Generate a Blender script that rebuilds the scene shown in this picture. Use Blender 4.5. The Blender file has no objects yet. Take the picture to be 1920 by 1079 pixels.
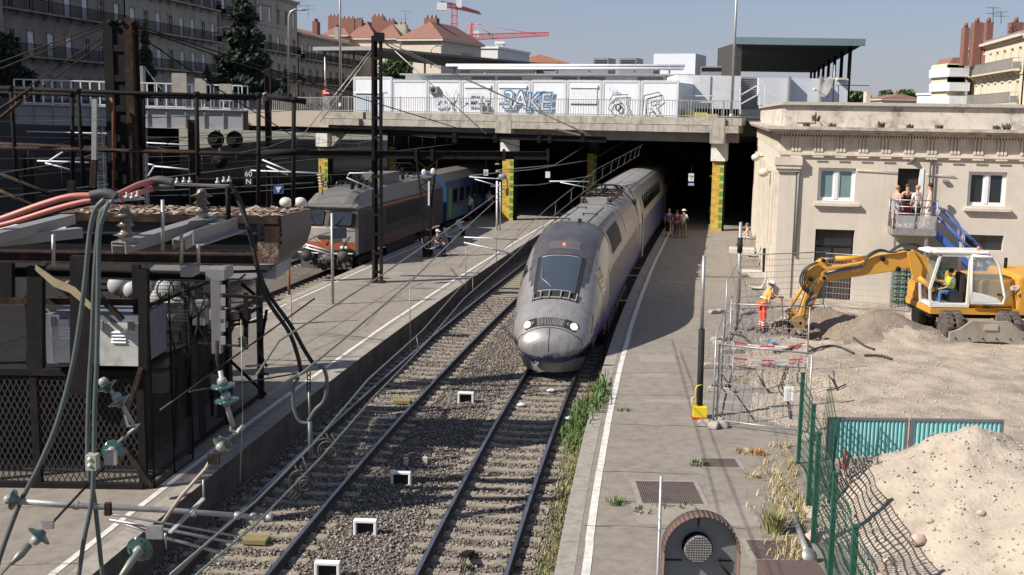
import bpy, bmesh, math, random
import numpy as np
from mathutils import Vector, Matrix
C = bpy.context.scene.collection
PI = math.pi
random.seed(7)
# ------------------------------------------------------------------ camera, sky, sun
F_PX, CX, CY, ROLL, CAM_H = 2150.0, 960.0, 539.5, 0.015, 7.2
TH = math.atan(330 / F_PX)
_c, _s = math.cos(TH), math.sin(TH)
cam_d = bpy.data.cameras.new('camera'); cam = bpy.data.objects.new('camera', cam_d); C.objects.link(cam)
cam_d.sensor_width = 36; cam_d.lens = F_PX / 1920 * 36; cam_d.clip_start = 0.1; cam_d.clip_end = 3000
_X = Vector((math.cos(ROLL), _s * math.sin(ROLL), _c * math.sin(ROLL)))
_U = Vector((-math.sin(ROLL), _s * math.cos(ROLL), _c * math.cos(ROLL)))
_B = Vector((0, -_c, _s))
m = Matrix((_X, _U, _B)).transposed().to_4x4(); m.translation = (0, 0, CAM_H)
cam.matrix_world = m
sc = bpy.context.scene; sc.camera = cam
SUN_EL, SUN_AZ = math.radians(40), math.radians(247.5)      # azimuth clockwise from +Y
w = bpy.data.worlds.new('World'); sc.world = w; w.use_nodes = True
nt = w.node_tree; nt.nodes.clear()
sky = nt.nodes.new('ShaderNodeTexSky'); sky.sky_type = 'NISHITA'; sky.sun_disc = False
sky.sun_elevation = SUN_EL; sky.sun_rotation = SUN_AZ
sky.air_density = 1.15; sky.dust_density = 0.45; sky.ozone_density = 4.0
bg = nt.nodes.new('ShaderNodeBackground'); bg.inputs[1].default_value = 0.064
ow = nt.nodes.new('ShaderNodeOutputWorld')
tint = nt.nodes.new('ShaderNodeMix'); tint.data_type = 'RGBA'; tint.blend_type = 'MULTIPLY'; tint.inputs[0].default_value = 1.0
tint.inputs[7].default_value = (1.07, 0.985, 1.13, 1)           # pale hazy summer air
hz = nt.nodes.new('ShaderNodeMix'); hz.data_type = 'RGBA'; hz.inputs[0].default_value = 0.55; hz.inputs[7].default_value = (3.7, 4.25, 5.6, 1)   # even summer haze veil
nt.links.new(sky.outputs[0], tint.inputs[6]); nt.links.new(tint.outputs[2], hz.inputs[6]); nt.links.new(hz.outputs[2], bg.inputs[0]); nt.links.new(bg.outputs[0], ow.inputs[0])
sd = bpy.data.lights.new('sun', 'SUN'); sun = bpy.data.objects.new('sun', sd); C.objects.link(sun)
sd.energy = 5.0; sd.angle = math.radians(0.5); sd.color = (1.0, 0.94, 0.86)
sdir = Vector((math.sin(SUN_AZ) * math.cos(SUN_EL), math.cos(SUN_AZ) * math.cos(SUN_EL), math.sin(SUN_EL)))
sun.rotation_euler = sdir.to_track_quat('Z', 'Y').to_euler()
sc.view_settings.view_transform = 'Standard'; sc.view_settings.look = 'None'
sc.view_settings.exposure = 0.52; sc.view_settings.gamma = 1.0; sc.view_settings.use_curve_mapping = False
sc.render.resolution_x = 1024; sc.render.resolution_y = 575

# ------------------------------------------------------------------ survey helpers: where a sight line meets a real plane
def ray(px, py):
 u = px - CX; v = py - CY
 u2 = u * math.cos(ROLL) + v * math.sin(ROLL); v2 = -u * math.sin(ROLL) + v * math.cos(ROLL)
 return Vector((u2, F_PX * _c - v2 * _s, -F_PX * _s - v2 * _c))
def P(px, py, z=0.0):
 d = ray(px, py); t = (z - CAM_H) / d.z
 return Vector((d.x * t, d.y * t, z))
def Q(px, py, Y):
 d = ray(px, py); t = Y / d.y
 return Vector((d.x * t, Y, CAM_H + d.z * t))
def PL(px, py, o, n):
 d = ray(px, py); o = Vector(o); n = Vector(n); c0 = Vector((0, 0, CAM_H))
 return c0 + d * ((o - c0).dot(n) / d.dot(n))

# ------------------------------------------------------------------ materials
MT = {}
def mat(name, col, rough=0.7, metal=0.0, var=0.25, scale=3.0, bump=0.15, bscale=40.0, col2=None, dirt=0.0,
  dirtcol=(0.05, 0.04, 0.03), alpha=1.0, emis=None, trans=0.0, spec=0.5, streak=False, dscale=1.5, coat=0.0):
 if name in MT: return MT[name]
 M = bpy.data.materials.new(name); M.use_nodes = True; T = M.node_tree; N = T.nodes; L = T.links
 b = N['Principled BSDF']
 b.inputs['Roughness'].default_value = rough; b.inputs['Metallic'].default_value = metal
 b.inputs['Specular IOR Level'].default_value = spec; b.inputs['Coat Weight'].default_value = coat
 tc = N.new('ShaderNodeTexCoord'); mp = N.new('ShaderNodeMapping'); L.new(tc.outputs['Object'], mp.inputs[0])
 n1 = N.new('ShaderNodeTexNoise'); n1.inputs['Scale'].default_value = scale; n1.inputs['Detail'].default_value = 8
 n1.inputs['Roughness'].default_value = 0.65; L.new(mp.outputs[0], n1.inputs['Vector'])
 cr = N.new('ShaderNodeValToRGB'); L.new(n1.outputs[0], cr.inputs[0])
 c1 = col; c2 = col2 if col2 else tuple(max(0, c * (1 - var)) for c in col)
 c3 = tuple(min(1, c * (1 + var * .5)) for c in col)
 e = cr.color_ramp.elements; e[0].position = 0.3; e[0].color = (*c2, 1); e[1].position = 0.72; e[1].color = (*c3, 1)
 mm = e.new(0.52); mm.color = (*c1, 1)
 out = cr.outputs[0]
 if dirt > 0:
  mp2 = N.new('ShaderNodeMapping'); L.new(tc.outputs['Object'], mp2.inputs[0])
  if streak: mp2.inputs['Scale'].default_value = (3.0, 3.0, 0.25)
  n2 = N.new('ShaderNodeTexNoise'); n2.inputs['Scale'].default_value = dscale; n2.inputs['Detail'].default_value = 10
  n2.inputs['Roughness'].default_value = 0.7; L.new(mp2.outputs[0], n2.inputs['Vector'])
  r2 = N.new('ShaderNodeMapRange'); r2.inputs[1].default_value = 0.5; r2.inputs[2].default_value = 0.7
  r2.inputs[4].default_value = dirt; L.new(n2.outputs[0], r2.inputs[0])
  mx = N.new('ShaderNodeMix'); mx.data_type = 'RGBA'; L.new(r2.outputs[0], mx.inputs[0]); L.new(out, mx.inputs[6])
  mx.inputs[7].default_value = (*dirtcol, 1); out = mx.outputs[2]
 L.new(out, b.inputs['Base Color'])
 if bump > 0:
  n3 = N.new('ShaderNodeTexNoise'); n3.inputs['Scale'].default_value = bscale; n3.inputs['Detail'].default_value = 4
  L.new(tc.outputs['Object'], n3.inputs['Vector'])
  bp = N.new('ShaderNodeBump'); bp.inputs['Strength'].default_value = bump; bp.inputs['Distance'].default_value = 0.03
  L.new(n3.outputs[0], bp.inputs['Height']); L.new(bp.outputs[0], b.inputs['Normal'])
 if alpha < 1: b.inputs['Alpha'].default_value = alpha
 if trans: b.inputs['Transmission Weight'].default_value = trans
 if emis: b.inputs['Emission Color'].default_value = (*emis[0], 1); b.inputs['Emission Strength'].default_value = emis[1]
 MT[name] = M; return M
def meshmat(name, col, su, sv, wdt, diamond=False, metal=0.3, rough=0.6, axis=None):
 """wire mesh sheet: real holes cut by a procedural pattern in object space"""
 if name in MT: return MT[name]
 M = bpy.data.materials.new(name); M.use_nodes = True; T = M.node_tree; N = T.nodes; L = T.links
 b = N['Principled BSDF']; b.inputs['Base Color'].default_value = (*col, 1)
 b.inputs['Roughness'].default_value = rough; b.inputs['Metallic'].default_value = metal
 tc = N.new('ShaderNodeTexCoord'); sp = N.new('ShaderNodeSeparateXYZ'); L.new(tc.outputs['UV'], sp.inputs[0])
 def mth(op, a, bb=None):
  n = N.new('ShaderNodeMath'); n.operation = op
  for i, q in enumerate((a, bb)):
   if q is None: continue
   if isinstance(q, (int, float)): n.inputs[i].default_value = q
   else: L.new(q, n.inputs[i])
  return n.outputs[0]
 a = mth('MULTIPLY', sp.outputs[0], su); c = mth('MULTIPLY', sp.outputs[1], sv)
 if diamond: a, c = mth('ADD', a, c), mth('SUBTRACT', a, c)
 fa = mth('LESS_THAN', mth('FRACT', a), wdt); fc = mth('LESS_THAN', mth('FRACT', c), wdt)
 al = mth('MAXIMUM', fa, fc); L.new(al, b.inputs['Alpha']); MT[name] = M; return M
W_ = (0.78, 0.78, 0.76)
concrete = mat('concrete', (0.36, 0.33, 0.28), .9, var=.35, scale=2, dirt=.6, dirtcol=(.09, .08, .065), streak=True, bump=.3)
concrete_dk = mat('soot_concrete', (0.05, 0.048, 0.045), .95, var=.3, dirt=.4)  # concrete with deep shade put into its colour
asphalt = mat('platform_asphalt', (0.262, 0.229, 0.19), .93, var=.28, scale=3.5, bump=.8, bscale=55, dirt=.5, dirtcol=(.165, .14, .115), dscale=.45)
patchm = mat('patched_asphalt', (0.285, 0.25, 0.21), .93, var=.2, scale=4, bump=.4, bscale=90)
linem = mat('worn_white_paint', (0.62, 0.60, 0.55), .8, var=.25, scale=6, dirt=.5, dirtcol=(.28, .26, .23), dscale=5)
ballast = mat('ballast', (0.145, 0.122, 0.098), .95, var=.6, scale=14, bump=1.0, bscale=35, dirt=.5, dirtcol=(.12, .085, .055), dscale=.8)
stone_a = mat('ballast_stone', (0.20, 0.18, 0.16), .9, var=.65, scale=9, bump=.2)
rust_rail = mat('rail_side_rust', (0.05, 0.035, 0.028), .8, var=.4, scale=10)
railtop = mat('rail_head_steel', (0.30, 0.30, 0.33), .32, .9, var=.2, bump=0)
sleeperm = mat('sleeper_concrete', (0.27, 0.235, 0.18), .9, var=.35, scale=4, bump=.3, dirt=.5, dirtcol=(.14, .105, .07), dscale=3)
dirtm = mat('bare_dirt', (0.375, 0.31, 0.238), .95, var=.42, scale=.9, bump=1.0, bscale=8, dirt=.9, dirtcol=(.20, .16, .122), dscale=.55)
sandm = mat('heaped_earth', (0.40, 0.34, 0.268), .95, var=.3, scale=1.6, bump=1.0, bscale=14, dirt=.6, dirtcol=(.30, .245, .19), dscale=1.1)
darkearth = mat('dug_earth', (0.21, 0.165, 0.125), .95, var=.35, scale=2, bump=.9, bscale=14)
rusty = mat('rusty_steel', (0.028, 0.019, 0.015), .9, .0, var=.5, scale=5, bump=.3, dirt=.75, dirtcol=(.12, .055, .028), dscale=3.5, spec=.25)
darksteel = mat('blackened_steel', (0.010, 0.0095, 0.0095), .85, .0, var=.4, scale=5, bump=.2, dirt=.3, dirtcol=(.045, .024, .015), dscale=2, spec=.25)
greysteel = mat('galvanised_steel', (0.38, 0.375, 0.36), .5, .6, var=.25, scale=8, bump=.05)
greypaint = mat('grey_paint', (0.25, 0.245, 0.235), .6, .1, var=.2, scale=3, dirt=.3, dirtcol=(.16, .13, .1), streak=True)
whitepaint = mat('white_paint', (0.72, 0.73, 0.74), .55, var=.12, scale=2, bump=.03, dirt=.25, dirtcol=(.45, .43, .40), streak=True)
cabinw = mat('cabin_panel_white', (0.66, 0.68, 0.72), .5, var=.06, scale=1, bump=.02, dirt=.3, dirtcol=(.45, .46, .48), streak=True)
wirem = mat('copper_wire_weathered', (0.22, 0.24, 0.20), .5, .5, var=.3, bump=0)
wiredk = mat('dark_wire', (0.05, 0.045, 0.04), .6, .3, var=.3, bump=0)
stucco = mat('cream_render', (0.58, 0.52, 0.435), .9, var=.10, scale=1.2, bump=.15, bscale=120, dirt=.4, dirtcol=(.42, .37, .30), streak=True, dscale=.8)
stonetrim = mat('pale_stone_trim', (0.62, 0.55, 0.45), .9, var=.2, scale=2, bump=.25, dirt=.4, dirtcol=(.28, .24, .19), streak=True)
parapetm = mat('weathered_parapet', (0.60, 0.54, 0.46), .95, var=.2, scale=1.6, bump=.4, dirt=.95, dirtcol=(.13, .11, .09), dscale=1.3)
leaf = mat('leaf_green', (0.07, 0.115, 0.035), .7, var=.5, scale=2.5, bump=0)
darkleaf = mat('dark_conifer', (0.022, 0.04, 0.02), .8, var=.5, scale=1.2, bump=0)
dryleaf = mat('dry_grass', (0.46, 0.36, 0.19), .85, var=.4, scale=3, bump=0)
bark = mat('bark', (0.07, 0.05, 0.035), .95, var=.4)
glassd = mat('dark_glass', (0.02, 0.025, 0.03), .08, var=.1, bump=0, spec=.8)
glassb = mat('curtained_glass', (0.16, 0.24, 0.25), .15, var=.2, scale=.8, bump=0, spec=.8)
blackm = mat('black_rubber', (0.02, 0.02, 0.02), .8, var=.2)
yellowm = mat('excavator_yellow', (0.60, 0.295, 0.04), .5, var=.15, scale=3, bump=.05, dirt=.35, dirtcol=(.36, .25, .13), dscale=3)
safety = mat('hivis_orange', (0.95, 0.30, 0.04), .7, var=.1)
rooftile = mat('red_roof_tiles', (0.24, 0.12, 0.088), .9, var=.3, scale=4, bump=.4, bscale=14)
brickred = mat('chimney_brick', (0.22, 0.10, 0.075), .9, var=.3, scale=6)
skin = mat('skin', (0.56, 0.33, 0.23), .6, var=.08, bump=0)
bluep = mat('blue_paint', (0.05, 0.12, 0.42), .5, var=.15)
red = mat('red_paint', (0.55, 0.04, 0.03), .5, var=.2)
craneR = mat('crane_red', (0.62, 0.13, 0.12), .6, var=.15)
black = mat('matt_black', (0.012, 0.012, 0.012), .8, var=.2, bump=0)
galv_mesh = meshmat('fence_mesh', (0.40, 0.41, 0.42), 16, 7, 0.10)

# ------------------------------------------------------------------ mesh builder
def V(*a): return Vector(a)
class MB:
 def __init__(s): s.v = []; s.f = []; s.m = []; s.uv = {}; s.mi = 0; s.sm = []; s.smooth = False
 def face(s, idx, mi=None): s.f.append(tuple(idx)); s.m.append(s.mi if mi is None else mi); s.sm.append(s.smooth)
 def pts(s, L):
  n = len(s.v); s.v += [tuple(p) for p in L]; return n
 def quad(s, a, b, c, d, uv=False):
  n = s.pts([a, b, c, d]); s.face((n, n + 1, n + 2, n + 3))
  if uv:
   a, b, c, d = map(Vector, (a, b, c, d)); w = (b - a).length; h = (d - a).length
   s.uv[len(s.f) - 1] = [(0, 0), (w, 0), (w, h), (0, h)]
  return s
 def box(s, x0, x1, y0, y1, z0, z1, M=None):
  L = [(x0, y0, z0), (x1, y0, z0), (x1, y1, z0), (x0, y1, z0), (x0, y0, z1), (x1, y0, z1), (x1, y1, z1), (x0, y1, z1)]
  if M is not None: L = [M @ Vector(p) for p in L]
  n = s.pts(L)
  for q in ((0, 3, 2, 1), (4, 5, 6, 7), (0, 1, 5, 4), (1, 2, 6, 5), (2, 3, 7, 6), (3, 0, 4, 7)): s.face([n + i for i in q])
  return s
 def cbox(s, c, sx, sy, sz, rz=0, M=None):
  R = Matrix.Translation(Vector(c)) @ Matrix.Rotation(rz, 4, 'Z')
  if M is not None: R = R @ M
  return s.box(-sx / 2, sx / 2, -sy / 2, sy / 2, -sz / 2, sz / 2, R)
 def bar(s, a, b, w, h=None, up=(0, 0, 1)):
  """square bar from a to b"""
  a, b = Vector(a), Vector(b); h = h or w; d = b - a; L = d.length
  if L < 1e-6: return s
  z = d / L; u = Vector(up)
  if abs(z.dot(u)) > .99: u = Vector((0, 1, 0))
  x = u.cross(z).normalized(); y = z.cross(x)
  M = Matrix((x, y, z)).transposed().to_4x4(); M.translation = a
  return s.box(-w / 2, w / 2, -h / 2, h / 2, 0, L, M)
 def tube(s, pts, r, n=8, cap=True, r2=None):
  pts = [Vector(p) for p in pts]; k = len(pts)
  rs = r if isinstance(r, (list, tuple)) else [r + ((r2 - r) * i / (k - 1) if r2 is not None else 0) for i in range(k)]
  rings = []; prev = None; sm = s.smooth; s.smooth = True
  for i, p in enumerate(pts):
   d = (pts[min(i + 1, k - 1)] - pts[max(i - 1, 0)])
   if d.length < 1e-9: d = Vector((0, 0, 1))
   d.normalize()
   if prev is None:
    u = Vector((0, 0, 1)) if abs(d.z) < .9 else Vector((1, 0, 0))
    x = u.cross(d).normalized()
   else:
    x = prev - d * prev.dot(d)
    x = x.normalized() if x.length > 1e-6 else Vector((0, 0, 1)).cross(d).normalized()
   prev = x; y = d.cross(x)
   rings.append(s.pts([p + (x * math.cos(2 * PI * j / n) + y * math.sin(2 * PI * j / n)) * rs[i] for j in range(n)]))
  for a, b in zip(rings, rings[1:]):
   for j in range(n): s.face((a + j, a + (j + 1) % n, b + (j + 1) % n, b + j))
  s.smooth = False
  if cap:
   s.face([rings[0] + j for j in range(n)][::-1]); s.face([rings[-1] + j for j in range(n)])
  s.smooth = sm; return s
 def lathe(s, prof, o=(0, 0, 0), axis=(0, 0, 1), n=16):
  """prof: (radius, height) pairs along axis"""
  z = Vector(axis).normalized(); u = Vector((0, 0, 1)) if abs(z.z) < .9 else Vector((1, 0, 0))
  x = u.cross(z).normalized(); y = z.cross(x); o = Vector(o); rings = []; sm = s.smooth; s.smooth = True
  for r, h in prof:
   rings.append(s.pts([o + z * h + (x * math.cos(2 * PI * j / n) + y * math.sin(2 * PI * j / n)) * max(r, 1e-4) for j in range(n)]))
  for a, b in zip(rings, rings[1:]):
   for j in range(n): s.face((a + j, a + (j + 1) % n, b + (j + 1) % n, b + j))
  s.face([rings[0] + j for j in range(n)][::-1]); s.face([rings[-1] + j for j in range(n)])
  s.smooth = sm; return s
 def prism(s, poly, o, ax, ay, az, depth):
  """2-D outline poly extruded by depth along az"""
  o, ax, ay, az = map(Vector, (o, ax, ay, az)); n = len(poly)
  a = s.pts([o + ax * p[0] + ay * p[1] for p in poly]); b = s.pts([o + ax * p[0] + ay * p[1] + az * depth for p in poly])
  s.face([a + i for i in range(n)][::-1]); s.face([b + i for i in range(n)])
  for i in range(n): s.face((a + i, a + (i + 1) % n, b + (i + 1) % n, b + i))
  return s
 def ball(s, c, r, sz=(1, 1, 1), n=10):
  prof = [(r * math.sin(PI * i / n), -r * math.cos(PI * i / n) * sz[2]) for i in range(n + 1)]
  k = len(s.v); s.lathe(prof, (0, 0, 0), n=12)
  for i in range(k, len(s.v)):
   p = s.v[i]; s.v[i] = (p[0] * sz[0] + c[0], p[1] * sz[1] + c[1], p[2] + c[2])
  return s
 def grid(s, fn, nu, nv):
  n0 = s.pts([fn(i / nu, j / nv) for j in range(nv + 1) for i in range(nu + 1)])
  for j in range(nv):
   for i in range(nu):
    a = n0 + j * (nu + 1) + i; s.face((a, a + 1, a + nu + 2, a + nu + 1))
  return s
 def build(s, name, m, parent=None, world=True, label=None, kind=None):
  me = bpy.data.meshes.new(name)
  off = Vector((0, 0, 0))
  if parent is not None and world: off = root_loc(parent)
  vs = [(p[0] - off.x, p[1] - off.y, p[2] - off.z) for p in s.v]
  me.from_pydata(vs, [], s.f)
  ms = m if isinstance(m, (list, tuple)) else [m]
  for q in ms: me.materials.append(q)
  if len(ms) > 1: me.polygons.foreach_set('material_index', s.m)
  me.polygons.foreach_set('use_smooth', s.sm)
  if s.uv:
   ul = me.uv_layers.new(name='UVMap')
   for fi, uvs in s.uv.items():
    st = me.polygons[fi].loop_start
    for k, q in enumerate(uvs): ul.data[st + k].uv = q
  me.validate(); me.update()
  o = bpy.data.objects.new(name, me); C.objects.link(o)
  if parent is not None: o.parent = parent
  if label: o['label'] = label
  if kind: o['kind'] = kind
  return o
 def build_split(s, name, m, parent=None, per=1, **kw):
  """each connected piece (or group of per pieces) becomes a part of its own"""
  par = list(range(len(s.v)))
  def fd(i):
   while par[i] != i: par[i] = par[par[i]]; i = par[i]
   return i
  for f in s.f:
   r0 = fd(f[0])
   for q in f[1:]: par[fd(q)] = r0
  order = {}
  for i, f in enumerate(s.f): order.setdefault(fd(f[0]), []).append(i)
  comps = sorted(order.values(), key=lambda L: L[0]); out = []
  for c0 in range(0, len(comps), per):
   fs = [i for c in comps[c0:c0 + per] for i in c]; n = MB(); mp = {}
   for i in fs:
    idx = []
    for q in s.f[i]:
     if q not in mp: mp[q] = len(n.v); n.v.append(s.v[q])
     idx.append(mp[q])
    n.f.append(tuple(idx)); n.m.append(s.m[i]); n.sm.append(s.sm[i])
   out.append(n.build(name, m, parent, **kw))
  return out
 def single(s, name, m, label, cat, group=None, loc=None):
  """a thing that is one mesh, with its origin moved to its base"""
  if loc is None:
   a = np.array(s.v); loc = (float((a[:, 0].min() + a[:, 0].max()) / 2), float((a[:, 1].min() + a[:, 1].max()) / 2), float(a[:, 2].min()))
  s.v = [(p[0] - loc[0], p[1] - loc[1], p[2] - loc[2]) for p in s.v]
  o = s.build(name, m); o.location = loc; o['label'] = label; o['category'] = cat
  if group: o['group'] = group
  return o
 def struct(s, name, m, kind='structure'):
  o = s.build(name, m); o['kind'] = kind; return o
def root_loc(o):
 l = Vector((0, 0, 0))
 while o is not None: l = l + o.location; o = o.parent
 return l
def thing(name, label, cat, loc=(0, 0, 0), rz=0, group=None):
 o = bpy.data.objects.new(name, None); C.objects.link(o); o.empty_display_size = .2
 o.location = loc; o.rotation_euler = (0, 0, rz); o['label'] = label; o['category'] = cat
 if group: o['group'] = group
 return o
def dup(root, loc, rz=0, label=None, scale=None):
 def cp(o, par):
  c = o.copy(); C.objects.link(c)
  if par is not None: c.parent = par
  for ch in list(o.children): cp(ch, c)
  return c
 r = cp(root, None); r.location = loc; r.rotation_euler = (0, 0, rz)
 if scale: r.scale = (scale,) * 3
 if label: r['label'] = label
 return r
def text_mesh(txt, size, m, M, parent, name='lettering', off=0.0, ext=0.004, shear=0, spacing=1.0, bold=0):
 cu = bpy.data.curves.new('txt', 'FONT'); cu.body = txt; cu.size = size; cu.extrude = ext; cu.offset = off; cu.shear = shear
 cu.space_character = spacing; cu.align_x = 'CENTER'; cu.align_y = 'CENTER'; cu.resolution_u = 4
 t = bpy.data.objects.new('t', cu); C.objects.link(t); bpy.context.view_layer.update()
 me = bpy.data.meshes.new_from_object(t); bpy.data.objects.remove(t)
 me.materials.clear(); me.materials.append(m)
 off_ = root_loc(parent) if parent else Vector((0, 0, 0))
 me.transform(Matrix.Translation(-off_) @ M)
 o = bpy.data.objects.new(name, me); C.objects.link(o)
 if parent: o.parent = parent
 return o
def wallM(o, right, up):
 """frame lying on a wall: x = right, y = up, z = out of the wall"""
 x = Vector(right).normalized(); y = Vector(up).normalized(); z = x.cross(y)
 M = Matrix((x, y, z)).transposed().to_4x4(); M.translation = Vector(o); return M

# ------------------------------------------------------------------ track alignment (gentle right-hand curve)
_pY = np.array([14, 18.6, 22.5, 27.7, 32.4, 39.5, 53.8, 66, 79.5, 95]); _pX = np.array([-1.22, -.78, -.36, .32, 1.0, 2.15, 4.5, 6.7, 9.2, 12.1])
_pf = np.polyfit(_pY, _pX, 3)
def XC(Y):
 if Y < 14: return float(np.polyval(_pf, 14) + (Y - 14) * np.polyval(np.polyder(_pf), 14))
 if Y > 90: return float(np.polyval(_pf, 90) + (Y - 90) * np.polyval(np.polyder(_pf), 90))
 return float(np.polyval(_pf, Y))
def HD(Y): return math.atan((XC(Y + .5) - XC(Y - .5)))
RZ = -0.55      # rail top, the platforms' surface is z = 0
BZ = -0.75      # ballast surface
def strip(mb, offs, Ys, zs, mi=None):
 """sweep a cross-section given as offsets from the main track along Y"""
 rows = []
 for Y in Ys: rows.append(mb.pts([(XC(Y) + o, Y, z) for o, z in zip(offs, zs)]))
 k = len(offs)
 for a, b in zip(rows, rows[1:]):
  for j in range(k - 1): mb.face((a + j, a + j + 1, b + j + 1, b + j), mi)
 return mb
Ys_all = [-4 + i * 2.0 for i in range(83)]
# ================================================================== SETTING
from mathutils import noise as mnoise
def fbm(x, y, s, o=4):
 return mnoise.fractal(Vector((x * s, y * s, 3.7)), 1.0, 2.0, o)
MB().box(-1500, 1500, -60, 2500, -1.6, -1.5).struct('ground', mat('far_ground', (.16, .15, .11), .95, scale=.02))
Yf = [-4 + i * 1.0 for i in range(190)]
strip(MB(), [-34, -26, -21.5, -19, -15.5, -11.3, -5.6, -4, -2, 0, 1.9], Yf, [BZ] * 11).struct('track_bed', ballast)

def dirt_edge(Y):
 return float(np.interp(Y, [8, 14.3, 16.5, 18.7, 20.6, 23.2, 25.2, 26.5, 29, 33, 36, 38, 41, 44, 60],
                           [3.9, 4.55, 4.9, 5.15, 5.6, 6.1, 6.5, 5.7, 5.6, 6.2, 7.3, 8.4, 9.2, 10, 11]))
def slab(name, l, r, Ys, m, kerb=True):
 mb = MB(); rows = []
 for Y in Ys:
  a, b = (l(Y) if callable(l) else XC(Y) + l), (r(Y) if callable(r) else XC(Y) + r)
  rows.append(mb.pts([(a, Y, BZ - .3), (a, Y, 0), ((a + b) / 2, Y, 0), (b, Y, 0), (b, Y, BZ - .3)]))
 for a, b in zip(rows, rows[1:]):
  for j in range(4): mb.face((a + j, a + j + 1, b + j + 1, b + j), 1 if (j in (0, 3)) else 0)
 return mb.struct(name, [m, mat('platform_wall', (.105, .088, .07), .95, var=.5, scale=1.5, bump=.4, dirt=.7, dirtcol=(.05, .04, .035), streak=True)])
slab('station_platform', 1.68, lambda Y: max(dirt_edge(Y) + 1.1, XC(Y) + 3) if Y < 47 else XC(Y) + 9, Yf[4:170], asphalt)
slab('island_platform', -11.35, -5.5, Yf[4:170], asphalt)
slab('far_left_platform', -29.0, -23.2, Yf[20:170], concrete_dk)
# paving edge stones, painted lines (each 4 mm above what carries it)
def lines(name, o0, o1, Ys, z, m):
 strip(MB(), [o0, o1], Ys, [z, z]).struct(name, m)
edge = mat('coping_stone', (.30, .27, .23), .9, var=.3, scale=5, bump=.3, dirt=.4, dirtcol=(.16, .14, .12))
Yn = [6 + i * 1.0 for i in range(95)]
lines('platform_edge', 1.66, 1.98, Yn, .005, edge); lines('island_edge', -5.86, -5.48, Yn, .005, edge)
lines('island_edge_far', -11.37, -11.02, Yn, .005, edge)
def dashline(name, o, wd, Y0, Y1, sl, gap):
 mb = MB(); Y = Y0
 while Y < Y1:
  e = min(Y + sl * random.uniform(.7, 1.3), Y1); j = random.uniform(-.012, .012)
  strip(mb, [o - wd / 2 + j, o + wd / 2 + j], [Y, (Y + e) / 2, e], [.009, .009]); Y = e + (gap * random.uniform(.3, 1.6) if random.random() < .6 else 0.01)
 mb.struct(name, linem)
dashline('platform_line', 2.16, .14, 12, 78, 4, .03); dashline('island_line', -6.1, .12, 14, 80, 3, .08)
dashline('island_line_far', -10.85, .10, 36, 78, 4, .05)
mb = MB()
for x, y, a, b, r in ((3.9, 31.2, 1.0, .5, 0), (5.0, 44, 2.2, .25, 0), (4.6, 28.3, 2.5, .35, 0), (4.9, 51, 3.2, .3, 0), (5.5, 53.5, 3, .2, 0), (-7.2, 42.2, 1.5, .9, .1), (-7.6, 38.0, 1.3, 1.6, .1), (-5.6, 50.5, 1.6, 1.1, .1), (-4.8, 58.5, 1.5, .5, 0), (3.4, 20.0, 2.2, 1.1, 0), (6.9, 49.2, 1.2, .6, 0), (8.9, 53, 1.0, .5, 0)):
 mb.cbox((x, y, .003), a, b, .006, rz=-r)
mb.struct('platform_patches', patchm)
jm = mat('joint_dirt', (.12, .10, .08), .95); rj = random.Random(5); g = MB()
def crack(o0, o1, Y, wd=.022):
 n = 14; L = []; dy = 0
 for i in range(n + 1):
  f = i / n; dy += rj.uniform(-.05, .05); o_ = o0 + (o1 - o0) * f; w2 = wd * rj.uniform(.3, 1.2); L.append((V(XC(Y) + o_, Y + dy - w2 / 2, .0125), V(XC(Y) + o_, Y + dy + w2 / 2, .0125)))
 for a, b_ in zip(L, L[1:]): k = g.pts([a[0], b_[0], b_[1], a[1]]); g.face((k, k + 1, k + 2, k + 3))
for k in range(11): Y = 16.5 + k * 3.1 + rj.uniform(-.6, .6); crack(2.0, 2.3 + rj.uniform(1.2, 2.6), Y)
for k in range(14): Y = 17 + k * 3.3 + rj.uniform(-.8, .8); crack(-5.9, -6.3 - rj.uniform(1.5, 4.2), Y)
for k in range(60):
 Y = 14 + k * .9; crack(1.70, 1.97, Y, .012); crack(-5.84, -5.5, Y + .3, .012)
g.struct('paving_joints', jm)

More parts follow.
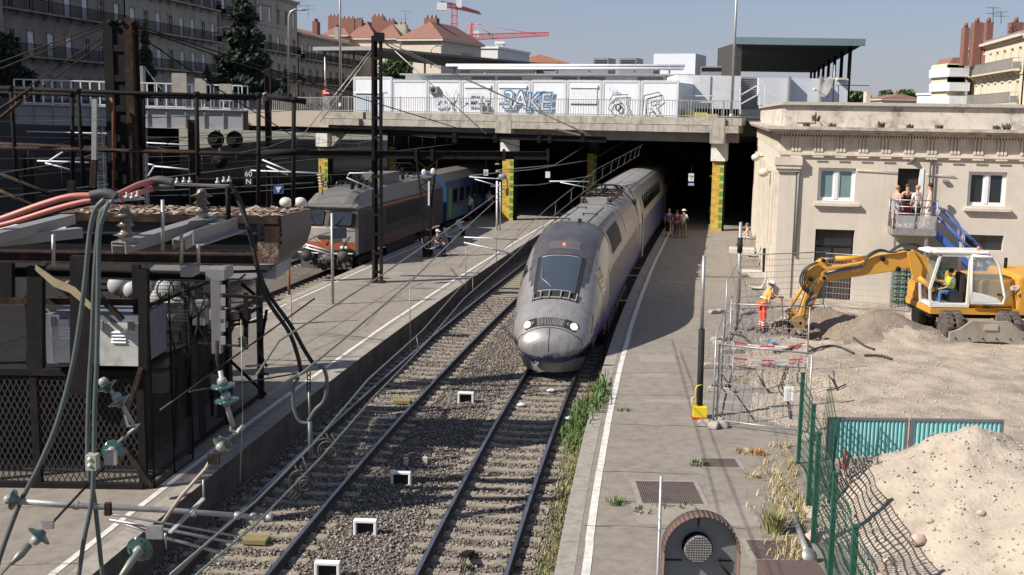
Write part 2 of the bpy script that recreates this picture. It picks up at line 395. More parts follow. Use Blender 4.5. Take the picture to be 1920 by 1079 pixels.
# ---- bare excavated ground (terrain) with hole, spoil mound and the big heap
def gauss(x, y, cx, cy, rx, ry, h, rot=0):
 dx, dy = x - cx, y - cy; c, s = math.cos(rot), math.sin(rot)
 u, v = (dx * c + dy * s) / rx, (-dx * s + dy * c) / ry
 return h * math.exp(-(u * u + v * v))
def terr(x, Y):
 e = x - dirt_edge(Y) + .5 * fbm(x, Y, .8)
 base = .05 + .05 * fbm(x, Y, .5) + .03 * fbm(x, Y, 2.4)
 base -= max(0, .12 * (1.0 - e)) if e < 1 else 0
 n = fbm(x, Y, 1.3)
 h = base + gauss(x, Y, 12.2, 37.3, 1.5, 1.1, .85) + gauss(x, Y, 11.2, 39.3, 1.6, .9, .35) + gauss(x, Y, 9.6, 38.5, 1.0, .5, .22) \
  - gauss(x, Y, 10.35, 37.7, .75, .85, 1.15) + gauss(x, Y, 10.4, 39.6, .9, .4, .3) + .10 * n * math.exp(-((x - 11.5) ** 2 / 9 + (Y - 37.5) ** 2 / 5))
 h -= gauss(x, Y, 7.2, 29.6, .85, .26, .42)
 # heap: cone plus ridge with an angle of repose
 d1 = math.hypot((x - 8.45) * 1.0, (Y - 20.1) * 1.15); d2 = abs((x - 8.9 - (17 - Y) * .05)) + max(0, Y - 19) * 2
 hp = 1.86 - .60 * d1 + .24 * fbm(x, Y, 1.1) + .07 * fbm(x, Y, 5)
 rd = 1.32 - .58 * math.hypot(max(0, abs(x - 9.3) - .2), max(0, Y - 18.5), ) + .26 * fbm(x, Y, 1.0) + .07 * fbm(x, Y, 4)
 k = max(hp, rd); k = math.log(math.exp(4 * hp) + math.exp(4 * rd)) / 4
 if k > 0: h = max(h, h * .3 + k - .05)
 return h
def terrain():
 xs = np.arange(3.2, 26, .13); ys = np.arange(8, 46.5, .13); mb = MB(); mb.smooth = True
 nx = len(xs)
 for Y in ys:
  for x in xs:
   mb.v.append((x, Y, terr(x, Y)))
 for j in range(len(ys) - 1):
  for i in range(nx - 1):
   x = xs[i]; Y = ys[j]
   if x < dirt_edge(Y) - .9: continue
   a = j * nx + i; heap = math.hypot(x - 8.6, (Y - 18.6) * .7) < 3.4 and x > 5.4 and Y < 23.8
   hole = math.hypot(x - 11.4, (Y - 37.9) * 1.1) < 2.3 + .6 * fbm(x, Y, 1.5)
   mb.face((a, a + 1, a + nx + 1, a + nx), 1 if heap else (2 if hole else 0))
 mb.struct('excavated_ground', [dirtm, sandm, darkearth])
terrain()
mb = MB(); mb.quad((25, -4, .0), (60, -4, 0), (60, 60, 0), (25, 60, 0)).struct('yard_ground', dirtm)

# ---- loose stones
def scatter(name, n, fn, s0, s1, m, seed, kind='stuff'):
 rg = np.random.default_rng(seed); pts = []
 while len(pts) < n:
  p = fn(rg)
  if p is not None: pts.append(p)
 c = np.array(pts)[:, None, :]
 b = np.array([(1, 0, 0), (0, 1, 0), (-1, 0, 0), (0, -1, 0), (0, 0, 1), (0, 0, -1)], float)[None]
 r = rg.uniform(.55, 1.25, (n, 6, 1)); sz = rg.uniform(s0, s1, (n, 1, 1)) * np.array([1, 1, .75])
 a = rg.uniform(0, 6.28, n); ca, sa = np.cos(a), np.sin(a); t = rg.uniform(-.7, .7, n); ct, st = np.cos(t), np.sin(t)
 v = b * r * sz + rg.normal(0, .12, (n, 6, 3)) * sz
 x = v[..., 0] * ca[:, None] - v[..., 1] * sa[:, None]; y = v[..., 0] * sa[:, None] + v[..., 1] * ca[:, None]; z = v[..., 2]
 x, z = x * ct[:, None] - z * st[:, None], x * st[:, None] + z * ct[:, None]
 co = (np.stack([x, y, z], -1) + c).reshape(-1, 3)
 fc = np.array([(0, 1, 4), (1, 2, 4), (2, 3, 4), (3, 0, 4), (1, 0, 5), (2, 1, 5), (3, 2, 5), (0, 3, 5)])
 F = (fc[None] + 6 * np.arange(n)[:, None, None]).reshape(-1)
 me = bpy.data.meshes.new(name); me.vertices.add(len(co)); me.vertices.foreach_set('co', co.ravel())
 me.loops.add(len(F)); me.loops.foreach_set('vertex_index', F.astype(np.int32))
 me.polygons.add(len(F) // 3); me.polygons.foreach_set('loop_start', np.arange(0, len(F), 3, dtype=np.int32))
 me.polygons.foreach_set('loop_total', np.full(len(F) // 3, 3, dtype=np.int32))
 ms = m if isinstance(m, list) else [m]
 for q in ms: me.materials.append(q)
 if len(ms) > 1: me.polygons.foreach_set('material_index', np.repeat(rg.integers(0, len(ms), n), 8).astype(np.int32))
 me.update(calc_edges=True); me.validate()
 o = bpy.data.objects.new(name, me); C.objects.link(o)
 if kind: o['kind'] = kind
 return o
def bal_pt(rg):
 Y = 14.5 + 34 * rg.random() ** 1.7; o = rg.uniform(-5.4, 1.7)
 for t in (0, -4.0):
  d = abs(o - t)
  if abs(d - .75) < .10: return None
  if d < 1.3:                                  # sleepers mostly swept clean
   ph = ((Y / math.cos(HD(Y))) % .6) / .6
   if .33 < ph < .70 and rg.random() < ((.95 if t == 0 else .88) if d < .72 else .35): return None
 if t and o > -4.9 and False: return None
 return (XC(Y) + o, Y, BZ + .012 + rg.random() * .02)
st_m = [mat('ballast_stone_%s' % n, c, .9, var=.35, scale=9, bump=.15) for n, c in (('grey', (.19, .172, .152)), ('dark', (.095, .083, .075)), ('brown', (.19, .145, .105)), ('pale', (.32, .285, .25)), ('mid', (.145, .125, .107)))]
o = scatter('ballast_stones', 60000, bal_pt, .020, .046, st_m[:3] + [st_m[4], st_m[3]], 3); o['label'] = 'loose grey ballast stones between the rails'; o['category'] = 'ballast'
def soil_pt(rg):
 Y = 12 + 31 * rg.random() ** 1.1; x = dirt_edge(Y) + rg.exponential(3.5)
 if x > 18: return None
 return (x, Y, terr(x, Y) + .004)
o = scatter('scattered_rubble', 9000, soil_pt, .012, .045, [mat('rubble_a', (.40, .35, .29), .9), mat('rubble_b', (.33, .28, .225), .9), mat('rubble_c', (.46, .41, .35), .9)], 5)
o['label'] = 'small stones and clods scattered over the bare earth'; o['category'] = 'rubble'
def big_rock(x, Y, r, seed, lab, grp='rocks on the earth heap', m=None):
 mb = MB(); random.seed(seed); mb.ball((0, 0, 0), r, (1.2, .9, .8), 7)
 mb.v = [(a * random.uniform(.8, 1.15), b * random.uniform(.8, 1.15), c * random.uniform(.8, 1.1)) for a, b, c in mb.v]
 mb.v = [(a + x, b + Y, c + terr(x, Y) + r * .3) for a, b, c in mb.v]
 mb.single('rock', m or mat('pink_rock', (.50, .38, .31), .9, scale=5, bump=.3), lab, 'rock', grp)
for px, py, z, r, lab in ((1725, 945, .9, .13, 'rounded pinkish rock low on the near face of the earth heap'), (1668, 985, .7, .10, 'angular reddish rock beside the green fence on the heap'), (1845, 890, 1.4, .07, 'dark rock on the upper right of the earth heap'), (1750, 882, 1.4, .06, 'small dark stone near the crest of the earth heap'),
      (1650, 1030, .5, .08, 'broken dark stone at the foot of the heap by the fence')):
 p = P(px, py, z); big_rock(p.x, p.y, r, int(px), lab)
p = P(1545, 1010, 0); big_rock(p.x - .05, p.y, .24, 5, 'white limestone boulder in dry grass left of the green fence', 'loose boulders')

# ---- tracks
RAILP = [(-.036, 0), (.036, 0), (.036, -.04), (.012, -.055), (.012, -.14), (.07, -.165), (-.07, -.165), (-.012, -.14), (-.012, -.055), (-.036, -.04)]
def track(off, Y0, Y1, nind, label, Yt=None):
 t = thing('railway_track', label, 'railway track', (XC(Y0) + off, Y0, BZ), group='parallel railway tracks')
 step = 1.0; n = int((Y1 - Y0) / step)
 for sd_ in (-.7535, .7535):
  mb = MB(); rows = []
  for i in range(n + 1):
   Y = Y0 + i * step; h = HD(Y)
   rows.append(mb.pts([(XC(Y) + off + (sd_ + q[0]) * math.cos(h), Y - (sd_ + q[0]) * math.sin(h), RZ + q[1]) for q in RAILP]))
  k = len(RAILP)
  for a, b in zip(rows, rows[1:]):
   for j in range(k): mb.face((a + j, a + (j + 1) % k, b + (j + 1) % k, b + j), 1 if j == 0 else 0)
  mb.build('rail', [rust_rail, railtop], t)
 Y = Y0 + .3; k = 0; rest = MB(); proto = None
 pm = MB(); prof = [(-.13, -.1), (-.105, .0), (.105, .0), (.13, -.1)]
 def slp(mb, M):
  for x0, x1, d in ((-1.16, -.45, 0), (-.45, .45, -.012), (.45, 1.16, 0)):
   L = [M @ Vector((x0, p[0], p[1] + d)) for p in prof] + [M @ Vector((x1, p[0], p[1] + d)) for p in prof]
   q = mb.pts(L)
   for f in ((0, 1, 2, 3), (7, 6, 5, 4), (0, 4, 5, 1), (1, 5, 6, 2), (2, 6, 7, 3)): mb.face([q + i for i in f])
  for sx in (-.88, -.63, .63, .88):
   mb.box(sx - .03, sx + .03, -.06, .06, 0, .035, M)
 while Y < Y1:
  M = Matrix.Translation((XC(Y) + off, Y, RZ - .163)) @ Matrix.Rotation(-HD(Y) + random.uniform(-.01, .01), 4, 'Z')
  if k < nind:
   if proto is None:
    slp(pm, Matrix.Identity(4)); proto = pm.build('sleeper', sleeperm, t, world=False); o = proto
   else: o = proto.copy(); C.objects.link(o); o.parent = t
   o.matrix_local = Matrix.Translation(-t.location) @ M
  else: slp(rest, M)
  k += 1; Y += .6 * math.cos(HD(Y))
 if rest.v: rest.build('sleepers', sleeperm, t, kind='stuff')
 return t
track(0, 12, 110, 100, 'railway track under the silver high speed train beside the right platform')
track(-4.0, 12, 110, 100, 'empty railway track along the island platform, beside the train')
track(-13.0, 30, 110, 60, 'railway track under the red striped locomotive left of the island platform')
track(-17.3, 12, 110, 40, 'shaded railway track second from the island platform on the left')
track(-21.4, 12, 110, 40, 'shaded railway track farthest left')

# ================================================================== ROAD BRIDGE OVER THE TRACKS
BO = V(-.3, 77.0, 0); ba = math.radians(21.4); bx = V(math.cos(ba), -math.sin(ba), 0); by = V(math.sin(ba), math.cos(ba), 0)
BM = Matrix((bx, by, V(0, 0, 1))).transposed().to_4x4(); BM.translation = BO
def B(x, y, z): return BM @ Vector((x, y, z))
def bpx(px, y=0.0):
 p = PL(px, 215, BO + by * y, -by) - BO; return p.dot(bx)
def bz(px, py, y=0.0): return PL(px, py, BO + by * y, -by).z
br = thing('road_bridge', 'long concrete road bridge with tiled columns spanning all the tracks', 'bridge', tuple(BO))
xl, xr = bpx(605, -1), bpx(1392, -1)
M_ = BM
MB().box(xl, xr, -1.2, .2, 6.55, 7.0, M_).box(xl + .1, xr - .1, -1.12, .2, 6.52, 6.56, M_).build('parapet_slab', concrete, br)
MB().box(xl + .15, xr - .15, -1.35, .3, 6.1, 6.52, M_).build('deck_edge', concrete, br)
MB().box(xl + .3, xr - .3, -.75, 0, 5.5, 6.098, M_).build('edge_beam', mat('beam_concrete', (.20, .19, .18), .9, var=.3, dirt=.5), br)
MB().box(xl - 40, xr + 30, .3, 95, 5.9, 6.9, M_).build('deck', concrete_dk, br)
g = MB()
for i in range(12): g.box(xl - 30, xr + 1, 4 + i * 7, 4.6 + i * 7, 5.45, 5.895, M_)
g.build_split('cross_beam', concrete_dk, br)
MB().box(xl - 40, xr + 25, 85, 86, -1.4, 5.9, M_).build('end_wall', concrete_dk, br)  # added wall closing the back, keeps the space under the deck dark
MB().box(xr + 2.2, xr + 2.8, 1.0, 85, -1.4, 5.9, M_).build('side_wall', concrete_dk, br)  # added wall shutting daylight out along the right side
# tan abutment panel left of the deck and dark retaining beams beyond
MB().box(xl - 7.5, xl - .02, 0, .4, 5.9, 7.05, M_).build('abutment', mat('tan_render', (.40, .34, .28), .9, var=.1, dirt=.2), br)
MB().box(xl - 34, xl - 7.52, 0.1, .5, 5.6, 6.9, M_).box(xl - 34, xl - 18, 6, 6.5, -1.4, 5.6, M_).build('beam', concrete_dk, br)
text_mesh('MEYSO 33', .42, black, wallM(B(bpx(590), -.006, bz(590, 197)), bx, (0, 0, 1)), br, 'graffiti_tag', ext=.002, bold=1)
tile = [mat('tile_yellow', (.50, .36, .06), .4, bump=.02, dirt=.5, dirtcol=(.2, .15, .05), dscale=5), mat('tile_green', (.11, .22, .06), .35, bump=.02), mat('tile_orange', (.45, .24, .07), .35, bump=.02), darksteel]
def tiled_col(cx, cy, wd, z1, cap=True, cz=5.5):
 f = MB()
 tw, th = wd / 3, .165; nz = int(z1 / th)
 for side, (ox, oy, dx, dy) in enumerate(((-wd / 2, -wd / 2, 1, 0), (-wd / 2, wd / 2, 0, -1), (wd / 2, -wd / 2, 0, 1))):
  for i in range(3):
   for j in range(nz):
    a = (ox + dx * tw * i, oy + dy * tw * i); b_ = (ox + dx * tw * (i + 1), oy + dy * tw * (i + 1))
    if i == 0: mi = 0 if j % 3 else 2
    elif i == 2: mi = 1 if j % 3 else 0
    else: mi = 0 if (j % 5) else 2
    if side == 2: mi = 3
    k = f.pts([B(cx + a[0], cy + a[1], j * th), B(cx + b_[0], cy + b_[1], j * th), B(cx + b_[0], cy + b_[1], (j + 1) * th - .006), B(cx + a[0], cy + a[1], (j + 1) * th - .006)])
    f.face((k, k + 1, k + 2, k + 3), mi)
 f.build('tiled_column', tile, br)
 if cap:
  MB().box(cx - wd * .62, cx + wd * .62, cy - .5 - wd * .1, cy + wd * .5, z1, cz, M_).build('column_head', mat('flaking_white', (.62, .60, .56), .9, var=.1, dirt=.5, dirtcol=(.25, .23, .21), dscale=4), br)
 else: MB().box(cx - wd * .5, cx + wd * .5, cy, cy + wd * .5, z1, cz, M_).build('column_head', concrete_dk, br)
xc1, xc2, xc3 = bpx(1353), bpx(958), bpx(610)
tiled_col(xc1, 0, .72, 4.35); tiled_col(xc2, 0, .80, 4.5); tiled_col(xc3, 0, .75, 4.55)
tiled_col(xc3 + 2.4, 6, .62, 4.5, False); tiled_col(bpx(1115, 8), 8, .7, 4.4, False)
MB().box(xc2 - .55, xc2 + .55, -1.38, -.3, 5.45, 6.6, M_).build('corbel', concrete, br)
MB().box(xc1 - .4, xc1 + .5, -1.38, -.3, 5.45, 6.98, M_).build('corbel', concrete, br)
MB().prism([(0, 0), (.9, 0), (0, -.9)], B(xl + .5, -.6, 5.5), bx, V(0, 0, 1), by, .5).build('haunch', concrete, br)
# railing on the deck edge
rl = MB(); x = xl + .1; y_ = -1.05
xr2 = xr - .1
while x < xr2:
 rl.box(x - .014, x + .014, y_ - .014, y_ + .014, 7.0, 8.02, M_); x += .17
for z in (7.1, 8.03): rl.box(xl + .1, xr2, y_ - .025, y_ + .025, z - .025, z + .025, M_)
x = xl + .1
while x < xr2: rl.box(x - .03, x + .03, y_ - .03, y_ + .03, 7.0, 8.1, M_); x += 2.0
rl.build('guard_rail', greysteel, br)
rl = MB(); x = xl - 4.8
while x < xl: rl.box(x - .02, x + .02, .1, .14, 7.05, 7.95, M_); x += .16
rl.box(xl - 4.8, xl, .09, .15, 7.95, 8.0, M_); rl.build('guard_rail', greysteel, br)
# street level beyond the bridge (on both sides)
MB().box(-75, -34.2, -20, 330, 5.9, 6.95).struct('street', mat('street', (.06, .058, .056), .9))
MB().box(-34.2, -33.8, -20, 110, -1.4, 7.6).struct('retaining_wall', concrete_dk)
MB().box(xl - 25, xr + 60, 95.1, 300, 5.9, 6.85, M_).struct('station_deck', mat('street', (.06, .058, .056), .9))

# ---- site cabins with graffiti standing on the deck
rib = mat('cabin_edge_grey', (.50, .51, .53), .6, var=.1)
def cabin(x0, x1, y0, z1, label, depth=6.0, shutter=False, name='site_cabin', grp='white site cabins in a row on the bridge'):
 t = thing(name, label, 'cabin', tuple(B((x0 + x1) / 2, y0 + depth / 2, 7.0)), group=grp)
 MB().box(x0 + .03, x1 - .03, y0, y0 + depth, 7.02, z1 - .1, M_).build('body', cabinw, t)
 f = MB()
 for x in (x0 + .07, x1 - .07): f.box(x - .07, x + .07, y0 - .03, y0 + .12, 7.0, z1, M_)
 f.box(x0 + .14, x1 - .14, y0 - .035, y0 + .1, z1 - .14, z1 + .02, M_).box(x0 + .14, x1 - .14, y0 - .035, y0 + .1, 7.0, 7.12, M_)
 f.build('corner_frame', rib, t)
 if shutter:
  w_ = MB()
  for k in range(11): w_.box(x0 + .3, x1 - .3, y0 - .05 - .008 * (k % 2), y0 - .003, z1 - .5 - k * .09 - .085, z1 - .5 - k * .09, M_)
  w_.build('roller_shutter', cabinw, t)
  MB().box(x0 + .25, x1 - .25, y0 - .12, y0 - .003, z1 - .49, z1 - .3, M_).build('shutter_box', whitepaint, t)
  MB().box(x0 + .3, x1 - .3, y0 - .04, y0 - .003, z1 - 1.57, z1 - 1.5, M_).build('sill', black, t)
 return t
cy0 = .15
seams = [735, 802, 865, 928, 995, 1062, 1128, 1200, 1272]
descs = ['leftmost white cabin of the row on the bridge, blank with a diagonal shadow', 'white cabin with a small air conditioner, second from the left of the row', 'white cabin with faint grey scribbles round its shutter, left of the blue graffiti',
         'white cabin whose shutter carries the left half of the blue and black graffiti', 'white cabin with the right half of the blue and grey bubble graffiti', 'plain white cabin with a clean closed shutter, right of the blue graffiti',
         'white cabin with a black outlined letter scrawl reaching the rail', 'rightmost white cabin of the row, with a looping outline scrawl']
cabs = []
for i, (a, b_) in enumerate(zip(seams, seams[1:])):
 cabs.append(cabin(bpx(a, cy0), bpx(b_, cy0) - .03, cy0, 9.22 + (.04 if i > 3 else 0), descs[i], shutter=i in (2, 3, 5)))
skyb = mat('graffiti_pale_blue', (.22, .42, .62), .7, var=.5, scale=3); grf = mat('graffiti_grey', (.42, .47, .55), .6)
def scrawl(px, py, txt, size, layers, par, shear=.1, rot=0):
 for k, (m, off, dz) in enumerate(layers):
  M = wallM(B(bpx(px, cy0), cy0 - .16 - dz, bz(px, py, cy0)), bx, (0, 0, 1)) @ Matrix.Rotation(rot, 4, 'Z')
  text_mesh(txt, size, m, M, par, 'graffiti', off=off, ext=.002, shear=shear, spacing=.88)
scrawl(966, 189, '3A', 1.6, [(skyb, .13, 0), (black, .055, .006), (cabinw, -.0, .012)], cabs[3])
scrawl(1010, 193, 'KE', 1.6, [(skyb, .14, 0), (black, .06, .006), (grf, 0, .012)], cabs[4])
scrawl(833, 190, 'ox', 1.5, [(grf, .03, 0), (cabinw, -.02, .006)], cabs[1])
scrawl(897, 190, 'E2s', 1.2, [(grf, .02, 0), (cabinw, -.02, .006)], cabs[2])
def outline(pts, par, r=.028):
 L = [B(bpx(x, cy0), cy0 - .16, bz(x, y, cy0)) for x, y in pts]; MB().tube(L, r, 5).build('graffiti', black, par)
q_ = lambda L: [(x / 3 + 560, y / 3) for x, y in L]
outline(q_([(1750, 568), (1768, 536), (1850, 533), (1846, 590), (1880, 655), (1852, 628), (1842, 660), (1782, 652), (1745, 612), (1760, 576), (1806, 564), (1824, 598)]), cabs[6])
outline([(1160 + 4.5 * math.cos(a), 202 + 6 * math.sin(a)) for a in np.linspace(0, 6.3, 14)], cabs[6], .05)
scrawl(1150, 170, 'Ydo.', .42, [(grf, .0, 0)], cabs[6]); outline([(838, 172), (846, 200), (857, 168), (862, 198), (872, 190)], cabs[1], .016)
outline([(1208, 180), (1236, 173), (1241, 187), (1229, 197), (1236, 210), (1244, 219), (1232, 218), (1222, 204), (1213, 206), (1215, 219), (1206, 218), (1208, 180)], cabs[7]); outline([(1216, 186), (1230, 183), (1231, 190), (1217, 194), (1216, 186)], cabs[7], .02)
def ac_unit(x, y, z, s=1.0, par=None, name='air_conditioner', M=None):
 o = MB().box(x - .35 * s, x + .35 * s, y - .3, y, z, z + .5 * s, M_).build(name, greypaint, par)
 MB().lathe([(.19 * s, 0), (.19 * s, .02), (.05, .025), (.0, .03)], B(x, y - .3, z + .25 * s), -by).build('fan_grille', blackm, o)
ac_unit(bpx(815, cy0), cy0, 8.35, .9, cabs[1]); ac_unit(bpx(911, cy0), cy0, 7.15, .9, cabs[2])
cl = cabin(bpx(663, 4), bpx(735, 4), 4, 9.55, 'separate grey white cabin at the left end of the bridge behind the mast', name='site_cabin', grp='white cabins away from the row')
MB().box(bpx(668, .6), bpx(712, .6), .6, 1.2, 7.0, 8.3, M_).single('glass_bus_shelter', mat('shelter_glass', (.45, .52, .58), .15, var=.1, bump=0), 'low glazed shelter with white roof behind the mast on the bridge', 'shelter')
MB().box(bpx(664, .55), bpx(716, .55), .5, 1.5, 8.3, 8.42, M_).single('shelter_roof', whitepaint, 'flat white roof slab lying over the low glazed shelter', 'roof')

# ---- station hall behind the cabins: panels, pipes, plant on the roof
h = thing('station_hall', 'long low white and grey building with rooftop pipes behind the cabins', 'building', tuple(B(0, 12, 6.9)))
hx0, hx1 = bpx(760, 9), bpx(1290, 9)
MB().box(hx0, hx1, 9, 30, 6.95, 9.85, M_).build('wall', whitepaint, h)
g = MB(); k = 0; x = bpx(835, 9)
while x < hx1 - 2.6:
 if k % 3: g.box(x, x + 1.9, 8.96, 9.02, 9.2, 9.75, M_)
 k += 1; x += 2.15
g.build_split('grey_panel', mat('panel_mauve_grey', (.26, .25, .27), .6), h)
MB().box(hx0 - .3, hx1 + .1, 8.6, 30.2, 9.85, 9.97, M_).build('roof', greypaint, h)
for k, (z, yy) in enumerate(((10.62, 9.6), (10.4, 9.2))):
 o = MB().tube([B(bpx(830, 9) + k * 1.2, yy, z), B(hx1 - .5, yy, z - .05)], .11, 8).build('pipe', whitepaint, h)
g = MB()
for px in (905, 1000, 1100, 1185, 1250): g.box(bpx(px, 9) - .05, bpx(px, 9) + .05, 9.3, 9.4, 9.97, 10.6, M_)
g.build_split('pipe_bracket', greysteel, h)
pl = mat('plant_grey', (.20, .215, .24), .5, .2, var=.2)
for px0, px1, py0, lab, yy in ((1110, 1138, 109, 'dark box', 14), (1158, 1190, 109, 'grey', 14), (1045, 1110, 122, 'low duct', 15), (1190, 1222, 124, 'duct', 13), (1310, 1362, 125, 'ribbed', 18), (992, 1042, 119, 'fan', 17)):
 o = MB().box(bpx(px0, yy), bpx(px1, yy), yy, yy + 2, 9.97, bz((px0 + px1) / 2, py0, yy), M_).build('roof_plant', pl, h)
 zz = bz((px0 + px1) / 2, py0, yy); w0 = bpx(px0, yy); w1 = bpx(px1, yy)
 g = MB()
 for q in range(6): g.box(w0 + .1, w1 - .1, yy - .03, yy - .002, 10.5 + q * (zz - 10.6) / 6, 10.5 + q * (zz - 10.6) / 6 + .06, M_)
 g.build('louvre', darksteel, o)
MB().box(bpx(1222, 20), bpx(1300, 20), 20, 24, 9.97, bz(1260, 101, 20), M_).build('lift_housing', mat('pale_panel', (.60, .63, .68), .5, var=.05), h)
MB().box(bpx(1035, 25), bpx(1300, 25), 25, 26, 9.97, bz(1160, 140, 25), M_).build('screen_wall', whitepaint, h)
MB().box(bpx(880, 16), bpx(1000, 16), 16, 30, 9.97, bz(940, 122, 16), M_).build('dark_attic', mat('dark_attic', (.05, .05, .055), .7), h)
# white block on the right carrying the canopy
wb = thing('white_annex', 'plain white panelled annex under the big dark canopy', 'building', tuple(Q(1440, 190, 80)))
def at(px, py, Y): return Q(px, py, Y)
def fbox(mb, x0, x1, y0, y1, Y, Yb):
 a = Q(x0, y0, Y); b_ = Q(x1, y1, Y); zt, zb = max(a.z, b_.z), min(a.z, b_.z)
 return mb.box(min(a.x, b_.x), max(a.x, b_.x), Y, Yb, zb, zt)
fbox(MB(), 1270, 1387, 141, 205, 77, 90).build('wall', whitepaint, wb)
fbox(MB(), 1388, 1422, 145, 205, 78, 90).build('louvred_panel', greypaint, wb)
fbox(MB(), 1423, 1588, 146, 200, 77.5, 90).build('wall', cabinw, wb)
fbox(MB(), 1572, 1589, 146, 150, 77, 90).build('coping', stonetrim, wb)
g = MB()
for px in (1332, 1480, 1540): fbox(g, px, px + 1, 144, 200, 76.98, 77.6)
g.build_split('panel_joint', greypaint, wb)
g = MB()
for k in range(14): fbox(g, 1389, 1421, 147 + k * 4, 149 + k * 4, 77.9, 77.99)
g.build('louvre', greysteel, wb)
cn = thing('station_canopy', 'large flat dark canopy on slim posts above the white annex', 'canopy', tuple(Q(1440, 145, 86)))
zt = 12.35
cp = [(15.9, 85), (25.2, 85), (36.0, 140), (27, 140)]
MB().prism([(q[0], q[1]) for q in cp], (0, 0, zt), (1, 0, 0), (0, 1, 0), (0, 0, 1), .22).build('roof', mat('canopy_dark', (.035, .037, .04), .7), cn)
MB().box(15.8, 25.3, 84.7, 84.99, zt - .08, zt + .42).build('fascia', mat('canopy_fascia', (.20, .27, .28), .4, .3, var=.1), cn)
for k in range(8):
 f = k / 7; MB().tube([(24.6 + f * 10.4, 86 + f * 52, 7), (24.6 + f * 10.4, 86 + f * 52, zt)], .14, 8).build('post', darksteel, cn)
MB().box(15.9, 16.5, 85.3, 92, 7, zt - .01).build('end_wall', concrete_dk, cn)
MB().box(17.5, 35, 139, 139.3, 7, 10.6).build('rear_screen', mat('rear_glass', (.10, .11, .12), .3), cn)
c2 = thing('left_canopy', 'thin grey roof on posts stretching behind the mast at the left end of the bridge', 'canopy', tuple(Q(700, 190, 96)))
MB().prism([(-16.6, 96), (-11.3, 94), (3.0, 120), (-6, 132)], (0, 0, 11.95), (1, 0, 0), (0, 1, 0), (0, 0, 1), .2).build('roof', mat('canopy_grey_green', (.11, .12, .115), .6), c2)
MB().bar((-16.6, 95.9, 12.05), (-11.3, 93.9, 12.05), .12, .3).build('fascia', greysteel, c2)
for x, Y in ((-15.8, 97), (-13.4, 97), (-11.6, 96), (-7.9, 102), (-5.5, 106), (-2.8, 111), (-.6, 115)):
 MB().tube([(x, Y, 7), (x, Y, 11.95)], .09, 8).build('post', greysteel, c2)
# tall thin lamp standards, flagpole style
def pole(px, pyb, Y, ztop, r, lab, name='tall_mast'):
 b = Q(px, pyb, Y); mb = MB().tube([(b.x, Y, b.z), (b.x + .0, Y, ztop)], r, 10, r2=r * .7).tube([(b.x, Y, b.z), (b.x, Y, b.z + .4)], r * 1.6, 10)
 mb.single(name, greysteel, lab, 'mast', 'tall slim masts on the bridge')
pole(1371, 226, 71.5, 17.5, .09, 'tall slim metal mast at the right end of the bridge'); pole(639, 205, 79, 18.5, .09, 'tall slim white mast at the left end of the bridge')
# ================================================================== STATION BUILDING on the right
al = math.radians(10); FO = V(10.4, 45.1, 0); fe = V(math.cos(al), -math.sin(al), 0); fb = V(math.sin(al), math.cos(al), 0)
FM = Matrix((fe, fb, V(0, 0, 1))).transposed().to_4x4(); FM.translation = FO
def FF(s_, d, z): return FM @ Vector((s_, -d, z))     # s along facade, d out towards the camera
def wall_with_openings(mb, x0, x1, z0, z1, holes, y, thick, M):
 xs = sorted({x0, x1, *[h[0] for h in holes], *[h[1] for h in holes]}); zs = sorted({z0, z1, *[h[2] for h in holes], *[h[3] for h in holes]})
 for a, b_ in zip(xs, xs[1:]):
  run = None
  for c_, d_ in zip(zs, zs[1:]):
   inside = any(h[0] <= a + 1e-4 and h[1] >= b_ - 1e-4 and h[2] <= c_ + 1e-4 and h[3] >= d_ - 1e-4 for h in holes)
   if inside: continue
   q = mb.pts([M @ Vector(p) for p in ((a, y, c_), (b_, y, c_), (b_, y, d_), (a, y, d_))]); mb.face((q, q + 1, q + 2, q + 3))
 for h in holes:
  a, b_, c_, d_ = h; t = y + thick
  for L in (((a, y, c_), (a, t, c_), (a, t, d_), (a, y, d_)), ((b_, y, c_), (b_, y, d_), (b_, t, d_), (b_, t, c_)), ((a, y, d_), (a, t, d_), (b_, t, d_), (b_, y, d_)), ((a, y, c_), (b_, y, c_), (b_, t, c_), (a, t, c_))):
   q = mb.pts([M @ Vector(p) for p in L]); mb.face((q, q + 1, q + 2, q + 3))
sb = thing('station_building', 'cream rendered two storey station building with ornate cornice beside the platform', 'building', tuple(FO))
FL = 17.0
holes = [(1.49, 2.89, 3.94, 5.22), (7.05, 8.43, 3.9, 5.2), (1.5, 2.98, -.1, 2.82), (4.46, 5.41, 3.12, 5.26), (7.08, 8.48, 2.2, 2.79), (11.6, 13, 3.9, 5.2)]
g = MB(); wall_with_openings(g, .64, FL, -.4, 5.62, holes, 0, .28, FM); g.build('front_wall', stucco, sb)
g = MB(); g.box(.0, .64, -.06, .3, -.4, 5.05, FM).build('corner_pilaster', stucco, sb)
g = MB(); g.box(-.1, .75, -.16, .4, 5.05, 5.16, FM).box(-.16, .81, -.22, .45, 5.16, 5.30, FM).box(-.2, .85, -.26, .5, 5.3, 5.62, FM).build('pilaster_capital', stonetrim, sb)
SL = 27.5
g = MB(); sh_ = [(y, y + .8, .9, 4.3) for y in (1.6, 4.4, 7.2, 10, 12.8, 15.6, 18.4)]
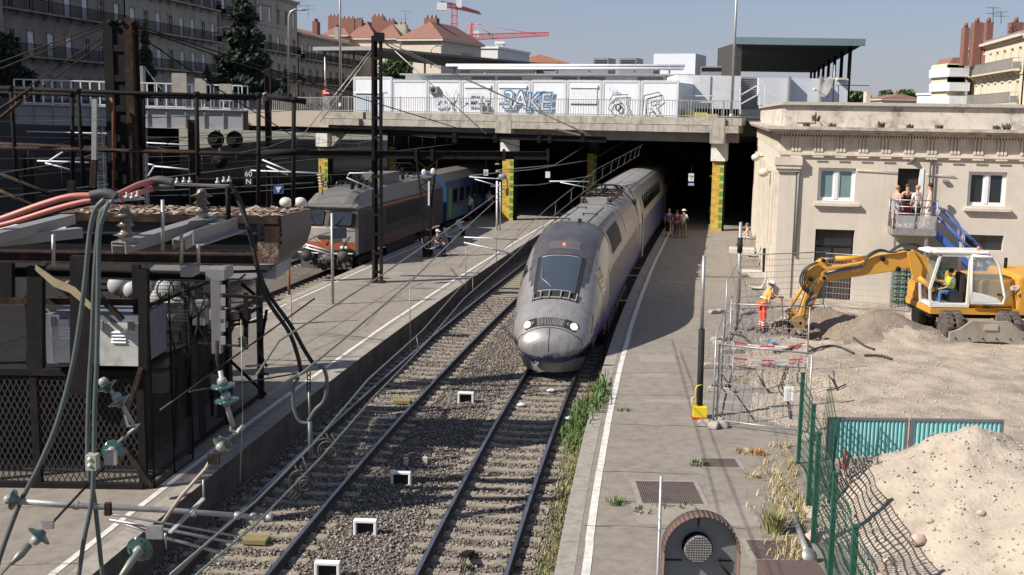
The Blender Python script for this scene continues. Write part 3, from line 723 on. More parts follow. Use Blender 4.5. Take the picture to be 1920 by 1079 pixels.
# side wall towards the platform
SM = Matrix((V(0, -1, 0), V(1, 0, 0), V(0, 0, 1))).transposed().to_4x4()     # local x -> -y(facade) i.e. along the side
SM = FM @ Matrix(((0, 1, 0, 0), (1, 0, 0, 0), (0, 0, 1, 0), (0, 0, 0, 1)))    # (u,y,z) -> facade x=y, facade y=u
wall_with_openings(g, .3, SL, -.2, 6.2, sh_, .0, .2, SM); g.build('platform_wall', stonetrim, sb)
MB().box(.22, .3, .3, SL, .9, 4.3, FM).build('glazing', glassd, sb)
g = MB()
for y in np.arange(.5, SL, 1.4): g.box(-.14, -.003, y, y + .55, -.2, 5.0, FM)
g.build_split('wall_pier', stonetrim, sb)
# frieze band, mouldings, dentils, triglyphs
g = MB(); g.box(-.02, FL, -.05, .3, 5.62, 5.70, FM).box(-.04, FL, -.12, .3, 5.70, 5.78, FM).build('string_course', stonetrim, sb)
MB().box(.0, FL, -.02, .3, 5.78, 6.42, FM).build('frieze', stonetrim, sb)
MB().box(-.02, .3, .301, SL, 5.3, 6.42, FM).build('side_frieze', stonetrim, sb)
g = MB(); g.box(-.12, FL, -.1, .0, 5.78, 5.84, FM)
i = 0; x = .42
while x < FL:
 for k in range(3): g.box(x + k * .13, x + k * .13 + .075, -.09, -.021, 5.86, 6.40, FM)
 for k in range(3): g.box(x + k * .13 - .01, x + k * .13 + .085, -.13, -.022, 5.84, 5.94, FM)
 g.box(x - .04, x + .38, -.14, -.121, 5.62, 5.68, FM)
 x += .84
x = .42
while x < SL:
 for k in range(3): g.box(-.09, -.021, x + k * .13, x + k * .13 + .075, 5.86, 6.40, FM)
 x += .84
g.build_split('triglyph', stonetrim, sb, per=3)
g = MB(); x = -.3
while x < FL: g.box(x, x + .05, -.2, -.05, 6.42, 6.5, FM); x += .11
g.box(-.25, FL, -.25, .3, 6.5, 6.53, FM).build('dentils', stonetrim, sb)
g = MB()
for (d0, z0, z1) in ((.35, 6.53, 6.60), (.5, 6.60, 6.68), (.55, 6.68, 6.80)):
 g.box(-d0, FL, -d0, .4, z0, z1, FM).box(-d0, .4, .4, SL, z0, z1, FM)
g.build('cornice', mat('cornice_stone', (.50, .44, .37), .95, var=.3, dirt=.9, dirtcol=(.12, .10, .085), dscale=2.2, bump=.4), sb)
MB().box(.4, FL, .4, SL, 6.5, 6.78, FM).build('roof', mat('roof_felt', (.16, .15, .14), .95), sb)
g = MB(); g.box(.12, FL, .10, .42, 6.8, 7.56, FM).box(.12, .44, .42, SL, 6.8, 7.56, FM).build('parapet', parapetm, sb)
g = MB(); g.box(.02, FL, .0, .5, 7.56, 7.62, FM).box(.04, .54, .5, SL, 7.56, 7.62, FM).box(-.02, FL, -.04, .54, 7.62, 7.74, FM).box(-.02, .58, .54, SL, 7.62, 7.74, FM)
g.build('parapet_coping', mat('coping_lichen', (.48, .44, .38), .95, var=.3, dirt=.9, dirtcol=(.16, .145, .12), dscale=3, bump=.4), sb)
MB().box(.55, 1.25, .06, .099, 6.95, 7.38, FM).build('parapet_panel', stonetrim, sb)
def window(s0, s1, z0, z1, m, lab):
 o = MB(); t = .07; y0, y1 = .14, .22; mid = (s0 + s1) / 2
 o.box(s0, s1, y0, y1, z0, z0 + t, FM).box(s0, s1, y0, y1, z1 - t, z1, FM)
 for x in (s0, s1 - t): o.box(x, x + t, y0, y1, z0 + t, z1 - t, FM)
 o.box(mid - .07, mid + .07, y0 - .02, y1, z0 + t, z1 - t, FM)
 f = o.build('window', whitepaint, sb, label=lab)
 p = MB(); inner = MB()
 for a, b_ in ((s0 + t, mid - .07), (mid + .07, s1 - t)):
  inner.box(a, a + .06, y0 + .01, y1 - .01, z0 + t, z1 - t, FM).box(b_ - .06, b_, y0 + .01, y1 - .01, z0 + t, z1 - t, FM).box(a + .06, b_ - .06, y0 + .01, y1 - .01, z1 - t - .06, z1 - t, FM).box(a + .06, b_ - .06, y0 + .01, y1 - .01, z0 + t, z0 + t + .06, FM)
  q = MB().quad(FM @ Vector((a, .19, z0 + t)), FM @ Vector((b_, .19, z0 + t)), FM @ Vector((b_, .19, z1 - t)), FM @ Vector((a, .19, z1 - t)))
  q.build('pane', m, f)
 inner.build('sash', whitepaint, f)
 MB().box(s0 - .12, s1 + .2, -.18, .0, z0 - .19, z0 - .08, FM).build('window_sill', stonetrim, sb)
window(*holes[0], glassb, 'white window with pale curtained panes'); window(*holes[1], glassd, 'white window with dark panes'); window(*holes[5], glassd, 'white window near the right edge')
fr = MB().box(1.5, 2.98, .2, .26, 2.1, 2.16, FM).box(2.15, 2.21, .2, .26, -.1, 2.1, FM).box(1.5, 1.56, .2, .26, -.1, 2.82, FM).box(2.92, 2.98, .2, .26, -.1, 2.82, FM).build('door_frame', darksteel, sb)
dd = MB().box(2.22, 2.91, .215, .25, -.1, 2.09, FM).build('door', mat('dark_timber', (.045, .03, .03), .6), sb)
MB().ball(FF(2.3, -.19, 1.0), .035).build('handle', greysteel, dd)
MB().box(1.56, 2.15, .24, .27, -.1, 2.8, FM).box(2.16, 2.92, .24, .27, 2.17, 2.8, FM).build('glazing', glassd, sb)
MB().box(4.46, 5.41, .27, .3, 3.12, 5.26, FM).build('doorway_interior', mat('dark_room', (.03, .025, .025), .9), sb)
MB().box(5.27, 5.41, -.03, .26, 3.12, 5.26, FM).build('door_leaf', whitepaint, sb, label='white door leaf folded open against the right jamb')
MB().quad(FM @ V(7.1, .2, 2.2), FM @ V(8.46, .2, 2.2), FM @ V(8.46, .2, 2.79), FM @ V(7.1, .2, 2.79)).build('transom_window', glassd, sb)
MB().box(.9, 1.5, -.015, .0, -.3, .9, FM).build('plinth_panel', stonetrim, sb)
# drain pipe, cable conduits, ducts above the balcony door
MB().tube([FF(.74, .07, 5.6), FF(.74, .07, 1.75)], .045, 8).build('drain_pipe', mat('zinc_pipe', (.22, .21, .2), .6), sb)
MB().tube([FF(2.9, .05, 5.36 - .2), FF(4.44, .05, 5.1)], .02, 6).build('cable_duct', stonetrim, sb)
MB().tube([FF(5.5, .05, 5.06), FF(6.55, .05, 5.0)], .02, 6).build('cable_duct', stonetrim, sb)
for dx in (0, .12): MB().tube([FF(5.62 + dx, .09, 3.0), FF(5.62 + dx, .09, 5.6), FF(5.62 + dx - .1, .15, 5.66)], .03, 8).build('vertical_conduit', greypaint, sb)
MB().lathe([(.0, 0), (.12, .0), (.14, .06), (.05, .2), (.0, .2)], FF(4.95, .02, 5.62), -fb).build('lamp', greypaint, sb)
MB().lathe([(.0, 0), (.08, .0), (.09, .06), (.03, .12)], FF(5.66, .02, 5.62), -fb).build('lamp', greypaint, sb)
o = MB().box(6.1, 6.3, -.14, 0, 4.78, 4.88, FM).build('camera_bracket', greypaint, sb)
for u, z in ((4.5, 4.76), (16, 5.0)):
 q = SM @ Vector((u, -.42, z)); o = MB(); o.ball(q, .23, (1, 1, .85)); o.build('wall_lamp', mat('opal_globe', (.62, .58, .50), .3, bump=0), sb)
 MB().bar(q, SM @ Vector((u, 0, z + .05)), .05).build('lamp_arm', darksteel, sb)
MB().box(-.16, -.142, .7, 1.1, 1.55, 1.95, FM).build('notice_panel', whitepaint, sb)
# satellite dish and aerial on the roof
dish = thing('satellite_dish', 'grey satellite dish on a thin mast on the station building roof', 'satellite dish', tuple(Q(1562, 192, 52)))
c_ = Q(1556, 166, 52); dr = V(-.75, -.15, .25).normalized()
MB().lathe([(.0, 0), (.2, .02), (.38, .08), (.5, .16), (.5, .18), (.36, .1), (.0, .03)], c_, dr, 20).build('dish', greypaint, dish)
MB().tube([Q(1562, 192, 52), Q(1565, 122, 52)], .035, 8).build('mast', greysteel, dish)
o = MB().tube([c_ - V(0, 0, .4), c_ + dr * .75 - V(0, 0, .3)], .015, 6).build('feed_arm', greysteel, dish)
MB().tube([c_ + dr * .7 - V(0, 0, .32), c_ + dr * .82 - V(0, 0, .28)], .05, 8).build('feed_horn', whitepaint, o)
ant = thing('rooftop_aerial', 'thin horizontal television aerial right of the satellite dish', 'aerial', tuple(Q(1575, 165, 52.2)))
MB().tube([Q(1568, 160, 52.2), Q(1630, 161, 52.2)], .018, 6).build('boom', darksteel, ant)
MB().tube([Q(1572, 192, 52.2), Q(1572, 155, 52.2)], .02, 6).build('mast', greysteel, ant)
# tufts of weeds rooted in the cornice
def tuft(x, Y, z, n, h, m, lab, grp, rad=.12, name='weed', cat='weed', seed=1, droop=.5):
 rg = random.Random(seed); mb = MB()
 for _ in range(n):
  a = rg.uniform(0, 6.28); r = rad * math.sqrt(rg.random()); l = h * rg.uniform(.5, 1.1); t = rg.uniform(.05, droop)
  p = V(x + r * math.cos(a), Y + r * math.sin(a), z); q = p + V(math.cos(a) * l * t * .5, math.sin(a) * l * t * .5, l * .6); e = p + V(math.cos(a) * l * t * 1.3, math.sin(a) * l * t * 1.3, l * (1 - t * .4))
  wv = V(-math.sin(a), math.cos(a), 0) * (.008 + .012 * rg.random())
  k = mb.pts([p - wv, p + wv, q + wv, q - wv, e]); mb.face((k, k + 1, k + 2, k + 3)); mb.face((k + 3, k + 2, k + 4))
 return mb.single(name, m, lab, cat, grp, loc=(x, Y, z))
for i, (px, py) in enumerate(((1530, 213), (1512, 228), (1651, 232), (1705, 236), (1887, 238), (1868, 241), (1560, 236), (1760, 244))):
 p = PL(px, py + 6, FO - fb * .3, -fb)
 tuft(p.x, p.y, 6.8 if i else 7.0, 60, .3 if i in (0, 2, 4) else .18, mat('brown_weed', (.11, .085, .045), .9) if i % 2 == 0 else mat('olive_weed', (.09, .085, .035), .9), ['bushy brown weed high on the parapet near the corner', 'low weed on the cornice below the parapet corner', 'thick dark weed on the cornice near the middle', 'small weed on the cornice right of the thick one', 'dark weed on the cornice near the right edge', 'small dry weed left of the right edge one on the cornice', 'thin weed on the cornice beneath the satellite dish', 'flat weed on the cornice above the balcony door'][i], 'weeds on the cornice', .15, seed=i)
# ---- balcony landing and blue stair
st = thing('outside_stair', 'grey metal landing with a steep blue staircase on the building front', 'staircase', tuple(FF(5, .8, 0)))
L0, L1, LD, LZ = 4.22, 5.75, 1.35, 3.02
MB().box(L0, L1, -LD, -.02, LZ - .16, LZ, FM).build('landing_floor', greysteel, st)
MB().box(L0 - .02, L1 + .02, -LD - .02, -LD, LZ - .2, LZ + .04, FM).box(L0 - .02, L0, -LD, -.02, LZ - .2, LZ + .04, FM).build('landing_fascia', greysteel, st)
g = MB()
def rail_side(g, a, b_, z0, hgt, n):
 for k in range(n + 1):
  p = a.lerp(b_, k / n); g.tube([p + V(0, 0, z0), p + V(0, 0, z0 + hgt)], .025, 6)
 for f in (1, .78, .55): g.tube([a + V(0, 0, z0 + hgt * f), b_ + V(0, 0, z0 + hgt * f)], .022, 6)
rail_side(g, FF(L0, LD, 0), FF(L1, LD, 0), LZ, 1.12, 2); rail_side(g, FF(L0, .05, 0), FF(L0, LD, 0), LZ, 1.12, 2)
g.build('landing_rail', greysteel, st)
MB().box(L0 + .03, L1 - .03, -LD + .02, -LD + .03, LZ + .05, LZ + .55, FM).build('kick_panel', mat('clear_kick_panel', (.5, .5, .5), .3, alpha=.45, bump=0), st)
g = MB()
for s_ in (L0 + .1, L1 - .3): g.bar(FF(s_, LD - .1, -.1), FF(s_, LD - .1, LZ - .16), .09)
g.build_split('support_leg', greysteel, st)
se = 8.9; n = 15
for d in (.35, 1.15):
 MB().bar(FF(L1, d, LZ - .05), FF(se, d, .1), .06, .22, up=(0, 0, 1)).build('stringer', bluep, st)
 o = MB()
 for hh in (1.0, .62): o.tube([FF(L1, d, LZ + hh), FF(se, d, .1 + hh)], .022, 6)
 for f in (0, .33, .66, 1): p = FF(L1 + (se - L1) * f, d, LZ + (.1 - LZ) * f); o.tube([p, p + V(0, 0, 1.0)], .024, 6)
 o.build('handrail', bluep, st)
for k in range(1, n): f = k / n; x = L1 + (se - L1) * f; MB().box(x - .12, x + .12, -1.12, -.38, LZ + (.1 - LZ) * f - .02, LZ + (.1 - LZ) * f + .01, FM).build('tread', greysteel, st)
# green mesh screen leaning below the landing
gm = meshmat('green_mesh', (.02, .12, .08), 14, 6, .16, rough=.5)
pgm = thing('stored_fence_panels', 'green fence panels stored upright under the metal landing', 'fence panel', tuple(FF(5, .9, 0)))
for k in range(4):
 g = MB(); a, b_ = FF(4.4, .5 + k * .12, 0), FF(6.4, .5 + k * .12, 0); g.quad(a, b_, b_ + V(0, 0, 1.7), a + V(0, 0, 1.7), uv=True); g.build('mesh_sheet', gm, pgm)
 g = MB()
 for q in range(9): p = a.lerp(b_, q / 8); g.bar(p, p + V(0, 0, 1.75), .035)
 g.build('uprights', mat('green_steel', (.02, .10, .065), .5, .2), pgm)

# ================================================================== BACKGROUND BUILDINGS
def win_mesh(w_, h_, shutter=False):
 """a window unit standing proud in a dark reveal; x = along wall, y = into wall"""
 f = MB(); t = .07
 f.box(-w_ / 2, w_ / 2, .05, .12, 0, t).box(-w_ / 2, w_ / 2, .05, .12, h_ - t, h_)
 for x in (-w_ / 2, w_ / 2 - t, -t / 2): f.box(x, x + t, .05, .12, t, h_ - t)
 f.box(-w_ / 2 + t, w_ / 2 - t, .06, .11, h_ * .68, h_ * .68 + .05)
 return f
def facade(t, M, L, z0, floors, fh, bays, wm, winm, glass, m_sur, bal=(), bw=1.1, bh=2.0, shutp=.3, sill=True, seed=0, balm=None, ground=True):
 rg = random.Random(seed); hs = []
 bay = L / bays
 for f_ in range(floors):
  for b_ in range(bays):
   x = (b_ + .5) * bay; z = z0 + f_ * fh + .7
   hs.append((x - bw / 2, x + bw / 2, z, z + bh, f_, b_))
 g = MB(); wall_with_openings(g, 0, L, z0, z0 + floors * fh + .6, [h_[:4] for h_ in hs], 0, .25, M); g.build('front_wall', wm, t)
 fp = sp = pp = ssp = None
 for (a, b_, c_, d_, fl, bb) in hs:
  T = M @ Matrix.Translation(((a + b_) / 2, .08, c_))
  T = Matrix.Translation(-root_loc(t)) @ T
  if fp is None: fp = win_mesh(bw, bh).build('window', winm, t, world=False); o = fp
  else: o = fp.copy(); C.objects.link(o); o.parent = t
  o.matrix_local = T
  if pp is None: pp = MB().quad((-bw / 2, .09, 0), (bw / 2, .09, 0), (bw / 2, .09, bh), (-bw / 2, .09, bh)).build('pane', glass, o, world=False)
  else: q = pp.copy(); C.objects.link(q); q.parent = o
  if ssp is None:
   hw = bw / 2; ssp = MB().box(-hw - .12, hw + .12, -.16, -.082, bh, bh + .18).box(-hw - .12, hw + .12, -.18, -.082, -.12, 0).box(-hw - .12, -hw, -.13, -.082, 0, bh).box(hw, hw + .12, -.13, -.082, 0, bh).build('surround', m_sur, o, world=False)
  else: q = ssp.copy(); C.objects.link(q); q.parent = o
  if rg.random() < shutp:
   if sp is None:
    g2 = MB()
    for k in range(12): g2.box(-bw / 2 + .05, bw / 2 - .05, -.02, .03, k * bh / 12, (k + .85) * bh / 12)
    sp = g2.build('shutter', whitepaint, o, world=False)
   else: q = sp.copy(); C.objects.link(q); q.parent = o
 g = MB()
 for f_ in range(1, floors): g.box(0, L, -.1, -.003, z0 + f_ * fh + .15, z0 + f_ * fh + .32, M)
 zt_ = z0 + floors * fh + .6
 g.box(0, L, -.2, 0, zt_ - .35, zt_ - .15, M).box(0, L, -.5, .1, zt_ - .15, zt_ + .1, M); g.build('cornice', m_sur, t)
 for f_ in bal:
  z = z0 + f_ * fh + .45
  o = MB().box(.6, L - .6, -.8, -.102, z, z + .14, M).build('balcony', m_sur, t)
  g = MB(); g.box(.6, L - .6, -.8, -.76, z + 1.1, z + 1.15, M)
  x = .6
  while x < L - .6: g.box(x, x + .03, -.79, -.77, z + .14, z + 1.1, M); x += .14
  for x in (.6, L - .64): g.box(x, x + .04, -.76, -.1, z + 1.1, z + 1.15, M).box(x, x + .04, -.76, -.1, z + .2, z + .8, M)
  g.build('balcony_railing', balm or darksteel, o)
  g = MB(); x = 1.2
  while x < L - 1: g.prism([(0, 0), (-.6, 0), (0, -.5)], M @ Vector((x, -.003, z)), M.to_3x3() @ V(0, 1, 0), V(0, 0, 1), M.to_3x3() @ V(1, 0, 0), .2); x += 2.2
  g.build_split('bracket', m_sur, o)
 return zt_
stoneA = mat('old_limestone', (.25, .225, .19), .95, var=.3, scale=.6, bump=.3, dirt=.7, dirtcol=(.12, .105, .09), dscale=.35, streak=True)
stoneB = mat('old_limestone_pale', (.38, .345, .285), .95, var=.25, scale=.6, bump=.3, dirt=.6, dirtcol=(.17, .15, .12), dscale=.35, streak=True)
stoneC = mat('old_limestone_grey', (.30, .285, .26), .95, var=.25, scale=.5, bump=.3, dirt=.6, dirtcol=(.14, .12, .1), dscale=.4, streak=True)
pal = mat('far_window_glass', (.05, .06, .07), .15, bump=0)
def row_building(Y0, Y1, xf, xb, ztop, floors, fh, bays, lab, wm, bal, seed, z0=6.9, vis=True, shutp=.3, roofm=None, chim=2):
 p0, p1 = V(xf(Y0), Y0, 0), V(xf(Y1), Y1, 0); d = (p1 - p0); L = d.length; d.normalize(); n = V(-d.y, d.x, 0)   # n points away from the tracks (left)
 M = Matrix((d, n, V(0, 0, 1))).transposed().to_4x4(); M.translation = p0
 t = thing('apartment_building', lab, 'building', (p0.x, p0.y, z0), group='apartment buildings along the street on the left')
 zt_ = z0 + floors * fh + .6
 if vis: facade(t, M, L, z0, floors, fh, bays, wm, stonetrim, pal, wm, bal, seed=seed, shutp=shutp)
 else: MB().box(0, L, 0, .3, z0, zt_, M).build('front_wall', wm, t)
 MB().box(0, L, .3, 12, z0, zt_ - .02, M).box(0, L, .28, .3, z0, zt_ - .02, M).build('body', mat('room_dark', (.10, .09, .08), .9), t)
 q = MB(); a = q.pts([M @ Vector(p) for p in ((0, -.3, zt_ + .1), (L, -.3, zt_ + .1), (L, 6, zt_ + 2.0), (0, 6, zt_ + 2.0), (0, 12, zt_), (L, 12, zt_))])
 q.face((a, a + 1, a + 2, a + 3)); q.face((a + 3, a + 2, a + 5, a + 4)); q.face((a, a + 3, a + 4)); q.face((a + 1, a + 5, a + 2)); q.build('roof', roofm or rooftile, t)
 for k in range(chim):
  x = L * (k + .6) / (chim + .2); o = MB().box(x - .9, x + .9, 3, 3.8, zt_ + .5, zt_ + 3.2, M).build('chimney', [stoneB, brickred][k % 2], t)
  for j in range(4): MB().lathe([(.14, 0), (.12, .5), (.0, .5)], M @ Vector((x - .65 + j * .43, 3.4, zt_ + 3.2)), n=8).build('chimney_pot', brickred, o)
 return t, M, L, zt_
xfar = lambda Y: -42 + .133 * (Y - 95)
for i, (a, b_, zt_) in enumerate(((-14, 22, 24), (22.3, 56, 24), (56.3, 91.5, 24))):
 row_building(a, b_, lambda Y: -40.0, None, zt_, 5, 3.4, 9, ['tall stone apartment block nearest on the left street', 'tall stone apartment block second on the left street', 'tall stone apartment block third on the left street'][i], stoneA, (), i, vis=False)  # out-of-view blocks added only to cast shade on the left tracks
row_building(92, 117, xfar, None, 0, 5, 3.75, 8, 'soot darkened stone apartment block at the far left with arched windows and iron balconies', stoneA, (1, 2, 3), 11, shutp=.35)
row_building(117.3, 141, xfar, None, 0, 5, 3.7, 8, 'tan stone apartment block behind the slender mast, with white shutters and long balconies', stoneB, (1, 2, 3), 12, shutp=.6)
row_building(141.3, 154, xfar, None, 0, 5, 3.6, 4, 'narrow dark stone apartment block behind the big conifer', stoneA, (1, 3), 13, shutp=.4)
row_building(154.3, 171, xfar, None, 0, 4, 3.7, 5, 'pale stone corner block ending beside the street lamp', stoneB, (1, 2), 14, shutp=.5)
row_building(171.5, 235, xfar, None, 0, 3, 3.5, 18, 'long lower grey stone terrace with red roof beyond the street lamp', stoneC, (1, 2), 15, shutp=.2, chim=5)
# arched doorway wall band at street level is shaded

def house(name, lab, px0, px1, py_eave, Y, depth, roof_h, wm, rm, z0=6.9, side=None, hip=True, wins=(), grp='distant town houses', cat='house', rot=0, flat=False, chim=()):
 a = Q(px0, py_eave, Y); b_ = Q(px1, py_eave, Y); zt_ = (a.z + b_.z) / 2; W = b_.x - a.x
 R = Matrix.Rotation(rot, 4, 'Z'); M = Matrix.Translation((a.x, Y, 0)) @ R
 t = thing(name, lab, cat, (a.x, Y, z0), group=grp)
 g = MB(); hs = [(w_[0] * W, w_[1] * W, z0 + w_[2] * (zt_ - z0), z0 + w_[3] * (zt_ - z0)) for w_ in wins]
 wall_with_openings(g, 0, W, z0, zt_, hs, 0, .3, M)
 g.box(0, W, .31, depth, z0, zt_ - .01, M).box(0, .01, 0, .31, z0, zt_ - .01, M).box(W - .01, W, 0, .31, z0, zt_ - .01, M); g.build('wall', wm, t)
 for h_ in hs:
  f = win_mesh(h_[1] - h_[0], h_[3] - h_[2]); f.v = [tuple(M @ (Vector(v) + V((h_[0] + h_[1]) / 2, .1, h_[2]))) for v in f.v]; o = f.build('window', whitepaint, t)
  MB().box(h_[0], h_[1], .23, .25, h_[2], h_[3], M).build('pane', pal, o)
 if side:
  for (u0, u1, v0, v1) in side:
   o = MB().box(W, W + .05, u0 * depth, u1 * depth, z0 + v0 * (zt_ - z0), z0 + v1 * (zt_ - z0), M).build('window', pal, t)
 if flat: MB().box(-.2, W + .2, -.2, depth + .2, zt_, zt_ + .35, M).build('roof', whitepaint, t)
 else:
  g = MB(); o_ = .5; hx = min(W, depth) * .5 if hip else 0
  k = g.pts([M @ Vector(p) for p in ((-o_, -o_, zt_), (W + o_, -o_, zt_), (W + o_, depth + o_, zt_), (-o_, depth + o_, zt_),
                   *(((hx, depth / 2, zt_ + roof_h), (W - hx, depth / 2, zt_ + roof_h)) if W >= depth else ((W / 2, hx, zt_ + roof_h), (W / 2, depth - hx, zt_ + roof_h))))])
  if W >= depth:
   for f in ((0, 1, 5, 4), (2, 3, 4, 5), (1, 2, 5), (3, 0, 4)): g.face([k + i for i in f])
  else:
   for f in ((0, 1, 4), (1, 2, 5, 4), (2, 3, 5), (3, 0, 4, 5)): g.face([k + i for i in f])
  g.face([k, k + 3, k + 2, k + 1]); g.build('roof', rm, t)
  MB().box(-.45, W + .45, -.45, depth + .45, zt_ - .3, zt_ - .003, M).build('eaves', stonetrim, t)
 for (u, v, w_, hh, m) in chim:
  o = MB().box(u * W - w_ / 2, u * W + w_ / 2, v * depth, v * depth + 1, zt_, zt_ + hh, M).build('chimney', m, t)
  for j in range(3): MB().lathe([(.16, 0), (.14, .45), (.0, .45)], M @ Vector((u * W - w_ / 3 + j * w_ / 3, v * depth + .5, zt_ + hh)), n=8).build('chimney_pot', brickred, o)
 return t
cream = mat('cream_wall', (.62, .54, .43), .9, var=.08, dirt=.15)
whitew = mat('white_wall', (.66, .65, .62), .85, var=.05)
house('town_house', 'cream house with a red hipped roof left of the cranes', 752, 834, 74, 165, 15, 2.6, cream, rooftile, side=((.15, .3, .62, .8), (.5, .8, .45, .62), (.5, .8, .68, .85), (.15, .3, .35, .5)), rot=-.35, chim=((.4, .3, 2.0, 3.2, brickred),))
house('white_block', 'white flat roofed block right of the cream house', 884, 936, 92, 190, 18, 0, whitew, None, flat=True, wins=((.12, .3, .8, .92),), rot=-.3, chim=())
house('white_block', 'small white stair tower behind the white flat roofed block', 930, 944, 82, 195, 6, 0, whitew, None, flat=True)
house('town_house', 'low house with a wide orange tiled roof under the crane jib', 962, 1062, 118, 215, 14, 1.5, cream, mat('orange_tiles', (.38, .17, .10), .9, var=.2), hip=False)
house('town_house', 'red roofed house with broad brick chimney beside the long terrace', 655, 705, 72, 205, 14, 3.0, cream, rooftile, chim=((.9, .2, 2.2, 3.9, brickred), (.25, .1, 1.2, 3.2, brickred)), rot=-.25)
house('town_house', 'red roofed house with a row of chimney pots between terrace and cream house', 706, 752, 72, 195, 12, 2.4, cream, rooftile, chim=((.3, .2, 2.0, 3.0, brickred), (.8, .2, 2.2, 2.4, stoneB)), rot=-.25)
house('town_house', 'stone gable with tall stone chimneys at the end of the long terrace', 608, 655, 66, 225, 12, 2.2, stoneC, rooftile, chim=((.3, .1, 2.2, 3.6, brickred), (.9, .1, 2.6, 3.2, brickred)), rot=-.2)
# right hand side: apartment block with balconies, chimneys
ra = thing('balcony_apartments', 'sunlit cream apartment block with balconies and brick chimneys at the right edge', 'building', (46, 104, 5))
xr_ = lambda Y: 44.8 + .19 * (Y - 103)
p0, p1 = V(xr_(127), 127, 0), V(xr_(103), 103, 0); d = (p1 - p0); Lr = d.length; d.normalize(); n_ = V(-d.y, d.x, 0)
RM = Matrix((d, n_, V(0, 0, 1))).transposed().to_4x4(); RM.translation = p0
creamR = mat('sunlit_cream', (.64, .56, .42), .9, var=.08, dirt=.2, dirtcol=(.4, .34, .25))
facade(ra, RM, Lr, 5.0, 3, 3.0, 8, creamR, whitepaint, pal, creamR, (1, 2), seed=4, shutp=.3, bh=1.9, balm=greypaint)
MB().box(0, Lr, .3, 14, 5, 14.55, RM).build('body', creamR, ra)
MB().box(-.1, Lr, -.1, 14, 14.75, 15.0, RM).build('roof', mat('slate', (.2, .2, .21), .8), ra)
g = MB(); wall_with_openings(g, 0, 16, 0, 12.2, [(2, 3.2, 2, 4), (5, 6.2, 2, 4), (8, 9.2, 2, 4), (2, 3.2, 6, 8), (5, 6.2, 6, 8), (8, 9.2, 6, 8)], 0, .3, Matrix.Translation((44.9, 101.5, 2.6))); g.build('front_wall', creamR, ra)
MB().box(44.95, 60, 101.81, 103, 2.6, 14.7).build('wing', creamR, ra)
for i, (px, py0, py1, w_) in enumerate(((1808, 52, 100, 9), (1829, 42, 92, 15), (1853, 42, 60, 12), (1905, 42, 58, 22))):
 yc = 121 - i * .8 - (6 if i == 3 else 0); a = Q(px + 3, py1, yc); b_ = Q(px + 3, py0, yc); hw = w_ / 2150 * yc / 2
 o = MB().box(a.x - hw, a.x + hw, yc, yc + 1, 12.6, b_.z).build('chimney', brickred, ra)
 MB().lathe([(.25, 0), (.2, .5), (0, .5)], (a.x, yc + .5, b_.z), n=8).build('chimney_pot', brickred, o)
lb = thing('balcony_block', 'white stepped balconies at the left end of the sunlit apartment block', 'building', (47.5, 126, 5))
for k, (py, w_) in enumerate(((128, 0), (155, 0), (180, 0))):
 a = Q(1774, py, 124); b_ = Q(1812, py, 124)
 o = MB().box(a.x, b_.x, 123, 129, a.z - .9, a.z + .0).build('balcony', whitepaint, lb)
 MB().box(a.x + .2, b_.x, 124.5, 129, a.z, a.z + (2.0 if k else .4)).build('wall', creamR, lb)
MB().box(Q(1774, 180, 124).x, Q(1812, 180, 124).x, 124.4, 130, 4, 7.6).build('wall', creamR, lb)
MB().prism([(0, 0), (2.2, 0), (2.2, .9), (.6, .9)], Q(1776, 124, 126), (1, 0, 0), (0, 0, 1), (0, 1, 0), 4).build('roof', rooftile, lb)
for (x, Y, lab) in ((-13, 200, 0), (61.5, 150, 1)):
 pass
def aerial(px, py0, py1, Y, lab, grp='television aerials on distant roofs'):
 a, b_ = Q(px, py1, Y), Q(px, py0, Y); t = thing('tv_aerial', lab, 'aerial', tuple(a), group=grp)
 MB().tube([a, b_], .03, 5).build('mast', darksteel, t)
 g = MB(); L = 22 / 2150 * Y
 for f in (0, .35): 
  p = b_.lerp(a, f + .03); g.bar(p - V(L / 2, 0, 0), p + V(L / 2, .3, 0), .025)
  for k in range(4): q = p + V(-L / 2 + L * k / 3, 0, 0); g.bar(q - V(0, .4, .1), q + V(0, .4, .12), .02)
 g.build('elements', darksteel, t)
aerial(760, 20, 62, 190, 'tall spindly television aerial beside the first crane'); aerial(578, 10, 32, 175, 'television aerial over the terrace chimneys'); aerial(562, 3, 22, 172, 'television aerial nearest the street lamp')
aerial(1862, 14, 45, 112, 'television aerial over the sunlit apartment block'); aerial(1877, 22, 45, 112, 'shorter television aerial over the sunlit apartment block')

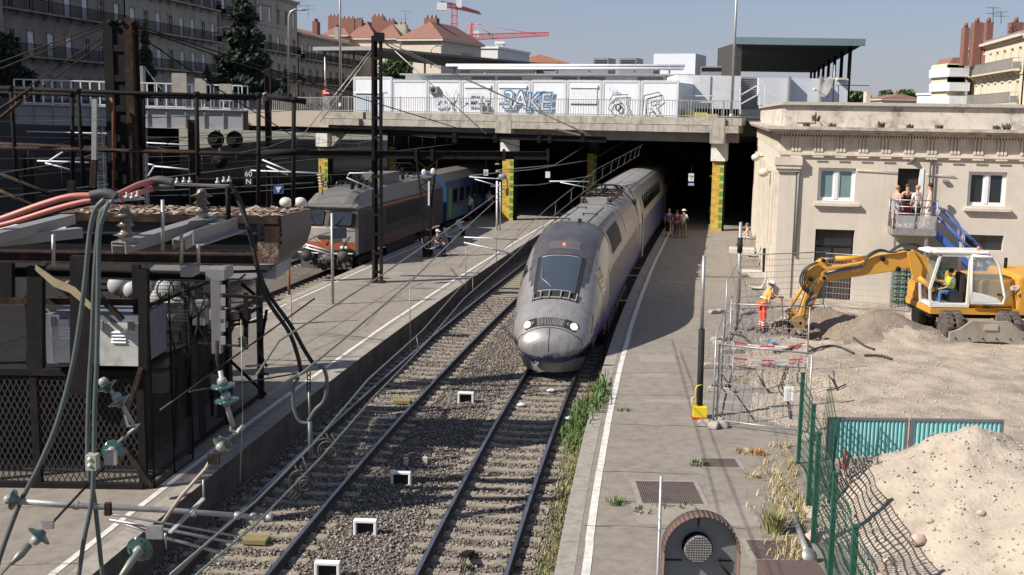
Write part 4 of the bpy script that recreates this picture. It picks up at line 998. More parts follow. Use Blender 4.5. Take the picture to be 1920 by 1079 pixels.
# ---- tower cranes
def lattice(mb, a, b_, w_, n, tip=1.0, r=.08):
 a, b_ = Vector(a), Vector(b_); d = (b_ - a).normalized(); u = V(0, 1, 0); v = d.cross(u).normalized()
 def cn_(f, i):
  ww = w_ * (1 + (tip - 1) * f) / 2; s_ = ((-1, -1), (1, -1), (1, 1), (-1, 1))[i % 4]; return a.lerp(b_, f) + u * ww * s_[0] + v * ww * s_[1]
 for i in range(4): mb.bar(cn_(0, i), cn_(1, i), r * 1.6)
 for k in range(n):
  f0, f1 = k / n, (k + 1) / n
  for i in range(4):
   mb.bar(cn_(f0, i), cn_(f1, i + 1), r); mb.bar(cn_(f1, i), cn_(f1, i + 1), r)
def crane(lab, mx, my0, my1, Y, jib, cj, Yj=0):
 a, b_ = Q(mx, my1, Y), Q(mx, my0, Y); t = thing('tower_crane', lab, 'crane', tuple(V(a.x, Y, 5)), group='red tower cranes')
 g = MB(); lattice(g, (a.x, Y, 5), b_, 1.4, 14, r=.14); g.build('mast', craneR, t)
 j0, j1 = Q(jib[0][0], jib[0][1], Y), Q(jib[1][0], jib[1][1], Y + Yj)
 g = MB(); lattice(g, j0, j1, 1.5, 22, .6, r=.13); g.build('jib', craneR, t)
 c0, c1 = Q(cj[0][0], cj[0][1], Y), Q(cj[1][0], cj[1][1], Y - Yj * .3); g = MB(); lattice(g, c0, c1, 1.3, 5, r=.13); g.build('counter_jib', craneR, t)
 MB().cbox(c1 + V(0, 0, -.6), 2.4, 1.6, 1.8).build('counterweight', whitepaint, t)
 MB().cbox(b_ + V(1.2, 0, .8), 1.5, 1.5, 1.8).build('cab', whitepaint, t)
 return t, b_, j0, j1, c1
crane('red tower crane with foreshortened jib, standing highest on the skyline', 852, 14, 74, 300, ((853, 12), (900, 25)), ((853, 12), (829, 8)), 60)
t, b_, j0, j1, c1 = crane('lower red tower crane with long jib reaching right', 885, 70, 84, 320, ((885, 70), (1029, 64)), ((885, 70), (862, 71)))
ap = Q(884, 44, 320); g = MB(); lattice(g, b_, ap, 1.3, 5, .3, r=.13); g.build('tower_head', craneR, t)
g = MB(); g.tube([ap, j0.lerp(j1, .85)], .07, 5).tube([ap, c1], .07, 5).tube([ap, j0.lerp(j1, .3)], .07, 5); g.build('tie_rods', craneR, t)

# ---- trees
def crown(mb, c, rx, ry, rz_, n, leafs, seed, cone=False, gaps=.0):
 rg = np.random.default_rng(seed); k = 0
 while k < n:
  p = rg.uniform(-1, 1, 3)
  if cone:
   h = (p[2] + 1) / 2; R = (1 - h) ** .8 * (0.75 + .25 * math.sin(h * 26)) + .04; r = math.hypot(p[0], p[1])
   if r > R or r < R * .25: continue
   if mnoise.noise(Vector((p[0] * 3 + seed, p[1] * 3, p[2] * 6))) < -.12: continue
  else:
   r = np.linalg.norm(p)
   if r > 1 - .28 * mnoise.noise(Vector((p[0] * 3 + seed, p[1] * 3, p[2] * 3))) * 2 or r < .35: continue
   if mnoise.noise(Vector((p[0] * 4, p[1] * 4 + seed, p[2] * 4))) < -.15: continue
  q = Vector((c[0] + p[0] * rx, c[1] + p[1] * ry, c[2] + p[2] * rz_)); a = Vector(rg.normal(0, 1, 3)).normalized(); b_ = a.orthogonal().normalized(); l = leafs * rg.uniform(.6, 1.4)
  d = a.cross(b_); i = mb.pts([q - b_ * l * .5, q + d * l * .28, q + b_ * l * .5 - V(0, 0, l * .15), q - d * l * .28]); mb.face((i, i + 1, i + 2, i + 3)); k += 1
def tree(name, px, py0, py1, wpx, Y, lab, m, grp, cone=False, n=2500, ls=.5, seed=1, cat='tree'):
 a, b_ = Q(px, py1, Y), Q(px, py0, Y); H_ = b_.z - a.z; R = wpx / 2150 * Y / 2
 t = thing(name, lab, cat, tuple(a), group=grp)
 g = MB(); g.tube([a, a + V(.1, 0, H_ * .4), a + V(0, .1, H_ * .85)], [R * .12 + .08, R * .08 + .06, .04], 7)
 rg = random.Random(seed)
 for k in range(9):
  f = .25 + k * .07; an = rg.uniform(0, 6.28); s_ = a + V(.05, 0, H_ * f); g.tube([s_, s_ + V(math.cos(an) * R * .5, math.sin(an) * R * .5, H_ * .06), s_ + V(math.cos(an) * R * .85, math.sin(an) * R * .85, H_ * .05)], [.09, .05, .02], 5)
 g.build('trunk', bark, t)
 g = MB(); z0_ = .08 if cone else .25
 crown(g, (a.x, Y, a.z + H_ * (z0_ + 1) / 2), R, R, H_ * (1 - z0_) / 2, n, ls, seed, cone)
 g.build('crown', m, t); return t
lg = 'street trees in front of the left apartments'
tree('conifer', 459, -20, 185, 130, 96, 'tall spreading dark conifer in front of the left apartments', darkleaf, lg, True, 9000, .55, 1)
tree('cypress', 276, 42, 185, 46, 90, 'narrow dark cypress just right of the big rusty column', darkleaf, lg, True, 4000, .3, 2)
tree('conifer', 390, 120, 190, 34, 92, 'small dark shrub like conifer beside the signal gantry', darkleaf, lg, True, 1500, .3, 3)
tree('cypress', 536, 118, 190, 20, 93, 'slim little cypress near the no entry sign', darkleaf, lg, True, 1200, .25, 4)
tree('leafy_tree', 8, 60, 215, 70, 80, 'dark broadleaf tree cut by the left edge of the photo', darkleaf, lg, False, 4500, .35, 5)
tree('leafy_tree', 45, 130, 235, 60, 82, 'dark leafy bush beside the tree at the left edge', darkleaf, lg, False, 3000, .35, 6)
tree('leafy_tree', 742, 110, 165, 62, 124, 'green tree seen under the left canopy roof', leaf, lg, False, 2500, .4, 7)
hz = 'round trees on the right horizon'
for i, (px, y0, w_, lab) in enumerate(((1600, 172, 26, 'low horizon tree next to the white annex'), (1618, 174, 26, 'second low horizon tree from the white annex'), (1660, 170, 24, 'rounded tree right of the small white chimney'), (1697, 169, 32, 'largest round tree on the right horizon'), (1728, 178, 30, 'low wide trees left of the sunlit apartments'), (1752, 181, 26, 'lowest trees touching the sunlit apartments'))):
 tree('horizon_tree', px, y0, 200, w_, 260 + i * 8, lab, leaf, hz, False, 900, 1.0, 20 + i)
house('town_house', 'low distant house with red roof on the right horizon', 1655, 1725, 186, 240, 10, 1.0, cream, rooftile, hip=False)
house('town_house', 'tiny white house between the horizon trees and the sunlit apartments', 1750, 1770, 178, 200, 8, 0, whitew, None, flat=True)
g = fbox(MB(), 1625, 1632, 172, 195, 70, 70.6); g.single('chimney_stack', stonetrim, 'small pale chimney stack behind the station parapet', 'chimney')
yb_ = mat('yellow_crate', (.60, .50, .15), .6)
for i, (x0, x1, y0) in enumerate(((1284, 1302, 205), (1304, 1326, 211), (1328, 1345, 214))): fbox(MB(), x0, x1, y0, 223, 73.5 - i * .3, 74.2 - i * .3).single('yellow_crate', yb_, ['tallest pale yellow crate behind the bridge railing', 'middle pale yellow crate behind the bridge railing', 'lowest pale yellow crate behind the bridge railing'][i], 'crate', 'yellow crates on the bridge')
t = thing('scaffold_frame', 'white scaffold frame with sloping ladder on the right end of the bridge', 'scaffold', tuple(Q(1350, 222, 74.5)))
for a, b_ in (((1286, 180), (1286, 222)), ((1336, 180), (1336, 222)), ((1286, 180), (1388, 180)), ((1286, 192), (1336, 192)), ((1388, 165), (1388, 215)), ((1390, 178), (1434, 152)), ((1434, 152), (1434, 200)), ((1424, 160), (1424, 200)), ((1440, 172), (1460, 192)), ((1388, 196), (1424, 176))): MB().bar(Q(*a, 74.5), Q(*b_, 74.5), .07).build('tube', whitepaint, t)
# street lamps and signs on the left street
def street_lamp(px, pyb, pyt, Y, arm, lab):
 a, b_ = Q(px, pyb, Y), Q(px, pyt, Y); t = thing('street_lamp', lab, 'street lamp', tuple(a), group='street lamps')
 s_ = 1 if arm > 0 else -1; r = abs(arm) / 2150 * Y
 MB().tube([a, b_ - V(0, 0, r * .5), b_ + V(s_ * r * .15, 0, -r * .15), b_ + V(s_ * r * .45, 0, 0), b_ + V(s_ * r * .8, 0, 0)], .07, 8).build('pole', greysteel, t)
 MB().ball(b_ + V(s_ * r, 0, .0), .22, (1.8, .8, .4)).build('lamp_head', greysteel, t)
street_lamp(541, 180, 18, 92, 26, 'curved grey street lamp in front of the pale corner block'); street_lamp(808, 128, 86, 140, 20, 'small curved street lamp in front of the cream house')
ns = thing('no_entry_sign', 'red and white no entry sign at the left end of the bridge', 'road sign', tuple(Q(612, 200, 83)))
p = Q(612, 175, 83); MB().tube([Q(612, 205, 83), p], .04, 6).build('post', greysteel, ns)
o = MB().lathe([(.30, 0), (.30, .04), (0, .04)], p, (0, -1, 0), 20).build('disc', red, ns); MB().box(p.x - .2, p.x + .2, p.y - .06, p.y - .045, p.z - .05, p.z + .05).build('bar', whitepaint, o)
# ================================================================== HIGH SPEED TRAIN
silver = mat('train_silver', (.32, .308, .298), .36, .4, var=.2, scale=1.6, bump=.03, dirt=.75, dirtcol=(.20, .17, .14), dscale=1.8, streak=True, coat=.15)
trainblue = mat('train_blue', (.055, .06, .20), .4, .2, var=.2, dirt=.35, dirtcol=(.12, .10, .11), coat=.3)
traindk = mat('train_dark_roof', (.075, .07, .075), .45, .2, var=.2, dirt=.45, dirtcol=(.17, .15, .13), coat=.2)
slate = mat('train_slate', (.085, .08, .095), .5, .2, var=.2, dirt=.4, dirtcol=(.18, .155, .13))
skirtm = mat('underframe', (.045, .04, .038), .8, .1, var=.4, dirt=.4)
roofgr = mat('train_roof_grey', (.25, .24, .225), .6, .2, var=.25, dirt=.7, dirtcol=(.10, .09, .08), dscale=1.5)
SY = np.arange(20, 130, .25); _SX = np.array([XC(y) for y in SY]); _SL = np.concatenate([[0], np.cumsum(np.hypot(np.diff(SY), np.diff(_SX)))])
def path(s, Y0=32.95, off=0):
 s0 = np.interp(Y0, SY, _SL); Y = float(np.interp(s0 + s, _SL, SY)); h = HD(Y); return V(XC(Y) + off * math.cos(h), Y - off * math.sin(h), RZ), V(math.cos(h), -math.sin(h), 0), V(math.sin(h), math.cos(h), 0)
PS = [0, .02, .08, .20, .45, .8, 1.3, 2.0, 3.0, 4.0, 5.0, 6.5]
PT = [.90, 1.12, 1.24, 1.39, 1.58, 1.80, 2.10, 2.52, 3.08, 3.55, 3.85, 4.02]       # crown line
PWd = [.14, .48, .68, .87, 1.04, 1.16, 1.25, 1.32, 1.38, 1.41, 1.42, 1.42]
PBt = [.76, .60, .50, .43, .39, .42, .40, .40, .40, .40, .40, .40]
PN = [2.0, 2.0, 2.0, 2.05, 2.15, 2.3, 2.4, 2.5, 2.7, 2.9, 3.1, 3.3]
def sect(s, t, off=0.0, Y0=32.95):
 """point on the train skin: s metres behind the nose tip, t angle 0 = right waist, pi/2 = crown, pi = left"""
 T = np.interp(s, PS, PT); W = np.interp(s, PS, PWd); Bm = np.interp(s, PS, PBt); n = np.interp(s, PS, PN)
 zc = Bm + (T - Bm) * np.interp(s, [0, 1, 4], [.45, .40, .36]); c, si = math.cos(t), math.sin(t)
 if si >= 0: u = math.copysign(abs(c) ** (2 / n), c); z = zc + (T - zc) * abs(si) ** (2 / n) + 0
 else: u = math.copysign(abs(c) ** (2 / (n + 1.2)), c) * (1 - .0 * abs(si)); z = zc - (zc - Bm) * abs(si) ** (2 / (n + 1.0))
 if z > 2.0: u *= 1 - .05 * min(1, (z - 2.0) / 2)
 if si < 0 and s < 5: u *= 1 - .30 * (zc - z) / (zc - Bm) * (1 - s / 5)
 p, x, f = path(s, Y0); q = p + x * (u * W) + V(0, 0, z)
 if off:
  c0 = p + V(0, 0, zc); d = (q - c0); d.normalize(); q = q + d * off
 return q
def patch(mb, s0, s1, t0, t1, ns, ntt, off, mi=None, sk=None):
 def fn(a, b_):
  s = s0 + (s1 - s0) * b_; tt0, tt1 = t0, t1
  if sk: tt0, tt1 = sk(b_, t0, t1)
  return sect(s, tt0 + (tt1 - tt0) * a, off)
 mb.grid(fn, ntt, ns); return mb
tgv = thing('high_speed_train', 'silver and blue high speed train with lit headlights coming out from under the bridge', 'train', tuple(path(0)[0]))
LP = 21.6
def skin_mesh(s0, s1, ds, matfn, mats, name, Y0=32.95, nt_=72, cap=False, endcap=True, boost=0):
 g = MB(); g.smooth = True; ss = list(np.arange(s0, s1, ds)) + [s1]
 if cap: ss = [0, .01, .02, .04, .06, .08, .11, .15, .2, .3, .42, .56] + [q for q in ss if q > .7]
 rows = []
 for s in ss:
  k0 = len(g.v); rows.append(g.pts([sect(s, -PI / 2 + 2 * PI * j / nt_, boost) for j in range(nt_)]))
 for i in range(len(ss) - 1):
  for j in range(nt_):
   g.face((rows[i] + j, rows[i] + (j + 1) % nt_, rows[i + 1] + (j + 1) % nt_, rows[i + 1] + j), matfn((ss[i] + ss[i + 1]) / 2, -PI / 2 + 2 * PI * (j + .5) / nt_))
 if cap: g.smooth = False; g.face([rows[0] + j for j in range(nt_)][::-1], 0); g.smooth = True
 if endcap:
  g.smooth = False; g.face([rows[-1] + j for j in range(nt_)][::-1], 0)
  if not cap: g.face([rows[0] + j for j in range(nt_)], 0)
 return g.build(name, mats, tgv)
def m_power(s, t):
 z = sect(s, t).z - RZ; c = abs(math.cos(t)); up = math.sin(t) > 0
 if z < np.interp(s, [0, .3, .8, 1.5, 3, 5, 22], [.64, .76, 1.05, 1.35, 1.6, 1.6, 1.6]): return 1
 if s > 2.2 and up and c < np.interp(s, [2.2, 4, 6, 22], [.60, .66, .72, .74]) and s < 6.6: return 2
 if s >= 6.6 and up and z > 3.72: return 4
 if s > 5.2 and s < 21 and z < 2.5: return 3
 return 0
body = skin_mesh(0, LP, .3, m_power, [silver, trainblue, traindk, slate, roofgr], 'power_car_body', cap=True)
# windscreen: black surround, glass, vents, wiper
def tw(half):   # angular half width
 return PI / 2 - half, PI / 2 + half
g = MB(); g.smooth = True
patch(g, 1.38, 3.42, *tw(.92), 10, 14, .012, sk=lambda b_, a, c: (PI / 2 - (.50 - .03 * b_), PI / 2 + (.50 - .03 * b_)))
g.build('windscreen_frame', black, tgv)
g = MB(); g.smooth = True
patch(g, 1.72, 3.28, 0, 0, 10, 14, .024, sk=lambda b_, a, c: (PI / 2 - (.385 - .02 * b_), PI / 2 + (.385 - .02 * b_)))
ws = g.build('windscreen', mat('windscreen_glass', (.035, .045, .06), .05, var=.1, bump=0, spec=1.0, coat=1.0), tgv)
g = MB(); g.smooth = True
for s in (1.71, 3.30): g.tube([sect(s, PI / 2 + a, .03) for a in np.linspace(-.365, .365, 9)], .018, 6)
g.build('trim_strip', greysteel, tgv)
g = MB()
for k in range(6):
 a = -.45 + k * .18; g.bar(sect(1.38, PI / 2 + a, .02), sect(1.66, PI / 2 + a, .05), .03, .1)
g.tube([sect(1.43, PI / 2 + a, .02) for a in np.linspace(-.47, .47, 12)], .03, 6).build('windscreen_vent', greypaint, tgv)
g = MB(); g.tube([sect(1.8, PI / 2 + .05, .05), sect(2.2, PI / 2 + .28, .06), sect(2.7, PI / 2 + .30, .05)], .014, 5); g.build('wiper', greysteel, ws)
# head lamps, grille, top lamp, nose doors
lampm = mat('head_lamp_lit', (.9, .85, .7), .3, emis=((1, .80, .50), 1.0), bump=0)
NL0, NL1 = .36, .66
for sg in (-1, 1):
 g = MB(); g.smooth = True
 a0, a1 = PI / 2 + sg * .36, PI / 2 + sg * .80
 patch(g, NL0, NL1, min(a0, a1), max(a0, a1), 4, 10, .010); o = g.build('headlight', glassd, tgv)
 c_ = sect(.50, PI / 2 + sg * .67, .012); n_ = (c_ - sect(.50, PI / 2 + sg * .67, -.2)).normalized(); n_ = (n_ + V(-.1, -1.0, .1)).normalized()
 MB().lathe([(.0, 0), (.115, 0), (.115, .03), (.0, .04)], c_, n_, 16).build('lamp', lampm, o)
 c_ = sect(.50, PI / 2 + sg * .49, .012); MB().lathe([(.0, 0), (.07, 0), (.07, .02), (.0, .025)], c_, n_, 12).build('tail_lamp', mat('lamp_unlit', (.12, .10, .09), .2), o)
g = MB()
for k in range(17):
 a = PI / 2 - .32 + k * .04; g.bar(sect(.37, a, .012), sect(.65, a, .012), .018, .03)
g.build('nose_grille', greysteel, tgv); g = MB(); g.smooth = True; patch(g, .36, .66, PI / 2 - .345, PI / 2 + .345, 4, 8, .004); g.build('grille_recess', black, tgv)
g = MB(); g.smooth = True; patch(g, 3.7, 4.2, PI / 2 - .26, PI / 2 + .22, 4, 4, .012); tl = g.build('roof_lamp_glass', mat('roof_lamp_dark', (.10, .09, .09), .2), tgv)
c_ = sect(3.92, PI / 2, .02); MB().ball(c_, .055).build('lamp', mat('red_lamp', (.8, .15, .08), .3, emis=((1, .15, .05), 1.2)), tl)
seam = mat('seam_black', (.03, .028, .028), .6, bump=0)
def front_pt(xr, z, off=.006):
 """point on the nose front for a given lateral and height, by search"""
 best = None
 for s in np.linspace(0, 2.2, 45):
  for t in np.linspace(-PI / 2, PI / 2, 46) if xr >= 0 else np.linspace(PI / 2, 1.5 * PI, 46):
   q = sect(s, t, off); p, x, f = path(s); d = (abs((q - p).dot(x) - xr) + abs(q.z - RZ - z))
   if best is None or d < best[0]: best = (d, q)
 return best[1]
def sg_(a): return sect(a[0], a[1], .008)
L = [(.30, PI / 2 + a) for a in np.linspace(-.95, .95, 12)]; Rr = [(s, PI / 2 - 1.0 - k * .22) for k, s in enumerate((.33, .36, .36, .34, .30, .24))]
Ll = [(s, PI / 2 + 1.0 + k * .22) for k, s in enumerate((.33, .36, .36, .34, .30, .24))]
g = MB(); g.smooth = True; g.tube([sg_(q) for q in Rr[::-1] + L + Ll], .012, 5); g.build('nose_cover_seam', seam, tgv)
g = MB(); p0 = sect(.30, PI / 2, .008)
g.tube([sect(s, PI / 2, .01) for s in (.30, .18, .08, .03, .0)] + [sect(.0, -PI / 2, .01), sect(.04, -PI / 2, .01)], .012, 5); g.build('nose_door_seam', seam, tgv)
g = MB(); g.smooth = True      # curved front skirt with dark gap above
def skirt(a, b_, grow=0):
 an = -1.25 + 2.5 * a; R = .92 + .16 * b_; p, x, f = path(1.5); return p + x * (math.sin(an) * R) - f * (math.cos(an) * (1.0 + .14 * b_)) + V(0, 0, .08 + .42 * b_)
g.grid(skirt, 20, 3); g.build('front_skirt', silver, tgv)
g = MB(); p, x, f = path(1.5)
g.prism([(math.sin(a) * .88, -math.cos(a) * .85) for a in np.linspace(-1.3, 1.3, 14)], p + V(0, 0, .3), x, f, V(0, 0, 1), .3); g.build('coupler_housing', black, tgv)
o = MB().tube([front_pt(.0, .75) - f * .02, front_pt(.14, .68) - f * .03, front_pt(.0, .68) - f * .02], .012, 5).build('emblem', whitepaint, tgv)
# side windows and doors on the power car, visible (right) flank and left flank
def side_box(s0, s1, z0, z1, sg, off=.012, mb=None, mi=None):
 g = mb or MB(); k = 6
 def tz(s, z):      # angle for a height
  lo, hi = -PI / 2, PI / 2
  for _ in range(30):
   mdl = (lo + hi) / 2
   if sect(s, mdl).z - RZ < z: lo = mdl
   else: hi = mdl
  return lo if sg > 0 else PI - lo
 g.smooth = True
 n = max(1, int((s1 - s0) / 1.0)); g.grid(lambda a, b_: sect(s0 + (s1 - s0) * a, tz(s0 + (s1 - s0) * a, z0 + (z1 - z0) * b_), off), n, 3); return g
for sg in (1, -1):
 side_box(7.2, 11.8, 2.85, 3.62, sg).build('side_intake_grille', black, tgv)
 g = MB()
 for k in range(7): side_box(7.35 + k * .65, 7.40 + k * .65, 2.88, 3.58, sg, .03, g)
 g.build('grille_bar', slate, tgv)
 g = side_box(3.05, 3.75, 2.15, 2.85, sg, .012); g.build('cab_side_window', glassd, tgv)
 g = MB(); g.smooth = True
 g.tube([sect(3.0, (.28 if sg > 0 else PI - .28), .01), sect(3.0, (-.5 if sg > 0 else PI + .5), .01)], .01, 4).tube([sect(3.8, (.30 if sg > 0 else PI - .30), .01), sect(3.8, (-.5 if sg > 0 else PI + .5), .01)], .01, 4).build('cab_door_seam', seam, tgv)
 g = MB(); g.smooth = True; g.tube([sect(1.0, (.2 if sg > 0 else PI - .2), .008), sect(1.5, (.45 if sg > 0 else PI - .45), .008), sect(1.75, (.1 if sg > 0 else PI - .1), .008), sect(1.2, (-.2 if sg > 0 else PI + .2), .008), sect(1.0, (.2 if sg > 0 else PI - .2), .008)], .01, 4).build('hatch_seam', seam, tgv)
p_, x_, f_ = path(4.4); tm = wallM(sect(4.5, -.45, .02), f_, V(0, 0, 1)); text_mesh('SNCF', .55, red, tm, tgv, 'train_lettering', ext=.003, shear=.2)
p_, x_, f_ = path(1.6); tm = wallM(sect(1.5, -.1, .03), (sect(1.9, -.1) - sect(1.1, -.1)), V(0, 0, 1)); text_mesh('SNCF', .22, mat('faded_red', (.35, .14, .12), .6), tm, tgv, 'train_lettering', ext=.003)
# roof equipment
g = MB(); g.smooth = True
for u, h_ in ((-.55, .02), (-.2, .02), (.2, .02), (.55, .02)): g.tube([sect(s, PI / 2 + u * .9, .01) for s in np.arange(6.8, 14, .8)], .018, 4)
g.build('roof_seams', seam, tgv)
for s, du in ((7.0, .15), (9.2, -.1), (9.6, .35), (12.0, .1)):
 a = sect(s, PI / 2 + du, .08); MB().bar(a - x_ * .3, a + x_ * .3, .03).bar(a - x_ * .25 - V(0, 0, .07), a - x_ * .25 + V(0, 0, .02), .04).bar(a + x_ * .25 - V(0, 0, .07), a + x_ * .25 + V(0, 0, .02), .04).build('roof_rail', black, tgv)
MB().cbox(sect(6.6, PI / 2 - .05, .05), .12, .2, .12).build('horn', black, tgv)
side_box(5.8, 6.3, 3.95, 4.0, 1)  # (sizing only)
g = MB(); g.smooth = True
for s in (6.6, 14.2): g.tube([sect(s, PI / 2 + a, .004) for a in np.linspace(-1.2, 1.2, 16)], .012, 4)
g.build('roof_joint', seam, tgv)
# pantograph in a well between the power car and the first coach
def panto(par, s, hgt, Y0=32.95, off=0, dirn=1, zroof=4.05):
 p, x, f = path(s, Y0, off); f = f * dirn; o = p + V(0, 0, zroof)
 t = MB().bar(o - x * .6 - f * .8 + V(0, 0, .2), o + x * .6 - f * .8 + V(0, 0, .2), .07).bar(o - x * .6 + f * .6 + V(0, 0, .2), o + x * .6 + f * .6 + V(0, 0, .2), .07).bar(o - x * .5 - f * .8 + V(0, 0, .2), o - x * .5 + f * .6 + V(0, 0, .2), .07).bar(o + x * .5 - f * .8 + V(0, 0, .2), o + x * .5 + f * .6 + V(0, 0, .2), .07).build('pantograph', darksteel, par)
 g = MB()
 for a, b_ in ((-.6, -.8), (.6, -.8), (-.6, .6), (.6, .6)): g.lathe([(.06, 0), (.1, .04), (.05, .08), (.1, .12), (.05, .16), (.05, .2)], o + x * a + f * b_, n=10)
 g.build_split('insulator', mat('brown_porcelain', (.10, .06, .045), .3), t)
 e = o + f * 1.0 + V(0, 0, hgt * .45); h_ = o - f * .2 + V(0, 0, hgt)
 g = MB(); g.tube([o - f * .7 + V(0, 0, .25), e], .045, 6).tube([e, h_ - x * .0], .03, 6).tube([o - f * .5 + V(0, 0, .22) + x * .1, e + x * .1], .015, 5); g.build('arms', darksteel, t)
 g = MB(); g.tube([h_ - x * .78 - V(0, 0, .15), h_ - x * .55, h_ + x * .55, h_ + x * .78 - V(0, 0, .15)], .025, 6).tube([h_ - x * .78 - V(0, 0, .15) + f * .3, h_ - x * .55 + f * .3, h_ + x * .55 + f * .3, h_ + x * .78 - V(0, 0, .15) + f * .3], .025, 6).bar(h_ - x * .4, h_ - x * .4 + f * .3, .03).bar(h_ + x * .4, h_ + x * .4 + f * .3, .03); g.build('collector_head', darksteel, t)
 return t
panto(tgv, 17.2, .62); panto(tgv, 19.6, .45, dirn=-1)
g = MB(); rr = random.Random(3)
for k in range(14):
 p, x, f = path(15.4 + k * .42); a = p + x * rr.uniform(-.8, .8) + V(0, 0, 4.0); b_ = a + V(rr.uniform(-.6, .6), rr.uniform(.3, 1.2), rr.uniform(.0, .25)); c_ = (a + b_) / 2 + V(0, 0, .35)
 g.tube([a, c_, b_], .022, 5)
g.build('roof_cables', black, tgv)
g = MB()
for k in range(8):
 p, x, f = path(15.0 + k * .75); g.lathe([(.07, 0), (.12, .04), (.06, .08), (.12, .12), (.06, .16), (.12, .20), (.04, .26), (.0, .27)], p + x * (.55 if k % 2 else -.55) + V(0, 0, 4.02), n=10)
g.build_split('roof_insulator', mat('brown_porcelain', (.1, .06, .045)), tgv)
for k, (s, w_) in enumerate(((15.3, .9), (18.6, 1.1), (20.8, .8))):
 p, x, f = path(s); MB().cbox(p + V(0, 0, 4.13), w_, .6, .22, rz=-HD(p.y)).build('roof_box', greypaint, tgv)
# bogies and underframe
def bogie(par, s, Y0=32.95, off=0, wr=.46):
 p, x, f = path(s, Y0, off); b_ = MB()
 for sg in (-1, 1): b_.bar(p + x * sg * 1.0 - f * 1.7 + V(0, 0, .55), p + x * sg * 1.0 + f * 1.7 + V(0, 0, .55), .16, .3)
 b_.bar(p - x * 1.0 + V(0, 0, .6), p + x * 1.0 + V(0, 0, .6), .4, .3)
 o = b_.build('bogie', skirtm, par)
 for sf in (-1.3, 1.3):
  for sg in (-1, 1): MB().lathe([(.0, 0), (wr, 0), (wr, .1), (wr + .03, .1), (wr + .03, .13), (.1, .13)], p + f * sf + x * (sg * .68) + V(0, 0, wr), x * sg, 20).build('wheel', rust_rail, o)
for s in (4.3, 16.5, 23.3, 42, 60.5): bogie(tgv, s)
g = MB()
for s in np.arange(6.8, 14.5, 1.9):
 p, x, f = path(s)
 for sg in (-1, 1): g.cbox(p + x * sg * 1.12 + V(0, 0, .42), .45, 1.6, .5, rz=-HD(p.y))
g.build_split('underfloor_box', skirtm, tgv)
# coaches
PS_c = dict(T=4.28, W=1.44)
def coach(s0, s1, name, lab):
 g = MB(); g.smooth = True; nt_ = 64; ss = [s0, s0 + .12] + list(np.arange(s0 + 1, s1 - .5, 1.0)) + [s1 - .12, s1]
 def sec(s, j, sh=1.0):
  t = -PI / 2 + 2 * PI * j / nt_; c, si = math.cos(t), math.sin(t); n = 3.6; zc = 1.9; T = 4.24; Bm = .40
  u = math.copysign(abs(c) ** (2 / n), c); z = zc + (T - zc) * abs(si) ** (2 / n) if si > 0 else zc - (zc - Bm) * abs(si) ** (2 / 5)
  p, x, f = path(s); uu = u * 1.44 * sh
  if z > 2.4: uu *= 1 - .10 * (z - 2.4) / 1.9
  return p + x * uu + V(0, 0, z * (1 if sh == 1 else .985))
 rows = [g.pts([sec(s, j, .94 if s in (s0, s1) else 1.0) for j in range(nt_)]) for s in ss]
 for i in range(len(ss) - 1):
  for j in range(nt_):
   z = (Vector(g.v[rows[1] + j]).z + Vector(g.v[rows[1] + (j + 1) % nt_]).z) / 2 - RZ
   mi = 3 if z > 4.0 else (0 if z > 2.68 else (1 if z > .95 else 2))
   g.face((rows[i] + j, rows[i] + (j + 1) % nt_, rows[i + 1] + (j + 1) % nt_, rows[i + 1] + j), mi)
 g.smooth = False; g.face([rows[0] + j for j in range(nt_)], 0); g.face([rows[-1] + j for j in range(nt_)][::-1], 0)
 o = g.build(name, [silver, trainblue, skirtm, roofgr], tgv, label=lab)
 for sg in (-1, 1):
  s = s0 + 3.2; k = 0
  while s < s1 - 3.2:
   def wf(a, b_, s=s, sg=sg):
    p, x, f = path(s + .95 * a); z = 2.98 + .68 * b_; return p + x * sg * (1.44 * (1 - .10 * (z - 2.4) / 1.9) + .012 - .03 * b_ * b_) + V(0, 0, z)
   w2 = MB(); w2.grid(wf, 2, 2); w2.build('coach_window', glassd, o); s += 1.35
  d = MB(); d.grid(lambda a, b_: (lambda p, x, f: p + x * sg * 1.455 + V(0, 0, .75 + 2.1 * b_))(*path(s0 + 1.2 + 1.0 * a)), 2, 2); d.build('coach_door', greypaint, o)
 g = MB(); g.smooth = True
 for u in (-.75, -.4, 0, .4, .75): g.tube([path(s)[0] + path(s)[1] * u + V(0, 0, 4.24 - .06 * u * u * 2) for s in np.arange(s0 + .5, s1, 1.5)], .02, 4)
 g.build('roof_ribs', roofgr, o)
 return o
p, x, f = path(LP + .4); MB().cbox(p + V(0, 0, 2.1), 2.4, 1.0, 3.2, rz=-HD(p.y)).build('gangway', black, tgv)
coach(LP + .75, LP + 19.8, 'first_coach', 'blue and silver coach behind the power car'); coach(LP + 20.3, LP + 39, 'second_coach', 'coach disappearing under the bridge')
p, x, f = path(LP + 20.05); MB().cbox(p + V(0, 0, 2.1), 2.4, .7, 3.2, rz=-HD(p.y)).build('gangway', black, tgv)

